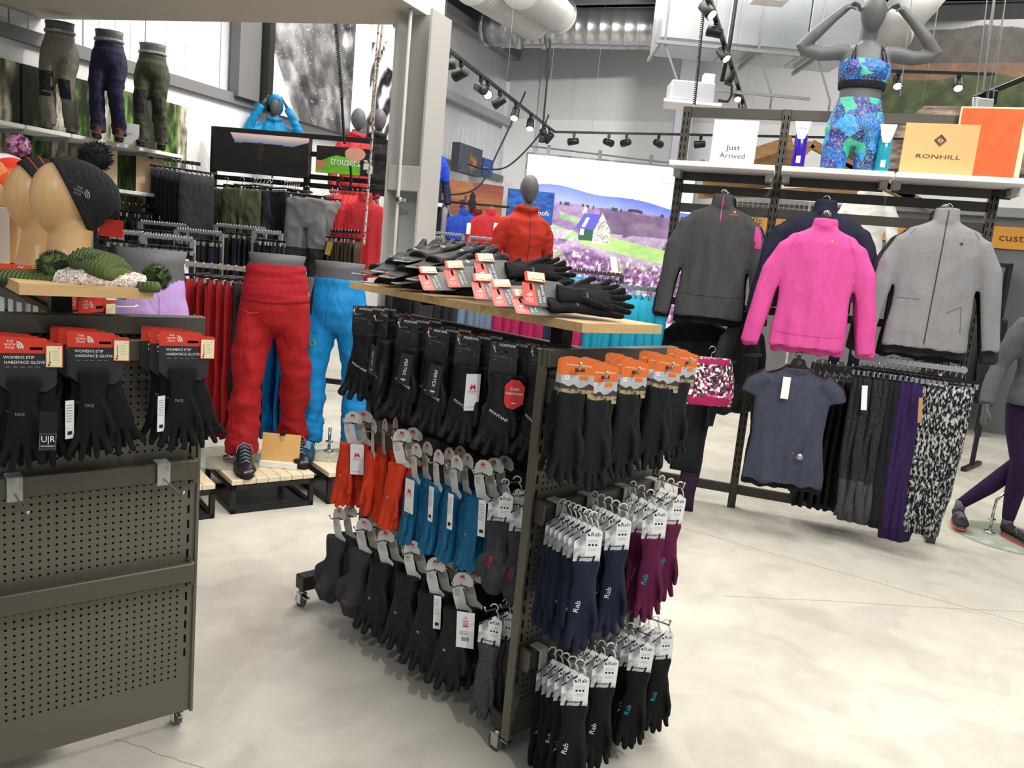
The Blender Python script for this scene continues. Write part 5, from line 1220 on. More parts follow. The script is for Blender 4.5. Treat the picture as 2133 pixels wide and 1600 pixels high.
# tops: builders for flat-hung front facing garments
def top_front(mt, ln=.62, sh=.19, ch=.20, hem=.19, slv=.56, slx=.11, seed=0, collar=.05, cap=False, th=.05, amp=.008, waist=None):
    wst = waist or ch * .93
    secs = [(0, 0, -.02 + collar, .060, .042), (0, 0, -.03, .066, .046), (0, 0, -.048, sh * .52, th * .75), (0, 0, -.075, sh * .86, th * .85), (0, 0, -.11, sh * .99, th), (0, 0, -.2, ch, th * 1.1), (0, 0, -ln * .6, wst, th * 1.1), (0, -.005, -ln * .92, hem, th * 1.15), (0, -.008, -ln, hem, th * 1.15)]
    arms = []
    for s in (-1, 1):
        if cap: arms.append(([(s * sh * .8, 0, -.09), (s * (sh + .035), 0, -.15), (s * (sh + .05), 0, -.20)], [(.05, .05), (.055, .035), (.055, .03)]))
        else: arms.append(([(s * sh * .6, 0, -.105), (s * (sh - .012), 0, -.155), (s * (sh + .022 + slx * .25), -.005, -.28), (s * (sh + .02 + slx * .75), -.01, -.30 - slv * .4), (s * (sh + .015 + slx), -.015, -.1 - slv)], [(.036, .034), (.054, .036), (.058, .034), (.050, .030), (.044, .026)]))
    me = torso_mesh(mt, secs, arms, (), .008, 0, seed, (9, 5, 3.2), 4)
    wrinkle(me, amp * 1.9, (17, 2, 2.2), seed, False, lambda c: min(1, max(.1, (-.12 - c.z) * 4))); wrinkle(me, amp * .6, (9, 4, 5), seed + 3, True); me.transform(Matrix.Translation((0, 0, -.045))); me.update(); return me
DGT = cloth('top_graphite', '#3b3b3d', '#444446', rough=.8, scale=20, bump=.3); PKT = cloth('top_pink', '#c9468d', '#d25399', rough=.75, scale=20, bump=.3)
GFT = weave('top_marl', '#77777a', '#929295', 300, (1, 1, 3)); NVT = cloth('top_navy', '#1a1d2e', '#22263a', rough=.8, scale=20, bump=.3); NBT = cloth('top_slate', '#3a3e4f', '#444959', rough=.8, scale=20, bump=.3)
BKT = cloth('top_black', '#17181b', '#202124', rough=.85, scale=20, bump=.3); CSHADE = mat('collar_shade_paint', '#232326', rough=.9)
HGB = hanger_mesh('top', .13, .055)
def heartlogo(m): m.use(INKG); m.tube([(0, -.013, -.085), (-.013, -.013, -.07), (-.007, -.013, -.062), (0, -.013, -.068), (.007, -.013, -.062), (.013, -.013, -.07), (0, -.013, -.085)], .0016, 4)
m = MB(); m.mats = []; m.use(BLK); m.prism([(-.05, -.1), (.05, -.1), (.03, -.052), (-.03, -.052)], .012, -.012); heartlogo(m); HPL = m.mesh('hanger_plate')
def hungtop(px, py, off, me, lab, yaw=0, extra=None, n_behind=0, behind=None, blab='', grp=None, name='hanging_shirt', sc=1.0, dark=None):
    p = arm(px, py, off); M = TR(p, RZR + R(yaw), sc=sc); o = garment(name, me, HGB, M, lab, 'top', None, [('hanger_plate', HPL, TR((0, -.018, .038)))])
    if extra: extra(o, me)
    zt = max(v.co.z for v in me.vertices); m = MB().use(CSHADE); m.oval([(0, -.004, zt - .006, .047, .030), (0, -.004, zt + .0015, .049, .032)], 20); m.build('collar_shade', o, 'dark oval painted as the shaded collar opening')  # dark oval imitates the shaded hollow of a closed collar
    for k in range(n_behind):
        pb = p - NR * (.05 + .055 * k) ; garment(name, behind[k % len(behind)], HGB, TR(pb + UR * rnd.uniform(-.008, .008), RZR + R(yaw) + rnd.uniform(-.06, .06), sc=sc * (1.0 + .01 * k)), blab.replace('#', ['directly behind the front one', 'third from the front', 'hindmost'][k]), 'top', grp)
    return o
# dark graphite half zip
me = top_front(DGT, .70, .20, .205, .205, .60, .07, 3, .055)
def ex1(o, me):
    strips(me, mat('zip_pink', '#c23a7a'), [([(.0, -.02), (-.004, -.17)], .006)], 'zip', o)
    mark(me, lambda m: (m.use(INKO), m.text('RONHILL', (.075, 0, -.125), .009, .05), m.poly([(.066, -.108), (.075, -.098), (.084, -.108), (.075, -.116)], 0)), 'chest_logo', o)
    mark(me, lambda m: (m.use(mat('sleeve_pink', '#b5397f')), fill(m, .205, .245, -.27, -.16, 5), fill(m, .215, .25, -.31, -.25, 3)), 'sleeve_print', o, 'pink sleeve print')
    strips(me, MATS['zip_pink'], [([(-.32, -.60), (-.285, -.60)], .006), ([(-.325, -.645), (-.29, -.645)], .006), ([(.27, -.62), (.31, -.625)], .006)], 'cuff_stripe', o)
    strips(me, mat('seam_dark', '#2a2a2b'), [([(-.07, -.03), (-.13, -.1), (-.16, -.2)], .003), ([(.07, -.03), (.13, -.1), (.16, -.2)], .003), ([(-.2, -.60), (-.1, -.615), (.1, -.615), (.2, -.60)], .004)], 'seam', o)
o1 = hungtop(1508, 402, .30, me, 'dark graphite half zip top with a pink zip on the left bay', 8, ex1, 2, [top_front(BKT, .74, .20, .21, .21, .62, .08, 5)], 'black top under the graphite half zip, #', None)
me = top_front(PKT, .70, .195, .20, .20, .60, .10, 9, .04)
def ex2(o, me):
    strips(me, mat('zip_seam_pink', '#b9357f'), [([(-.075, -.025), (-.05, -.06), (0, -.075), (.05, -.06), (.075, -.025)], .003), ([(-.075, -.035), (-.13, -.12), (-.165, -.2)], .003), ([(.075, -.035), (.13, -.12), (.165, -.2)], .003), ([(-.2, -.66), (-.1, -.672), (.1, -.672), (.2, -.66)], .003)], 'seam', o)
    mark(me, lambda m: (m.use(mat('logo_gold', '#d9a33c')), m.text('RONHILL', (.03, 0, -.16), .007, .045), m.poly([(.038, -.148), (.046, -.14), (.054, -.148), (.046, -.155)], 0)), 'chest_logo', o)
o2 = hungtop(1722, 446, .52, me, 'bright pink long sleeved base layer in the middle bay', 2, ex2, 2, [top_front(PKT, .73, .195, .20, .20, .62, .10, 12, .04)], 'pink base layer hidden behind the pink one in front, #', None)
garment('hanging_shirt', top_front(NVT, .60, .23, .23, .22, .55, .08, 15, .06), HGB, TR(rp(1722, 415, .28), RZR), 'navy high necked top behind the pink base layer', 'top')
me = top_front(GFT, .72, .20, .215, .215, .60, .10, 19, .06, th=.055)
def ex3(o, me):
    strips(me, mat('zip_dark', '#2d2d30'), [([(.0, .0), (-.005, -.3), (-.012, -.74)], .006)], 'zip', o)
    strips(me, mat('seam_marl', '#5d5d60'), [([(.07, -.56), (.14, -.52), (.155, -.66)], .004), ([(-.18, -.5), (-.07, -.50)], .003), ([(-.075, -.035), (-.17, -.16)], .003), ([(.075, -.035), (.17, -.16)], .003)], 'pocket_seam', o)
    mark(me, lambda m: (m.use(MATS['rail_brown']), m.poly([(.075, -.19), (.085, -.18), (.095, -.19), (.085, -.2)], 0)), 'chest_logo', o)
o3 = hungtop(1976, 432, .42, me, 'pale grey marl zip fleece in the right bay', -2, ex3, 3, [top_front(K2, .76, .205, .22, .22, .66, .12, 22, .05), top_front(BKT, .78, .205, .22, .22, .64, .1, 25, .05)], 'charcoal fleece behind the pale grey one, #', None)
me = top_front(NBT, .70, .185, .21, .22, .5, .05, 29, .0, cap=True, amp=.012)
def ex4(o, me):
    strips(me, mat('neck_edge', '#2b2e3c'), [([(-.09, -.045), (-.06, -.09), (0, -.105), (.06, -.09), (.09, -.045)], .006), ([(.12, -.35), (.085, -.55)], .002)], 'neck_seam', o)
    m = MB().use(INKW); m.box((0, 0, -.06), (.042, .002, .125), .001); c = m.build('swing_tag', o, 'white swing tag'); c.location = (-.055, -.085, -.12)
    m = MB().use(mat('badge_silver', '#a9abb2', rough=.3, metal=.6)); m.tube([(0, 0, 0), (0, -.008, 0)], .018, 14); c = m.build('badge', o, 'round silver badge'); c.location = (.075, -.09, -.56)
    mark(me, lambda m: (m.use(mat('print_plum', '#b02a6a')), m.poly([(.025, -.55), (.045, -.545), (.04, -.56)], 0)), 'hem_print', o)
o4 = hungtop(1665, 742, .50, me, 'slate blue capped sleeve top with a white tag, lower middle bay', 4, ex4, 2, [top_front(MAG if 0 else BKT, .74, .19, .21, .23, .5, .05, 33, .0, cap=True, amp=.012), top_front(MR, .70, .19, .21, .21, .5, .05, 35, .0, cap=True)], 'sleeveless top behind the slate blue one, #', None)
# dark shapes under the hems of the fleeces, rails of tights
ar, br = rp(1785, 742, .30), rp(2012, 772, .42)
t2 = thing('hanging_bar', 'steel bar with tights hung from the right bay', 'hanging bar', (ar.x, ar.y, ar.z))
m = MB().use(CHR); m.bar((0, 0, 0), br - ar, .014, .028); m.bar((0, 0, 0), (-NR * .28), .016, .02); m.bar(br - ar, br - ar - NR * .4, .016, .02); m.build('bar', t2)
TGK = weave('tights_charcoal', '#26272a', '#34363a', 120, (1, 1, .4)); TGC = weave('tights_marl', '#3b3c40', '#56585c', 240); TGP = weave('tights_purple', '#1f1536', '#40295f', 150, (1, 1, 5)); TGW = weave('tights_fleck', '#17181a', '#b9bbbd', 90, (1, 1, .45), thr=.55)
def tights(mt, s, ln, cuff=None):
    me = slab_mesh(mt, .085, .05, .05, ln, seed=s, amp=.02, secs=12)
    if cuff:
        me.materials.append(cuff)
        for p in me.polygons:
            if p.center.z < -.09 - ln * .72: p.material_index = 1
    return me
its = []
for i in range(18):
    if i < 7: its.append((tights(TGK, i, .86 + .02 * (i % 2), TGC), 'charcoal'))
    elif i < 9: its.append((tights(K1, i, .88), 'black'))
    elif i < 13: its.append((tights(TGP, i, .93), 'purple'))
    else: its.append((tights(TGW, i, .86), 'black and white flecked'))
for i, (me, c) in enumerate(its):
    p = ar.lerp(br, .06 + .92 * i / 17); garment('hanging_tights', me, HG_small, TR(p, RZR + R(62 - 40 * (i / 17)) + rnd.uniform(-.06, .06), 0, R(0)), c + ' running tights on the steel bar, ' + ORD[i] + ' from the left', 'tights', c + ' tights on the steel bar')
m = MB().use(INKW); m.box((0, 0, -.07), (.03, .002, .14)); o = m.build('swing_tag'); o.matrix_world = TR(ar.lerp(br, .1) + NR * .12 + V((0, 0, -.15)), RZR, 0, R(-6)); tag(o, 'white swing tag on the leftmost charcoal tights', 'tag')
m = MB().use(mat('tag_tan', '#b98a5e')); m.box((0, 0, -.07), (.02, .002, .14)); o = m.build('swing_tag'); o.matrix_world = TR(ar.lerp(br, .62) + NR * .12 + V((0, 0, -.17)), RZR, 0, R(-6)); tag(o, 'tan swing tag among the purple tights', 'tag')
# second row of dark trousers behind
a2, b2 = rp(1690, 755, .10), rp(1800, 768, .10)
rail_row(a2, b2, [(tro(K1, i + 40, .1, .1, .80), '') for i in range(7)], 'black trousers behind the slate blue top', 'black trousers in the middle bay', jit=.1, hg=HG_small)
# long dark sleeved garment between bays
garment('hanging_jacket', top_front(K2, .62, .2, .21, .21, .60, .05, 41, .04), HGB, TR(rp(1556, 640, .10), RZR + R(62)), 'charcoal jacket hanging sideways beside the middle post', 'jacket')
# floral shorts on the left bay
FLO = mat('shorts_floral', '#2a2228', rough=.8)
def spots(mt, cols, scale, seed=0, soft=.02, stretch=(1, 1, 1), rand=1.0, warp=0.0):
    """patches of colour: cell noise picks from a list"""
    nt = mt.node_tree; N = nt.nodes; L = nt.links; b = N['Principled BSDF']; tc = N.new('ShaderNodeTexCoord'); mp = N.new('ShaderNodeMapping'); mp.inputs['Scale'].default_value = stretch; mp.inputs['Location'].default_value = (seed, seed, 0)
    L.new(tc.outputs['Object'], mp.inputs[0]); v = N.new('ShaderNodeTexVoronoi'); v.inputs['Scale'].default_value = scale; v.inputs['Randomness'].default_value = rand
    src = mp.outputs[0]
    if warp:
        nz = N.new('ShaderNodeTexNoise'); nz.inputs['Scale'].default_value = scale * .9; nz.inputs['Detail'].default_value = 3; L.new(src, nz.inputs[0]); vm = N.new('ShaderNodeMix'); vm.data_type = 'RGBA'; vm.blend_type = 'ADD'; vm.inputs[0].default_value = warp; L.new(src, vm.inputs[6]); L.new(nz.outputs[1], vm.inputs[7]); src = vm.outputs[2]
    L.new(src, v.inputs[0]); s = N.new('ShaderNodeSeparateColor'); L.new(v.outputs['Color'], s.inputs[0]); r = N.new('ShaderNodeValToRGB'); r.color_ramp.interpolation = 'CONSTANT'
    els = r.color_ramp.elements
    while len(els) < len(cols): els.new(.5)
    for i, c in enumerate(cols): els[i].position = i / len(cols); els[i].color = lin(c)
    L.new(s.outputs[0], r.inputs[0]); L.new(r.outputs[0], b.inputs['Base Color']); return r
spots(FLO, ['#1d1a1e', '#d8d2d4', '#8a2f5c', '#2b2528', '#efe9ea', '#5a4a50', '#c04a86'], 75, warp=.02)
pk = rp(1484, 728, .52)
m = MB().use(FLO); m.oval([(0, 0, 0, .12, .05), (0, 0, -.03, .13, .055), (0, 0, -.12, .155, .06), (0, 0, -.20, .165, .065), (0, 0, -.28, .16, .065)], 22); sm = unify(m, .008, 3); wrinkle(sm, .006, (9, 9, 6), 4, True)
t3 = thing('hanging_shorts', 'black white and pink speckled running shorts on a clip hanger', 'shorts', M=TR(pk, RZR + R(24)))
s_ = obj('shorts', smoothshade(sm), t3); s_.location = (0, 0, -.05); h_ = obj('hanger', hanger_mesh('clip', .15), t3)
mark(sm, lambda m: (m.use(MAG), fill(m, -.15, .15, -.275, -.225, 8)), 'hem_band', s_, 'magenta hem band'); mark(sm, lambda m: (m.use(MAG), fill(m, -.1, .1, -.03, .0, 5)), 'waistband', s_, 'magenta waistband')
PUR = weave('tights_plum', '#221522', '#3e2a42', 140, (1, 1, 4))
garment('hanging_tights', tights(PUR, 51, .74), HG_small, TR(rp(1462, 800, .28), RZR + R(20)), 'plum marl running tights below the speckled shorts', 'tights'); garment('hanging_tights', slab_mesh(K1, .1, .09, .05, .62, seed=6), HG_small, TR(rp(1455, 748, .30), RZR + R(10)), 'black tights beside the speckled shorts', 'tights')
m = MB().use(RB); m.box((0, 0, 0), (.16, .018, .018)); o = m.build('hanging_arm', t); o.matrix_local = RKM.inverted() @ TR(rp(1570, 740, .2), RZR + R(60))
garment('hanging_shirt', top_front(BKT, .5, .2, .2, .19, .4, .03, 61, .0), HGB, TR(rp(1462, 640, .06), RZR), 'black top low in the left bay under the graphite half zip', 'top')
# ---- things on the shelves
def onshelf(px, py, off): p = rp(px, py, off); p.z = SHZ; return p
t4 = thing('sign_card', 'white Just Arrived sign card on the left shelf', 'sign', onshelf(1524, 335, .22), RZR)
m = MB().use(WHC); m.box((0, 0, .13), (.26, .006, .26), .002); m.build('card', t4); m = MB().use(mat('sign_ink', '#3b3e39')); m.text('Just', (0, -.005, .10), .046, .082); m.text('Arrived', (0, -.005, .052), .046, .148); m.build('lettering', t4)
def bottle(lab, px, col, ink):
    t = thing('water_bottle', lab, 'bottle', onshelf(px, 350, .20), RZR); m = MB().use(mat('bottle_' + ink, col, rough=.12, spec=.6, trans=.25)); m.oval([(0, 0, 0, .036, .036), (0, 0, .01, .038, .038), (0, 0, .1, .036, .036), (0, 0, .185, .036, .036), (0, 0, .205, .03, .03)], 20); m.build('body', t)
    m = MB().use(LG); m.oval([(0, 0, .205, .033, .033), (0, 0, .235, .033, .033), (0, 0, .245, .02, .02)], 18); m.tube([(-.02, 0, .24), (-.015, 0, .262), (.012, 0, .262), (.02, 0, .24)], .005, 6); m.build('lid', t)
    m = MB().use(WHC); m.prism([(-.045, .265), (.045, .265), (.03, .20), (.018, .165), (-.018, .165), (-.03, .20)], .001, -.04); m.use(mat('ink_' + ink, col)); m.text('CAMELBAK', (0, -.041, .225), .012, .05); m.build('sleeve_card', t); m = MB().use(WHC); m.prism(rect(-.012, .012, .03, .07), .001, -.0395); m.build('sticker', t); return t
bottle('purple water bottle with a white card sleeve, left of the floral form', 1660, '#3a12a8', 'purple'); bottle('turquoise water bottle with a white card sleeve, right of the floral form', 1836, '#1f9fb4', 'turquoise')
t5 = thing('brand_board', 'tan board with dark lettering and diamond mark on the right shelf', 'board', onshelf(1945, 372, .20), RZR)
m = MB().use(mat('board_tan', '#cba56c', rough=.5)); m.box((0, 0, .142), (.375, .012, .285), .002); m.build('board', t5)
m = MB().use(mat('brand_ink', '#3a2c22')); m.text('RONHILL', (0, -.008, .105), .032, .225, shear=.15)
for k, s_ in enumerate((.03, .021)): m.bar((0, -.008, .165 + (.03 - s_)), (s_, -.008, .195), .002, .004); m.bar((s_, -.008, .195), (0, -.008, .225 - (.03 - s_)), .002, .004); m.bar((0, -.008, .225 - (.03 - s_)), (-s_, -.008, .195), .002, .004); m.bar((-s_, -.008, .195), (0, -.008, .165 + (.03 - s_)), .002, .004)
m.text('2', (0, -.008, .195), .026); m.build('lettering', t5)
t6 = thing('orange_board', 'orange artwork board with pale edges behind the tan board', 'board', onshelf(2043, 375, .06), RZR + R(-3))
def orange(u, v):
    n = fbm(u * 7, v * 7, 4, 91); o = mix3(hx('#d9501f'), hx('#e8662c'), n); br = np.abs(np.sin(u * 9 + np.sin(v * 7) * 1.5 + n * 2)) < .03 + .02 * (v < .5); return mix3(o, hx('#a8431f'), br * .55)
picture('print', .31, .40, 90, 110, orange, vcmat('matt_print', .55), t6, None, 0, -.011); m = MB().use(mat('board_cream', '#e8cfae', rough=.6)); m.box((.01, .0, .203), (.345, .02, .412), .001); m.build('board', t6)
cable('hanging_wire', 'thin bent wire at the right end of the shelf', [rp(2090, 380, .1), rp(2115, 408, .05), rp(2121, 370, .0), rp(2150, 400, -.1)], .006, BLKM, 'wire', 4)

# ---------------------------------------------------------------- floral form on the shelf
FRL = mat('floral_print', '#1b3a8c', rough=.6)
def floral():
    nt = FRL.node_tree; N = nt.nodes; L = nt.links; b = N['Principled BSDF']
    r1 = spots(FRL, ['#1c2a78', '#1f5fae', '#35b08c', '#3a2a86', '#1a4aa0', '#2c86c8', '#241f5e'], 11, warp=.10)
    tc = N.new('ShaderNodeTexCoord'); n = N.new('ShaderNodeTexNoise'); n.inputs['Scale'].default_value = 26; n.inputs['Distortion'].default_value = 2.5; n.inputs['Detail'].default_value = 2; L.new(tc.outputs['Object'], n.inputs[0])
    c = N.new('ShaderNodeValToRGB'); c.color_ramp.elements[0].position = .49; c.color_ramp.elements[1].position = .52; e = c.color_ramp.elements.new(.56); e.color = (0, 0, 0, 1); c.color_ramp.elements[0].color = (0, 0, 0, 1); c.color_ramp.elements[1].color = (.8, .8, .8, 1); L.new(n.outputs[0], c.inputs[0])
    m1 = N.new('ShaderNodeMix'); m1.data_type = 'RGBA'; L.new(c.outputs[0], m1.inputs[0]); L.new(r1.outputs[0], m1.inputs[6]); m1.inputs[7].default_value = lin('#7fd6cf')
    v = N.new('ShaderNodeTexVoronoi'); v.inputs['Scale'].default_value = 24; mp = N.new('ShaderNodeMapping'); mp.inputs['Scale'].default_value = (1.6, 1.6, .8); mp.inputs['Rotation'].default_value = (0, .6, 0); L.new(tc.outputs['Object'], mp.inputs[0]); L.new(mp.outputs[0], v.inputs[0])
    c2 = N.new('ShaderNodeValToRGB'); c2.color_ramp.elements[0].position = .17; c2.color_ramp.elements[1].position = .20; c2.color_ramp.elements[0].color = (1, 1, 1, 1); c2.color_ramp.elements[1].color = (0, 0, 0, 1); L.new(v.outputs['Distance'], c2.inputs[0])
    m2 = N.new('ShaderNodeMix'); m2.data_type = 'RGBA'; L.new(c2.outputs[0], m2.inputs[0]); L.new(m1.outputs[2], m2.inputs[6]); m2.inputs[7].default_value = lin('#d8655c'); L.new(m2.outputs[2], b.inputs['Base Color'])
floral()
fp = onshelf(1768, 350, .13)
t7 = thing('torso_mannequin', 'dark grey form with raised arms in a floral crop top and leggings', 'mannequin', M=TR(fp, R(-9), sc=.88))
m = MB().use(MAN)
m.oval([(0, 0, .40, .13, .09), (0, .0, .47, .128, .088), (0, 0, .53, .132, .09), (0, -.005, .62, .15, .10), (0, 0, .70, .155, .095), (0, .01, .77, .15, .075), (0, .01, .81, .09, .06), (0, .01, .83, .05, .05)], 28)
m.tube([(0, .01, .78), (0, .01, .84), (0, -.01, .93)], [.055, .05, .052], 14); egg(m, (0, -.02, 1.0), (.078, .096, .122), .1)
for s in (-1, 1):
    m.tube([(s * .12, .01, .765), (s * .18, .01, .765), (s * .29, .0, .745), (s * .41, -.01, .765)], [.05, .052, .046, .040], 14)
    m.tube([(s * .385, -.01, .745), (s * .415, -.01, .775), (s * .34, -.03, .86), (s * .24, -.03, .965), (s * .16, -.02, 1.04)], [.034, .042, .040, .030, .024], 14)
    for k in range(4): m.tube([(s * .165, -.02, 1.03), (s * (.13 - .006 * k), -.05 + .02 * k, 1.06), (s * (.10 - .003 * k), -.05 + .02 * k, 1.045), (s * .085, -.045 + .02 * k, 1.02)], [.014, .011, .010, .006], 8)
    m.tube([(s * .17, -.04, 1.02), (s * .14, -.07, 1.02), (s * .115, -.08, 1.0)], [.013, .011, .007], 8)
bm_ = unify(m, .008, 4); obj('body', smoothshade(bm_), t7)
m = MB().use(FRL)
m.oval([(0, 0, .56, .146, .102), (0, -.01, .61, .158, .112), (0, -.012, .655, .165, .112), (0, -.005, .70, .158, .10), (0, 0, .715, .15, .095)], 30, caps=(True, True))
for s in (-1, 1): m.sphere((s * .068, -.085, .645), (.062, .05, .055), 16, 10)
u_ = unify(m, .008, 4); obj('crop_top', smoothshade(u_), t7)
m = MB().use(BK3); m.oval([(0, 0, .53, .142, .10), (0, 0, .535, .146, .104), (0, -.002, .575, .152, .108), (0, -.002, .58, .148, .104)], 30); b_ = m.build('elastic_band', t7, 'black elastic band')
for s in (-1, 1):
    for dx in (0, .022):
        m = MB().use(BLK); m.tube([(s * (.085 + dx), -.095, .70), (s * (.082 + dx * .6), -.075, .76), (s * .078, -.03, .805), (s * .07, .03, .80), (s * .06, .08, .74)], .0045, 6); m.build('strap', t7)
m = MB().use(FRL); m.oval([(0, 0, .475, .136, .095), (0, 0, .44, .142, .10), (0, 0, .36, .168, .118), (0, 0, .28, .19, .13), (0, 0, .22, .18, .12), (0, 0, .17, .12, .08)], 28)
for s in (-1, 1): m.tube([(s * .09, 0, .26), (s * .10, 0, .16), (s * .105, -.005, .06), (s * .105, -.005, .0)], [.085, .09, .082, .076], 18)
lg = unify(m, .008, 5); obj('leggings', smoothshade(lg), t7)

# ---------------------------------------------------------------- standing mannequin at the right edge
gp = atz(2110, 1135, .0)
t8 = thing('standing_mannequin', 'mannequin in grey fleece and purple marl tights at the right edge', 'mannequin', (gp.x + .08, gp.y + .12, .01), R(-8))
m = MB().use(mat('glass_base', '#aebfae')); m.tube([(-.02, .0, -.008), (-.02, 0, 0)], .33, 56); m.build('glass_base', t8)
PUM = weave('tights_aubergine', '#1d1430', '#352046', 130, (1, 1, 6))
m = MB().use(PUM); m.oval([(0, .05, .98, .14, .10), (0, .05, .90, .165, .12), (0, .05, .84, .17, .125), (0, .05, .78, .12, .09)], 22)
la = [(-.09, .05, .86), (-.075, .04, .70), (-.045, .0, .48), (-.04, .03, .28), (-.045, .03, .10)]; lb = [(.09, .05, .86), (.09, .07, .70), (.02, .12, .48), (-.14, .16, .28), (-.27, .20, .13)]
m.tube(la, [.09, .085, .062, .056, .036], 16); m.tube(lb, [.09, .085, .062, .054, .036], 16); u_ = unify(m, .009, 5); obj('tights', smoothshade(u_), t8)
for (x, y, z, r) in ((-.045, .02, 0, R(18)), (-.28, .2, .01, R(-14))): s_ = obj('shoe', SH_run, t8); s_.matrix_local = TR((x, y, z), r)
m = MB().use(MAN); m.tube([(-.045, .03, .05), (-.045, .03, .13)], .034, 12); m.tube([(-.28, .2, .05), (-.27, .2, .15)], .034, 12); m.build('ankle', t8)
m = MB().use(CHR); m.tube([(-.13, .05, .0), (-.13, .05, .16), (-.12, .06, .22), (-.07, .05, .30)], .009, 10); m.tube([(-.15, .05, .09), (-.11, .05, .09)], .007, 8); m.tube([(-.13, .05, 0), (-.13, .05, .01)], .035, 12); m.build('support_rod', t8)
GTM = cloth('fleece_graphite', '#55575a', '#606265', rough=.9, scale=26, bump=.3)
me = torso_mesh(GTM, [(0, .03, .86, .185, .135), (0, .03, .90, .19, .14), (0, .03, 1.05, .165, .12), (0, .0, 1.25, .185, .13), (0, .02, 1.38, .185, .105), (0, .03, 1.44, .11, .07), (0, .03, 1.50, .06, .06)],
    [([(s * .15, .02, 1.38), (s * .21, .03, 1.27), (s * .26, .06, 1.08), (s * .31, .01, .93), (s * .33, -.03, .84)], [.062, .062, .054, .048, .044]) for s in (-1, 1)], (), .010, .008, 7)
obj('fleece_top', me, t8); m = MB().use(MAN); m.tube([(0, .03, 1.45), (0, .02, 1.58)], .05, 14); egg(m, (0, -.01, 1.68)); m.build('head', t8)
for s in (-1, 1):
    m = MB().use(MAN); c = V((s * .335, -.04, .82)); m.tube([c + V((0, 0, .03)), c - V((0, 0, .02)), c + V((0, -.01, -.07))], [(.022, .022), (.016, .034), (.014, .036)], 12)
    for k in range(4): m.tube([c + V((0, -.036 + .022 * k, -.06)), c + V((-s * .004, -.038 + .022 * k, -.10)), c + V((-s * .015, -.036 + .022 * k, -.135 + .008 * abs(k - 1.5)))], [.010, .009, .006], 8)
    m.tube([c + V((0, -.025, -.01)), c + V((-s * .015, -.05, -.05)), c + V((-s * .02, -.055, -.08))], [.012, .010, .007], 8)
    obj('hand', smoothshade(unify(m, .005, 2)), t8)
# ================================================================ wooden heads and hats on the left stand
PLC = atz(40, 590, 1.335); UL = dirh(HL)
plank('shelf_board', 'oak shelf board on the left stand, carrying wooden heads and hats', PLC, HL - 90, .285, 1.2)
LIME = mat('lime_wood', '#dcb98a', rough=.35, spec=.5, var=(2.2, '#c79c66', .28), stretch=(5, 5, 1.2))
def headform(lab, px, pz, y, rz, hat, tilt=0.0, sc=1.0):
    """egg-shaped wooden head on a flared neck, standing on the shelf"""
    p = aty(px, pz, y); p.z = 1.337; t = thing('wooden_head', lab, 'head form', M=TR(p, rz, sc=sc))
    m = MB().use(LIME); m.oval([(0, 0, 0, .088, .075), (0, 0, .02, .082, .07), (0, .005, .08, .064, .062), (0, .012, .13, .060, .062), (0, .01, .17, .062, .07)], 26); egg(m, (0, -.005, .235), (.080, .098, .118), .12)
    me = unify(m, .005, 6, .6); obj('head', smoothshade(me), t); return t, p
def hat_rings(c, a, r, th0, th1, n=16, pole=1.0, slouch=(0, 0, 0), thick=0.0, seg=36, rib=0.0, ribn=30):
    """rings about axis a on an egg of radii r"""
    a = V(a).normalized(); u = V((1, 0, 0)); w_ = a.cross(u).normalized(); u = w_.cross(a).normalized(); out = []
    for i in range(n + 1):
        th = R(th0 + (th1 - th0) * i / n); ring = []
        for k in range(seg):
            ph = 2 * PI * k / seg; d = a * math.cos(th) + (u * math.cos(ph) + w_ * math.sin(ph)) * math.sin(th)
            q = 1.0 / math.sqrt((d.x / r[0]) ** 2 + (d.y / r[1]) ** 2 + (d.z / r[2]) ** 2) * (1 + thick + rib * math.cos(ph * ribn)); f = max(0, math.cos(th)) ** 2
            ring.append(tuple(V(c) + d * q * (1 + (pole - 1) * f) + V(slouch) * f))
        out.append(ring)
    return out
def beanie(lab, p, rz, mt, axis=(0, .8, .6), pole=1.15, slouch=(0, 0, 0), cuff=None, edge=88, extra=None, sc=.83, rib=.006):
    t = thing('beanie', lab, 'hat', M=TR(p, rz, sc=sc)); c = (0, -.002, .237); r = (.082, .100, .120)
    m = MB().use(mt); m.loft(hat_rings(c, axis, r, 4, edge, 16, pole, slouch, .045, rib=rib)); me = m.mesh('crown'); o = obj('crown', me, t)
    if cuff:
        m = MB().use(cuff); a_ = hat_rings(c, axis, r, edge - 26, edge + 1, 6, pole, slouch, .085, rib=rib); b_ = hat_rings(c, axis, r, edge + 1, edge - 2, 1, 1, slouch, .02); m.loft(a_ + b_, (False, False)); obj('cuff', m.mesh('cuff'), t)
    if extra: extra(t, c)
    return t
KN = cloth('knit_black', '#1d1e20', '#2a2b2e', rough=.95, scale=60, bump=.8); KR = mat('knit_red', '#d8431f', rough=.9, bump=(60, .6)); KO = spots(mat('knit_orange', '#e0622c', rough=.9), ['#e8582a', '#e87a3a', '#d2331d', '#ef8f55'], 9, warp=.06) and MATS['knit_orange']
KW = mat('knit_white', '#ece9e8', rough=.95, bump=(60, .6)); KG = mat('knit_olive', '#5a6b3a', rough=.95, bump=(70, .7)); KGD = mat('knit_dark_olive', '#2f3d22', rough=.95, bump=(70, .7))
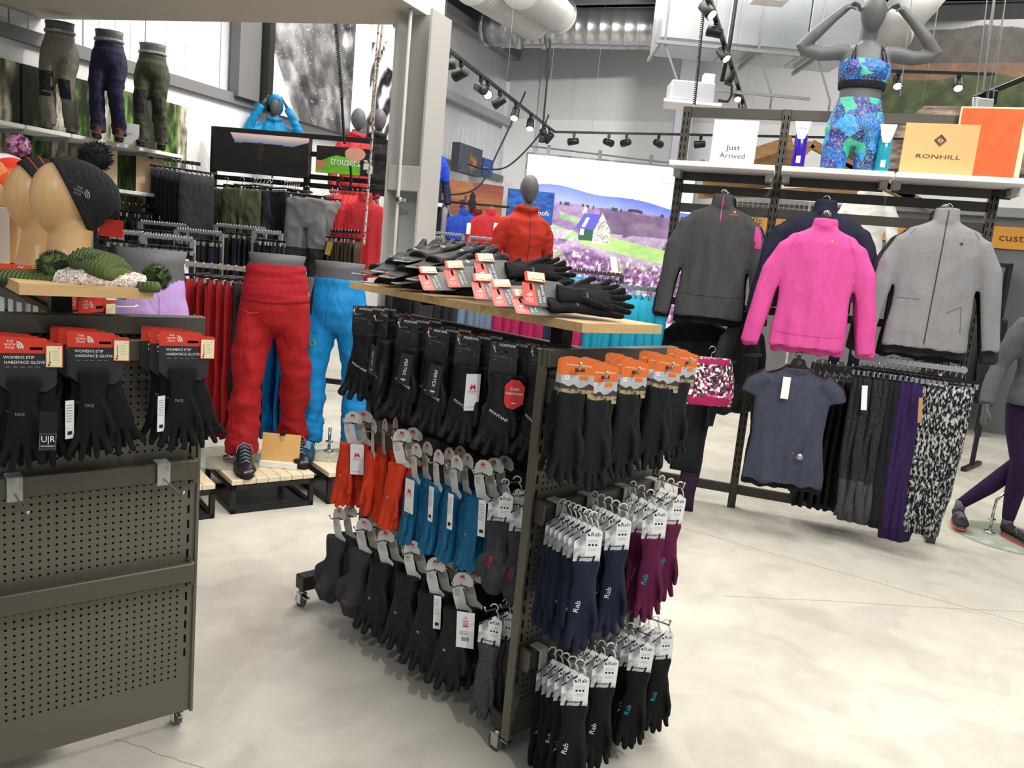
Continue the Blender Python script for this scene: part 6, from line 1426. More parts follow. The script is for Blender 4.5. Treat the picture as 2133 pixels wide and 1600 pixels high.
def pom(t, c, r, mt, n=420, seed=1, lab=None):
    rr = random.Random(seed); m = MB().use(mt); m.sphere(c, r * .82, 14, 10)
    for i in range(n):
        d = V((rr.gauss(0, 1), rr.gauss(0, 1), rr.gauss(0, 1))).normalized(); s = d.orthogonal().normalized() * r * .05; w2 = d.cross(s)
        b = V(c) + d * r * .72; e = V(c) + d * r * rr.uniform(.93, 1.08) + s * rr.uniform(-1.5, 1.5); m.add([b - s, b + s * .5 + w2, b + s * .5 - w2, e], [(0, 1, 3), (1, 2, 3), (2, 0, 3)])
    return m.build('pompom', t, lab, kind=None)
FR = R(-50)
def logoF(t, c):
    m = MB().use(INKG); k = 0
    for s_, w_, z in (('THE', .016, .02), ('NORTH', .026, .010), ('FACE', .02, 0)): m.text(s_, (0, 0, z), .0095, w_)
    for q in (.008, .013, .018): m.tube([(.016 + q * math.cos(R(a)), 0, -.001 + q * 1.2 * math.sin(R(a))) for a in range(0, 91, 18)], .0018, 4)
    o = m.build('embroidered_logo', t, 'pale embroidered logo'); o.matrix_local = TR((.094, .012, .255), R(78), 0, R(20))
h1, p1 = headform('front wooden head wearing the charcoal beanie', 138, 560, 2.12, FR, None, sc=.83)
beanie('charcoal beanie with a pale embroidered logo on the front wooden head', p1, FR, KN, (.05, .88, .42), 1.22, (0, .03, -.01), KN, 84, logoF)
h2, p2 = headform('second wooden head wearing the black headband', 82, 556, 2.27, FR, None, sc=.83)
beanie('black beanie with a coral seam on the second wooden head', p2, FR, KN, (.0, .75, .62), 1.1, (0, 0, 0), cloth('band_black', '#17181a', '#232427', rough=.7, scale=30), 80,
       lambda t, c: [MB().use(KR).tube([V(q_) for q_ in hat_rings(c, (0, .75, .62), (.082, .1, .12), 52 + 2 * k, 52 + 2 * k, 1, 1.1, (0, 0, 0), .09)[0]], .0018, 4, close=True).build('coral_seam', t) for k in (0, 7)])
h3, p3 = headform('third wooden head wearing the orange beanie, cut by the left edge', 24, 552, 2.40, FR, None, sc=.83)
beanie('orange and red patterned beanie on the third wooden head', p3, FR, KO, (.0, .72, .68), 1.12, (0, 0, .0), None, 92, None)
def pomx(t, c): pom(t, (c[0], c[1] + .05, c[2] + .17), .045, spots(mat('pom_plum', '#9a4f86', rough=.95), ['#8a4478', '#b884a8', '#6a2f5a', '#c9a3bf'], 60) and MATS['pom_plum'], 500, 3, 'plum pompom')
h4, p4 = headform('hindmost wooden head under the white bobble hat', 10, 550, 2.58, FR, None, sc=.83)
beanie('white and blue striped bobble hat with a plum pompom, hindmost', p4 + V((.0, .0, .02)), FR, KW, (.0, .5, .85), 1.1, (0, 0, .0), mat('knit_blue', '#27308f', rough=.9), 84, pomx)
tb_ = thing('beanie', 'black bobble hat hanging behind the charcoal beanie', 'hat', aty(207, 400, 2.35))
m = MB().use(KN); m.oval([(0, 0, -.07, .05, .05), (0, 0, -.03, .06, .055), (0, 0, .02, .05, .05), (0, 0, .05, .02, .02)], 18); m.build('crown', tb_); pom(tb_, (-.01, 0, .098), .048, KN, 500, 5, 'black pompom')
m = MB().use(RDC); m.box((0, 0, 0), (.07, .003, .05)); o = m.build('card', tb_, 'red card'); o.location = (.035, 0, -.10)
m = MB().use(BLKM); m.tube([(-.01, 0, .05), (-.01, 0, -.3), (-.02, .2, -.32)], .006, 6); m.build('hat_stand', tb_)
# folded hats and their pompoms
def folded(name, lab, px, py, z, rz, mt, secs, rib=18, amp=.004, extra=None, cat='hat'):
    p = aty(px, py, 1.93 + z); t = thing(name, lab, cat, M=TR(p, rz)); m = MB().use(mt); rings = []
    for (x, w_, h_, zc) in secs:
        r = []; x *= 1.1; w_ *= 1.12; h_ *= 1.35
        for k in range(40):
            a = 2 * PI * k / 40; r.append((x, w_ * math.cos(a), zc + h_ * math.sin(a) * (1 + (.16 if k % 2 else -.10))))
        rings.append(r)
    m.loft(rings); o = m.build('knit_body', t)
    if extra: extra(t)
    return t
FAIR = weave('fairisle_knit', '#e4ddd0', '#9a3a2c', 60, (1, 1, 1), thr=.58, w=.03)
def fairnodes():
    nt = FAIR.node_tree; N = nt.nodes; L = nt.links; b = N['Principled BSDF']; tc = N.new('ShaderNodeTexCoord'); w_ = N.new('ShaderNodeTexWave'); w_.bands_direction = 'X'; w_.inputs['Scale'].default_value = 7; w_.inputs['Distortion'].default_value = 5; w_.inputs['Detail Scale'].default_value = 14
    L.new(tc.outputs['Object'], w_.inputs[0]); r = N.new('ShaderNodeValToRGB'); r.color_ramp.interpolation = 'CONSTANT'; e = r.color_ramp.elements
    for k, c in ((0, '#e8e2d6'), (.16, '#3a4a35'), (.34, '#efe9dd'), (.52, '#b8402e'), (.68, '#efe9dd'), (.82, '#39466e'), (.9, '#e8e2d6')):
        if k == 0: e[0].color = lin(c)
        elif k == .16: e[1].position = k; e[1].color = lin(c)
        else: q = e.new(k); q.color = lin(c)
    L.new(w_.outputs[1], r.inputs[0]); L.new(r.outputs[0], b.inputs['Base Color'])
fairnodes()
def ribs(mt, sc=34, d='X'):
    nt = mt.node_tree; N = nt.nodes; L = nt.links; tc = N.new('ShaderNodeTexCoord'); w_ = N.new('ShaderNodeTexWave'); w_.bands_direction = d; w_.inputs['Scale'].default_value = sc; w_.inputs['Distortion'].default_value = .6
    L.new(tc.outputs['Object'], w_.inputs[0]); bp = N.new('ShaderNodeBump'); bp.inputs['Strength'].default_value = 1; bp.inputs['Distance'].default_value = .006; L.new(w_.outputs[1], bp.inputs['Height']); L.new(bp.outputs[0], N['Principled BSDF'].inputs['Normal'])
ribs(KG)
folded('folded_hat', 'olive ribbed hat folded flat at the left corner of the oak board', 80, 583, .02, R(18), KG, [(-.10, .02, .006, 0), (-.09, .05, .012, 0), (0, .062, .016, .002), (.05, .06, .020, .003), (.07, .045, .012, 0)], extra=None)
tt = folded('folded_hat', 'fair isle bobble hat with a dark green pompom', 190, 588, .02, R(12), FAIR, [(-.07, .02, .01, .0), (-.06, .055, .018, .0), (0, .07, .026, .006), (.05, .06, .022, .004), (.075, .03, .01, 0)], extra=lambda t: pom(t, (-.085, .01, .03), .043, spots(mat('pom_green', '#34452a', rough=.95), ['#2a3a22', '#44582f', '#1e2a1a', '#54683a'], 70) and MATS['pom_green'], 600, 7, 'dark green pompom'))
folded('folded_hat', 'second fair isle hat with olive cuff at the right end of the board', 258, 592, .04, R(28), FAIR, [(-.06, .03, .010, 0), (-.04, .05, .018, .004), (.02, .05, .018, .004), (.045, .045, .016, 0)], extra=lambda t: (pom(t, (.075, .03, .02), .038, MATS['pom_green'], 450, 9, 'dark green pompom'), MB().use(KG).oval([(0.05, -.02, -.012, .03, .05), (0.05, -.02, .0, .034, .055), (0.05, -.02, .012, .028, .05)], 20).build('cuff', t, 'olive ribbed cuff')))
def nk(t): m = MB().use(mat('logo_dark', '#2b3338')); m.text('NIKE', (0, 0, 0), .022, .05, shear=.25); m.poly([(-.03, -.012), (-.015, -.022), (.03, .002), (-.012, -.014)], -.0005); o = m.build('embroidered_logo', t, 'dark embroidered logo'); o.matrix_local = TR((.012, -.042, .03), 0, R(-52))
folded('folded_hat', 'olive ribbed hat with dark logo, topmost of the hat pile', 205, 557, .02, R(-14), KG, [(-.045, .03, .012, .012), (-.035, .05, .022, .012), (.03, .055, .024, 0), (.055, .045, .018, -.01), (.06, .03, .010, -.012)], extra=nk)
t = thing('swing_card', 'red folded card lying beside the green pompom', 'card', M=TR(aty(28, 556, 2.0), R(12), R(-70), sc=.8)); m = MB().use(RDC); m.prism(rect(-.05, .05, -.02, .02), .001); m.build('card', t); m = MB().use(INKW); m.text('N', (.02, -.001, 0), .02); m.build('mark', t)
t = thing('gift_box', 'pale grey hat and glove set box standing at the left edge', 'box', aty(-14, 548, 2.3), R(-20)); m = MB().use(mat('box_grey', '#c9c7c4', rough=.6)); m.box((0, 0, .08), (.07, .05, .16), .001); m.build('box', t)
m = MB().use(INKK); m.text('Marl Beanie and Glove Set', (.018, -.0265, .08), .009, .12, rot=PI / 2); m.build('lettering', t)
# packs seen over the top of the left stand, hooked on its spine
for j, (px, py) in enumerate(((4, 640), (22, 645), (40, 652), (58, 655), (74, 660))):
    p = atz(px, py, 1.21); t = garment('swing_card', (lambda mm: mm)(C_rab['LINER']) if False else MB().use(mat('clear_card', '#dfe3e4', rough=.3)).prism(rect(-.02, .02, -.04, .03), .001).mesh('card'), None, TR(p, R(-40)), 'clear hanging tab on the far side of the left stand, ' + nth[j] + ' from the left', 'tag', None)
# red carded packs and white prongs under the oak board
for j, (px, py) in enumerate(((128, 632), (150, 620), (172, 628), (196, 634))):
    p = onv(px, py, M_L + dirh(HL) * .12, HL - 90); inst('glove_pair', pack('etip', j), TR(p + V((0, 0, -.01)), R(60 + 8 * j)), 'red carded gloves beyond the left stand spine, ' + nth[j] + ' from the post', 'gloves', 'red carded gloves beyond the left spine')
for j, (px, py) in enumerate(((205, 612), (238, 624), (278, 640))):
    p = onv(px, py, M_L + dirh(HL) * .30, HL - 90); m = MB().use(mat('prong_white', '#e6e6e6', rough=.3)); m.tube([(-.16, -.16, 0), (0, 0, 0), (.01, .01, .006)], .0035, 6); m.tube([(-.06, -.06, .0), (-.06, -.06, -.03)], .003, 6); o = m.build('display_prong', loc=p); tag(o, 'white display prong beyond the left stand, ' + ['upper', 'middle', 'lower'][j], 'hook')

# ================================================================ left wall: shelf with trouser forms, clothes below
s0, z0 = ls(-60, 262, .45); s1, z1 = ls(378, 322, .45); zS = 2.068
t = bpy.data.objects.new('wall_shelf', None); t.matrix_world = lwM(s0, 0, zS); link(t); tag(t, 'long white shelf on the left wall carrying three trouser forms', 'shelf')
n = 5
for k in range(n): m = MB().use(MATS['shelf_white']); m.box(((s1 - s0) * (k + .5) / n, -.26, 0), ((s1 - s0) / n - .012, .44, .03), .003); m.build('shelf_panel', t)
for k in range(n + 1): m = MB().use(GREY); m.box(((s1 - s0) * k / n, -.25, -.03), (.02, .4, .03)); m.build('bracket', t)
GR1 = cloth('trouser_stone', '#7b776f', '#868279', rough=.7, scale=8, bump=.5); NVC = cloth('trouser_navy', '#23233c', '#2b2b48', rough=.7, scale=8, bump=.5); OL2 = cloth('trouser_olive', '#3f4234', '#4a4d3d', rough=.7, scale=8, bump=.5)
def wallform(lab, px, py, rz, mt, seed, shoes, ex=None, dxy=(-.10, .02)):
    p = atz(px, py, zS + .016)
    t = legform(lab, p.x, p.y, p.z, rz, .76, mt, (dxy[0], -.05, -.09, -.02), (.07, -.02, .07, .12), shoes, None, ex, seed=seed, waist=(.135, .1), hips=(.16, .125), thigh=.095, knee=.075, hem=.07, amp=.010)
    m = MB().use(GREY); m.oval([(0, 0, .96, .142, .106), (0, 0, .985, .142, .106)], 24); m.build('belt', t); m = MB().use(CLIP); m.box((.02, -.108, .972), (.07, .006, .026), .002); m.build('buckle', t); return t
def kneep(t, me): mark(me, lambda m: (m.use(K2), fill(m, -.16, -.03, .34, .58, 8)), 'knee_patch', t, 'dark knee patch'); mark(me, lambda m: (m.use(K2), fill(m, .0, .12, .34, .52, 8)), 'knee_patch', t, 'dark knee patch')
wallform('stone grey trouser form with dark knee patches, left of three on the high shelf', 124, 279, R(10), GR1, 21, SH_grey, kneep)
wallform('navy trouser form with grey belt, middle of three on the high shelf', 225, 292, R(10), NVC, 25, SH_brown)
wallform('olive trouser form with dark knees, right of three on the high shelf', 314, 308, R(10), OL2, 29, SH_black, kneep)
t = bpy.data.objects.new('sign_card', None); t.matrix_world = TR(atz(268, 300, zS + .016), R(20)); link(t); tag(t, 'small white sign card between the navy and olive trouser forms', 'sign')
m = MB().use(WHC); m.box((0, 0, .08), (.15, .008, .16)); m.build('card', t); m = MB().use(INKG); m.text("Men's", (0, -.006, .08), .028, .07); m.build('lettering', t)
# lower white shelf
s0, z0 = ls(232, 402, .42); s1, z1 = ls(374, 408, .42); zz = (z0 + z1) / 2
t = bpy.data.objects.new('wall_shelf', None); t.matrix_world = lwM(s0 - 1.2, 0, zz); link(t); tag(t, 'lower white shelf on the left wall above the black trousers', 'shelf')
for k in range(3): m = MB().use(MATS['shelf_white']); m.box(((s1 - s0 + 1.2) * (k + .5) / 3, -.21, 0), ((s1 - s0 + 1.2) / 3 - .012, .40, .03), .003); m.build('shelf_panel', t)
for j, (px, py, w_) in enumerate(((312, 395, .2), (212, 388, .2))):
    s, z = ls(px, py, .33); t = bpy.data.objects.new('display_card', None); t.matrix_world = TR(lw(s, .33, zz + .016), R(50)); link(t); tag(t, ['tan display card on the lower shelf', 'tan display card nearer the wooden heads'][j], 'card')
    m = MB().use(mat('card_sand', '#dcc29a', rough=.5)); m.box((0, 0, .15), (.24, .008, .30)); m.build('card', t); m = MB().use(BLK); m.box((0, -.008, .30), (.03, .015, .02)); m.build('bulldog_clip', t)
# garments hanging below it, on the wall
pa, pb = lw(ls(200, 425, .4)[0] - .8, .40, zz - .10), lw(ls(372, 430, .4)[0], .40, zz - .10)
blk = [tro(K1, 70, .13, .12, .8), tro(K2, 71, .13, .12, .8), tro(K3, 72, .13, .12, .8)]
rail('clothes_rail', 'black wall rail under the lower white shelf', pa, pb, legs=False)
rail_row(pa, pb, [(blk[rnd.choice((0, 0, 1, 1, 2))], '') for _ in range(26)], 'dark trousers on the wall rail under the lower white shelf', 'dark trousers on the wall rail')
pc = onv(375, 336, lw(0, .35), 23); pd = onv(416, 342, lw(0, .9), 23)
rail('clothes_rail', 'black arm rail with dark trousers beside the moss board', pc, pd, legs=False)
rail_row(onv(338, 333, lw(0, .30), 23), pd, [(tro(K2, 80 + i % 2, .16, .16, .68), '') for i in range(8)], 'dark trousers beside the moss board', 'dark trousers beside the moss board', jit=.05)
# mid floor rails of black trousers
for j, (x0, y0, x1, y1, yy, n) in enumerate(((196, 470, 235, 472, 4.9, 5), (252, 477, 296, 480, 5.3, 8), (300, 484, 402, 492, 5.2, 18), (293, 456, 388, 462, 6.4, 18), (368, 472, 462, 482, 6.0, 18), (450, 462, 552, 480, 6.9, 18), (530, 475, 585, 488, 6.2, 9))):
    a, b = aty(x0, y0 + 6, yy), aty(x1, y1 + 6, yy + .1); b.z = a.z
    nm = ['far left', 'second', 'third', 'fourth', 'fifth', 'sixth', 'rightmost'][j]
    rail('clothes_rail', 'grey floor rail of dark trousers, ' + nm + ' of those behind the lilac form', a, b, mt=GREY)
    rail_row(a, b, [(blk[rnd.choice((0, 0, 1, 1, 2))], '') for _ in range(n)], 'dark trousers on the ' + nm + ' floor rail', 'dark trousers on the ' + nm + ' floor rail', hg=HG_small if 0 else HG_clip, jit=.2)
# rack with the dark panel, olive, charcoal and grey trousers
yB = 7.9; a = aty(445, 350, yB); b = aty(640, 367, yB - .1); HB = math.atan2(b.y - a.y, b.x - a.x); PB = V((a.x, a.y, 0)); BM = TR(PB, HB)
wB = (V((b.x, b.y, 0)) - PB).length
t = thing('display_rack', 'black display rack below the dark sunset panel', 'display rack', M=BM)
for x in (.0, wB, wB + .82):
    m = MB().use(BLKM); m.box((x, 0, 1.22), (.05, .05, 2.44)); m.build('post', t)
for z in (2.42, 2.26, 2.05, 1.97):
    m = MB().use(BLKM); m.box(((wB + .82) / 2, 0, z), (wB + .82, .03, .045)); m.build('cross_beam', t)
m = MB().use(BLKM); m.box(((wB + .82) / 2, 0, .1), (wB + .82, .03, .05)); m.build('cross_beam', t)
def bx_(px, py, off=0.0): return onv(px, py, PB - V((-math.sin(HB), math.cos(HB), 0)) * off, 90 - math.degrees(HB))
t = bpy.data.objects.new('picture_board', None); p = bx_(443, 352, .08); t.matrix_world = TR((p.x, p.y, p.z), HB); link(t); tag(t, 'dark sunset silhouette panel on top of the black rack', 'picture board')
wP = (bx_(640, 362, .08) - p).length; hP = bx_(443, 272, .08).z - p.z
m = MB().use(MATS['board_black']); m.box((wP / 2, .03, hP / 2), (wP, .05, hP)); m.build('panel', t)
def sunset(u, v):
    e = .72 + .05 * np.sin(u * 3) - .0; hill = np.where(u < .2, 1.05 - .0 * u, e) - .0; hill = np.where((u > .16) & (u < .22), 1.05 - (u - .16) * 4, hill); hill = np.where(u > .84, e + (u - .84) * 1.0, hill)
    sky = mix3(hx('#7f93b5'), hx('#e7c9c2'), np.clip((v - .78) * 6, 0, 1)); g = fbm(u * 20, v * 20, 3, 95); dk = mix3(hx('#141416'), hx('#202023'), g)
    f = (np.abs(u - .5) < .03) & (v > .32) & (v < .8) & (fbm(u * 60, v * 30, 2, 97) > .45); o = mix3(sky, dk, (v < hill) * 1.0); return mix3(o, hx('#4a2a26'), f * .8)
picture('print', wP, hP, 130, 50, sunset, vcmat('matt_print', .55), t, 0, 0, 0)
t = bpy.data.objects.new('department_sign', None); p = bx_(657, 358, .12); t.matrix_world = TR((p.x, p.y, p.z), HB); link(t); tag(t, 'trousers department sign with a green jacket photo', 'sign')
wT = (bx_(775, 368, .12) - p).length; hT = bx_(657, 302, .12).z - p.z
m = MB().use(MATS['board_black']); m.box((wT / 2, .02, hT / 2), (wT, .03, hT)); m.build('panel', t)
def green(u, v):
    n = fbm(u * 6, v * 6, 4, 99); o = mix3(hx('#0f0f10'), hx('#2a2a2b'), n); g = (v < .62 - 1.2 * np.abs(u - .4) ** 1.6 + .1 * n) & (u < .78); o = mix3(o, mix3(hx('#4faa1f'), hx('#8fdc4a'), n), g * 1.0)
    fc = np.hypot((u - .68) * 1.0, (v - .78) * .7) < .18; o = mix3(o, hx('#dba78c'), fc * 1.0); h = np.hypot((u - .06), (v - .3) * .8) < .13; o = mix3(o, hx('#c98560'), h * 1.0); wj = (u > .84) & (v < .6) & (v > .1) & (n > .4); return mix3(o, hx('#d9dccf'), wj * 1.0)
picture('print', wT, hT, 90, 60, green, vcmat('matt_print', .55), t, 0, 0, 0); m = MB().use(INKW); m.text('trousers', (wT * .52, -.004, hT * .46), .115, wT * .52); m.build('lettering', t)
# trousers facing out
def pants_front(mt, seed, knee=None, ln=.92):
    m = MB().use(mt); m.oval([(0, 0, -.08, .17, .02), (0, 0, -.1, .175, .024), (0, 0, -.2, .185, .03), (0, 0, -.3, .17, .028), (0, 0, -.34, .1, .02)], 20)
    for s in (-1, 1): m.tube([(s * .09, 0, -.22), (s * .10, 0, -.40), (s * .105, 0, -.65), (s * .105, 0, -ln)], [(.085, .028), (.085, .03), (.078, .028), (.074, .026)], 12)
    me = unify(m, .011, 3); wrinkle(me, .014, (9, 5, 7), seed, True)
    if knee:
        me.materials.append(knee)
        for p in me.polygons:
            if -.78 < p.center.z < -.52: p.material_index = 1
    return smoothshade(me)
zr = 2.0
def facing(px, py, me, lab, off, rz=0, cat='trousers', name='hanging_trousers', grp=None, hg=HG_clip): p = bx_(px, py, off); garment(name, me, hg, TR(p, HB + R(rz)), lab, cat, grp)
for j, (px, o_, k) in enumerate(((472, .42, 0), (505, .50, 1), (528, .44, 2))): facing(px, 374, pants_front(OLV, 31 + k), 'olive trousers facing out under the dark panel, ' + nth[j] + ' from the left', o_, rnd.uniform(-12, 30))
for j in range(5): facing(532 + j * 8, 376, slab_mesh(OLV if j < 3 else K2, .16, .15, .04, .8, seed=j), 'olive or charcoal trousers seen edge on beside the olive pairs', .4 - j * .02, 55, grp='edge on trousers beside the olive pairs')
for j, px in enumerate((560, 590)): facing(px, 380, pants_front(K2 if j == 0 else cloth('rail_slate', '#2c3038', '#363b44', rough=.7, scale=9), 37 + j), 'charcoal trousers facing out under the dark panel, ' + ['left', 'right'][j] + ' pair', .44, 12)
for j in range(6): facing(596 + j * 5, 382, slab_mesh(K1, .15, .14, .04, .8, seed=j + 50), 'black trousers seen edge on beside the charcoal pairs', .36, 60, grp='edge on black trousers beside the charcoal pairs')
facing(640, 392, pants_front(GRY, 41, K2, 1.28), 'stone grey trousers with dark knees facing out beside the rack post', .55, 14)
facing(672, 398, pants_front(GRY, 45, K2, 1.25), 'second stone grey trousers with dark knees facing out', .45, 30)
for j in range(5): facing(684 + j * 5, 400, slab_mesh(GRY, .15, .14, .04, .85, seed=j + 60), 'stone grey trousers seen edge on in the second bay', .36 - .02 * j, 58, grp='edge on stone grey trousers')
a, b = bx_(688, 395, .1), bx_(762, 398, .1); RDJ = [top_(CRD, 90 + i, .75, .2) for i in range(2)]
rail_row(a, b, [(RDJ[i % 2], '') for i in range(7)], 'red jackets hanging under the trousers sign', 'red jackets under the trousers sign', name='hanging_jacket', cat='jacket', hg=HG_top)
facing(762, 400, top_front(CRD, .72, .2, .21, .21, .6, .06, 95, .06), 'red and black jacket facing out beside the grey column', .3, 20, 'jacket', 'hanging_jacket', None, HGB)
a, b = bx_(690, 480, .45), bx_(750, 484, .45)
rail('clothes_rail', 'low black rail of brown trousers in the second bay', a, b, legs=False)
rail_row(a, b, [(tro(BRN, 100 + i % 3, .11, .1, .7), '') for i in range(9)], 'brown trousers on the low rail of the second bay', 'brown trousers on the low rail')
m = MB().use(mat('tag_mustard', '#c79a4a')); m.box((0, 0, -.05), (.05, .003, .12)); o = m.build('swing_tag'); o.matrix_world = TR(bx_(688, 506, .6), HB, 0, R(12)); tag(o, 'mustard swing tag on the brown trousers', 'tag')
# blue hooded half form on the rack top, red and black half forms behind
def half(lab, px, py, y, rz, mt, arms='up', hood=True, sc=1.0, head=True, name='torso_mannequin', sect2=None, hs=0):
    p = aty(px, py, y); t = thing(name, lab, 'mannequin', M=TR(p, rz, sc=sc))
    secs = [(0, 0, -.62, .20, .14), (0, 0, -.55, .19, .135), (0, 0, -.35, .165, .12), (0, -.01, -.18, .19, .135), (0, 0, -.05, .19, .11), (0, 0, .0, .12, .08), (0, 0, .04, .075, .07)]
    if arms == 'up': A = [([(s * .12, 0, -.06), (s * .21, -.03, -.12), (s * .29, -.07, -.17), (s * .325, -.09, -.15), (s * .31, -.10, -.08), (s * .24, -.12, .06), (s * .16, -.13, .19)], [.062, .068, .068, .066, .062, .056, .048]) for s in (-1, 1)]
    else: A = [([(s * .15, 0, -.06), (s * .22, .01, -.18), (s * .25, .03, -.36), (s * .27, -.02, -.50), (s * .27, -.06, -.62)], [.062, .062, .055, .05, .045]) for s in (-1, 1)]
    tb = []
    if hood: tb = [([(-.09, .02, .03), (-.07, -.05, .045), (0, -.09, .03), (.07, -.05, .045), (.09, .02, .03), (0, .09, .05), (-.09, .02, .03)], [.03] * 7)]
    me = torso_mesh(mt, secs, A, tb, .012, .010, int(px) % 17)
    if sect2:
        me.materials.append(sect2)
        for q in me.polygons:
            if q.center.z < -.33: q.material_index = 1
    obj('jacket', me, t)
    mark(me, lambda m: (m.use(mat('zip_black', '#1d1d22')), strip(m, [(0, .0), (0, -.6)], .006)), 'zip', t)  # zip is a thin near-black strip
    m = MB().use(MAN); m.tube([(0, 0, .0), (0, 0, .1)], .052, 12); egg(m, (0, -.02, .21), (.078, .098, .122)); m.build('head', t)
    if arms == 'up' and hood:
        m = MB().use(mt); m.loft(hat_rings((0, -.01, .21), (0, .8, .6), (.10, .12, .145), 4, 92, 12, 1.1, (0, 0, .01), .05)); m.build('hood', t)
    m = MB().use(MAN)
    for s in (-1, 1):
        e = V(A[0 if s < 0 else 1][0][-1]); d = (e - V(A[0 if s < 0 else 1][0][-2])).normalized(); m.tube([e, e + d * .05, e + d * .11], [(.022, .022), (.018, .034), (.012, .026)], 10)
        for k in range(4): o_ = V((0, -.03 + .02 * k, 0)); m.tube([e + d * .09 + o_ * .6, e + d * .16 + o_], [.009, .006], 6)
    m.build('hands', t, kind='stuff'); m = MB().use(CHR); m.tube([(0, 0, -.6), (0, 0, -1.0)], .015, 8); m.build('stand_rod', t); return t
half('half form in a bright blue hooded jacket shading its eyes above the dark panel', 572, 256, 8.6, R(14), cloth('shell_blue', '#0f7fb8', '#1690cc', rough=.5, scale=9), 'up', True, .78)
half('half form in a red jacket above the trousers sign', 742, 290, 8.7, R(40), CRD, 'down', True, .95)
half('half form in a black jacket half hidden by the grey column', 786, 290, 8.9, R(30), K1, 'down', True, .95)
half('half form in a blue and navy jacket right of the grey column', 896, 316, 10.2, R(30), cloth('shell_royal', '#2446c8', '#2d52da', rough=.5, scale=9), 'down', True, 1.0, sect2=K3)
q = aty(885, 424, 10.0); t = thing('wall_shelf', 'white shelf below the blue and navy jacket form', 'shelf', q, R(10)); m = MB().use(MATS['shelf_white']); m.box((-.1, .1, 0), (.62, .35, .04)); m.build('shelf_panel', t); m = MB().use(WHC); m.box((0, -.05, .10), (.12, .01, .2)); m.build('card', t)
# red jacket mannequin before the light box
t = half('dark grey headed mannequin in a brick red hooded jacket before the light box', 1096, 446, 7.0, R(22), cloth('softshell_brick', '#a82a1c', '#b43424', rough=.85, scale=20), 'down', True, 1.0, name='standing_mannequin')
m = MB().use(K1); m.oval([(0, 0, -.6, .17, .12), (0, 0, -.75, .17, .12)], 20)
for s in (-1, 1): m.tube([(s * .09, 0, -.7), (s * .09, 0, -1.1), (s * .09, 0, -1.55)], [.085, .065, .05], 12)
m.build('trousers', t); m = MB().use(BLK); m.box((0, 0, -1.70), (.5, .5, .34)); m.build('podium', t)
# jackets on the far rail
a, b = aty(868, 415, 10.4), aty(935, 424, 10.4)
rail('clothes_rail', 'far rail of jackets right of the grey column', a, aty(1062, 432, 10.7), legs=False)
rail_row(a, b, [((top_(c, 110 + i, .8, .22)), n_) for i, (c, n_) in enumerate(((RBL, 'blue'), (CRD, 'red'), (CRD, 'red'), (K3, 'navy'), (K3, 'navy'), (K1, 'black'), (K1, 'black'), (GRY, 'grey')))], '{} jacket seen edge on, on the far rail', 'jackets edge on, on the far rail', name='hanging_jacket', cat='jacket', hg=HG_top)
for px, mt, lb, y_, rz in ((968, RBL, 'bright blue jacket facing out on the far rail', 10.2, 4), (1024, CRD, 'bright red jacket facing out on the far rail', 10.2, 4), (995, MRN, 'wine jacket between the blue and red ones on the far rail', 10.6, 10)):
    garment('hanging_jacket', top_front(mt, .74, .22, .235, .235, .6, .06, px, .05), HGB, TR(aty(px, 433, y_), R(rz)), lb, 'jacket')
    if rz == 4: m = MB().use(WHC); m.box((0, 0, 0), (.05, .004, .14)); o = m.build('swing_tag', loc=aty(px + 8, 476, y_ - .12)); tag(o, 'white swing tag on the ' + lb.split(' facing')[0], 'tag')
for j, (x0, y0, x1, y1, yy, n) in enumerate(((878, 492, 925, 495, 8.2, 12), (900, 484, 965, 492, 9.0, 12), (942, 510, 1000, 514, 7.6, 14), (978, 494, 1026, 496, 8.6, 12))):
    a, b = aty(x0, y0, yy), aty(x1, y1, yy); b.z = a.z; nm = ['left', 'far', 'nearest', 'right'][j]
    rail('clothes_rail', 'dark rail of black clothes below the far jackets, ' + nm, a, b, mt=GREY); rail_row(a, b, [(blk[rnd.choice((0, 0, 1))], '') for _ in range(n)], 'black clothes on the ' + nm + ' rail below the far jackets', 'black clothes on the ' + nm + ' rail', jit=.2)
# fleeces seen between the shelf and the stand
a, b = aty(836, 568, 5.5), aty(1384, 607, 5.2); b.z = a.z = 1.36
rail('clothes_rail', 'long grey rail of fleeces behind the centre stand', a, b, mt=GREY)
fl = {'black': [top_(K1, 130), top_(K2, 131)], 'slate blue': [top_(GBL, 132)], 'magenta': [top_(MAG, 133), top_(MAG, 134)], 'teal': [top_(TEAL, 135, .66), top_(TEAL, 136, .66), top_(TEAL, 137, .66)], 'navy': [top_(K3, 138)]}
order = ['black'] * 12 + ['slate blue'] * 5 + ['magenta'] * 8 + ['navy'] * 2 + ['magenta'] * 4 + ['teal'] * 11
rail_row(a, b, [(rnd.choice(fl[c]), c) for c in order], '{} fleece on the long rail', 'fleeces on the long rail', name='hanging_fleece', cat='fleece', hg=HG_top, jit=.1)
a, b = aty(1190, 563, 6.6), aty(1296, 573, 6.5); b.z = a.z
rail('clothes_rail', 'bronze rail of blue fleeces beyond the long rail', a, b, mt=MATS['bronze_rail'])
rail_row(a, b, [(rnd.choice(fl['teal']), 'teal') for _ in range(5)] + [(fl['navy'][0], 'navy') for _ in range(7)], '{} fleece on the rail beyond the long one', 'fleeces on the further rail', name='hanging_fleece', cat='fleece', hg=HG_top, jit=.1)
a, b = aty(880, 640, 4.75), aty(1010, 648, 4.7)

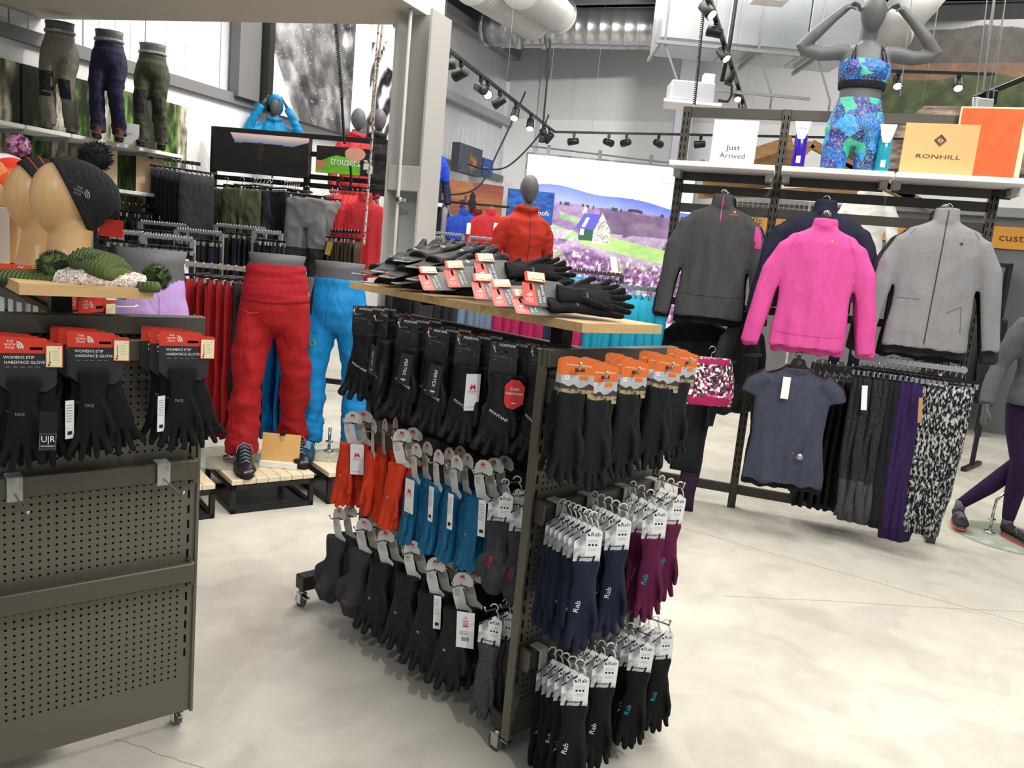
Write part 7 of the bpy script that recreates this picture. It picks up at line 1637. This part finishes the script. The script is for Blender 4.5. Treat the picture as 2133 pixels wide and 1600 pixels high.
# ================================================================ right background: market stall, signs, shelves
TIM = mat('stall_timber', '#a9855a', rough=.7, var=(4, '#7d5d3a', .3), stretch=(1, 8, 8))
def S(px, py, y): return aty(px, py, y)
t = thing('timber_canopy', 'slatted timber stall roof behind the clothes rack', 'canopy', S(1460, 400, 9.2)); P0 = S(1460, 400, 9.2)
for k in range(7):
    f = k / 6; p = S(1468 - 4 * f, 352 + 52 * f, 8.6 + .8 * f) - P0; q = S(1650, 295 + 75 * f, 8.6 + .8 * f) - P0; m = MB().use(TIM); m.bar(p, q, .03, .12); m.build('slat', t)
for (p, q) in (((1455, 405), (1800, 398)), ((1600, 385), (1690, 300)), ((1690, 300), (1935, 432)), ((1720, 330), (1900, 415))): m = MB().use(TIM); m.bar(S(*p, 9.3) - P0, S(*q, 9.3) - P0, .07, .09); m.build('beam', t)
m = MB().use(mat('pole_white', '#d9d6cf')); m.bar(S(1450, 393, 8.7) - P0, S(1800, 428, 8.7) - P0, .04, .04); m.build('pole', t)
# fascia with sign bands
ORS = mat('sign_orange', '#dd9a3c', rough=.55); DK2 = mat('fascia_grey', '#77787b', rough=.7)
fa, fb = S(1560, 425, 10.2), S(2180, 462, 8.9); HF = math.atan2(fb.y - fa.y, fb.x - fa.x); FM = TR((fa.x, fa.y, 0), HF); wF = (V((fb.x - fa.x, fb.y - fa.y, 0))).length
t = thing('counter_wall', 'grey counter wall with orange sign band behind the rack', 'partition', M=FM)
m = MB().use(DK2); m.box((wF / 2, .1, 1.25), (wF + .6, .12, 2.5)); m.build('panel', t); m = MB().use(GREY); m.box((wF / 2, .03, 2.46), (wF + .6, .14, .1)); m.build('cornice', t)
m = MB().use(ORS); m.box((wF / 2, .025, 2.19), (wF + .5, .03, .24)); m.build('sign_band', t, 'orange sign band')
m = MB().use(mat('sign_brown', '#5c3a1e')); m.text('shops  |  customers', (wF - .38, .005, 2.19), .12, 1.15); m.text('mills  |  craft', (.30, .005, 2.19), .12, .75); m.build('lettering', t, 'brown lettering')
def ff(px, py): p = onv(px, py, fa - V((0, .25, 0)), 90 - math.degrees(HF)); return p
# goods shelf
t = thing('goods_shelf', 'black open shelf of small goods beyond the marl fleece', 'shelf unit', M=TR(V((ff(2050, 600).x, ff(2050, 600).y, 0)), HF))
for x in (-.45, .20): m = MB().use(BLKM); m.box((x, 0, .95), (.035, .3, 1.9)); m.build('upright', t)
for z in (.4, .75, 1.08, 1.38, 1.88): m = MB().use(BLKM); m.box((-.125, 0, z), (.65, .3, .03)); m.build('shelf_panel', t)
rr = random.Random(5); cols = ['#2a2422', '#c9c4bc', '#7a4a2a', '#d8d4ce', '#3a3a3d', '#b8402e', '#cfc9a2', '#1d1d1f']; k = 0
for z in (.415, .765, 1.095, 1.395):
    x = -.40
    while x < .15:
        w_ = rr.uniform(.05, .085); h_ = rr.uniform(.14, .24); m = MB().use(mat('goods_%d' % (k % 8), cols[k % 8], rough=.5)); m.box((0, 0, h_ / 2), (w_, .12, h_), .006); m.box((0, 0, h_ + .012), (w_ * .4, .05, .024), .004)
        o = m.build('packaged_item', None); o.matrix_world = t.matrix_world @ Matrix.Translation((x + w_ / 2, -.05, z + .001)); tag(o, 'small packet on the black goods shelf, ' + {.415: 'lowest', .765: 'second lowest', 1.095: 'third', 1.395: 'top'}[z] + ' tier', 'packet', 'packets on the ' + {.415: 'lowest', .765: 'second', 1.095: 'third', 1.395: 'top'}[z] + ' tier of the goods shelf'); x += w_ + rr.uniform(.015, .04); k += 1
# clothed form with white hood seen through the rack
t = half('form in a pale hooded top and jeans seen between the rack beams', 1812, 412, 7.4, R(150), cloth('hoodie_white', '#d9d8d4', '#e4e3df', rough=.9, scale=14), 'down', True, .95, name='standing_mannequin')
m = MB().use(cloth('denim_dark', '#2b3440', '#36424f', rough=.9, scale=40)); m.oval([(0, 0, -.58, .17, .12), (0, 0, -.78, .17, .12)], 20)
for s in (-1, 1): m.tube([(s * .09, 0, -.72), (s * .09, 0, -1.1), (s * .09, 0, -1.6)], [.085, .065, .05], 12)
m.build('jeans', t); m = MB().use(BLK); m.box((0, 0, -(t.location.z / .95 + 1.6) / 2), (.5, .5, t.location.z / .95 - 1.6)); m.build('podium', t)
# white grid panel and frame beyond the left bay
t = thing('grid_panel', 'white wire grid panel behind the left bay of the rack', 'grid panel', S(1600, 470, 9.6)); m = MB().use(LG)
for k in range(16): m.bar((-.45 + .06 * k, 0, -.6), (-.45 + .06 * k, 0, .5), .005); m.bar((-.45, 0, -.5 + .06 * k), (.45, 0, -.5 + .06 * k), .005)
m.build('wires', t, kind='stuff'); m = MB().use(LG); m.bar((-.45, 0, -1.6), (-.45, 0, .5), .02); m.bar((.45, 0, -1.6), (.45, 0, .5), .02); m.build('frame', t)
# dark clothes rail to the right behind the standing mannequin, and one far coat rack
a, b = S(2010, 640, 7.2), S(2085, 650, 7.0); b.z = a.z
rail('clothes_rail', 'low rail of dark coats behind the standing mannequin', a, b); rail_row(a, b, [(top_(K2, 150 + i % 2, .72), '') for i in range(8)], 'dark coat on the low rail behind the standing mannequin', 'dark coats behind the standing mannequin', name='hanging_coat', cat='coat', hg=HG_top)
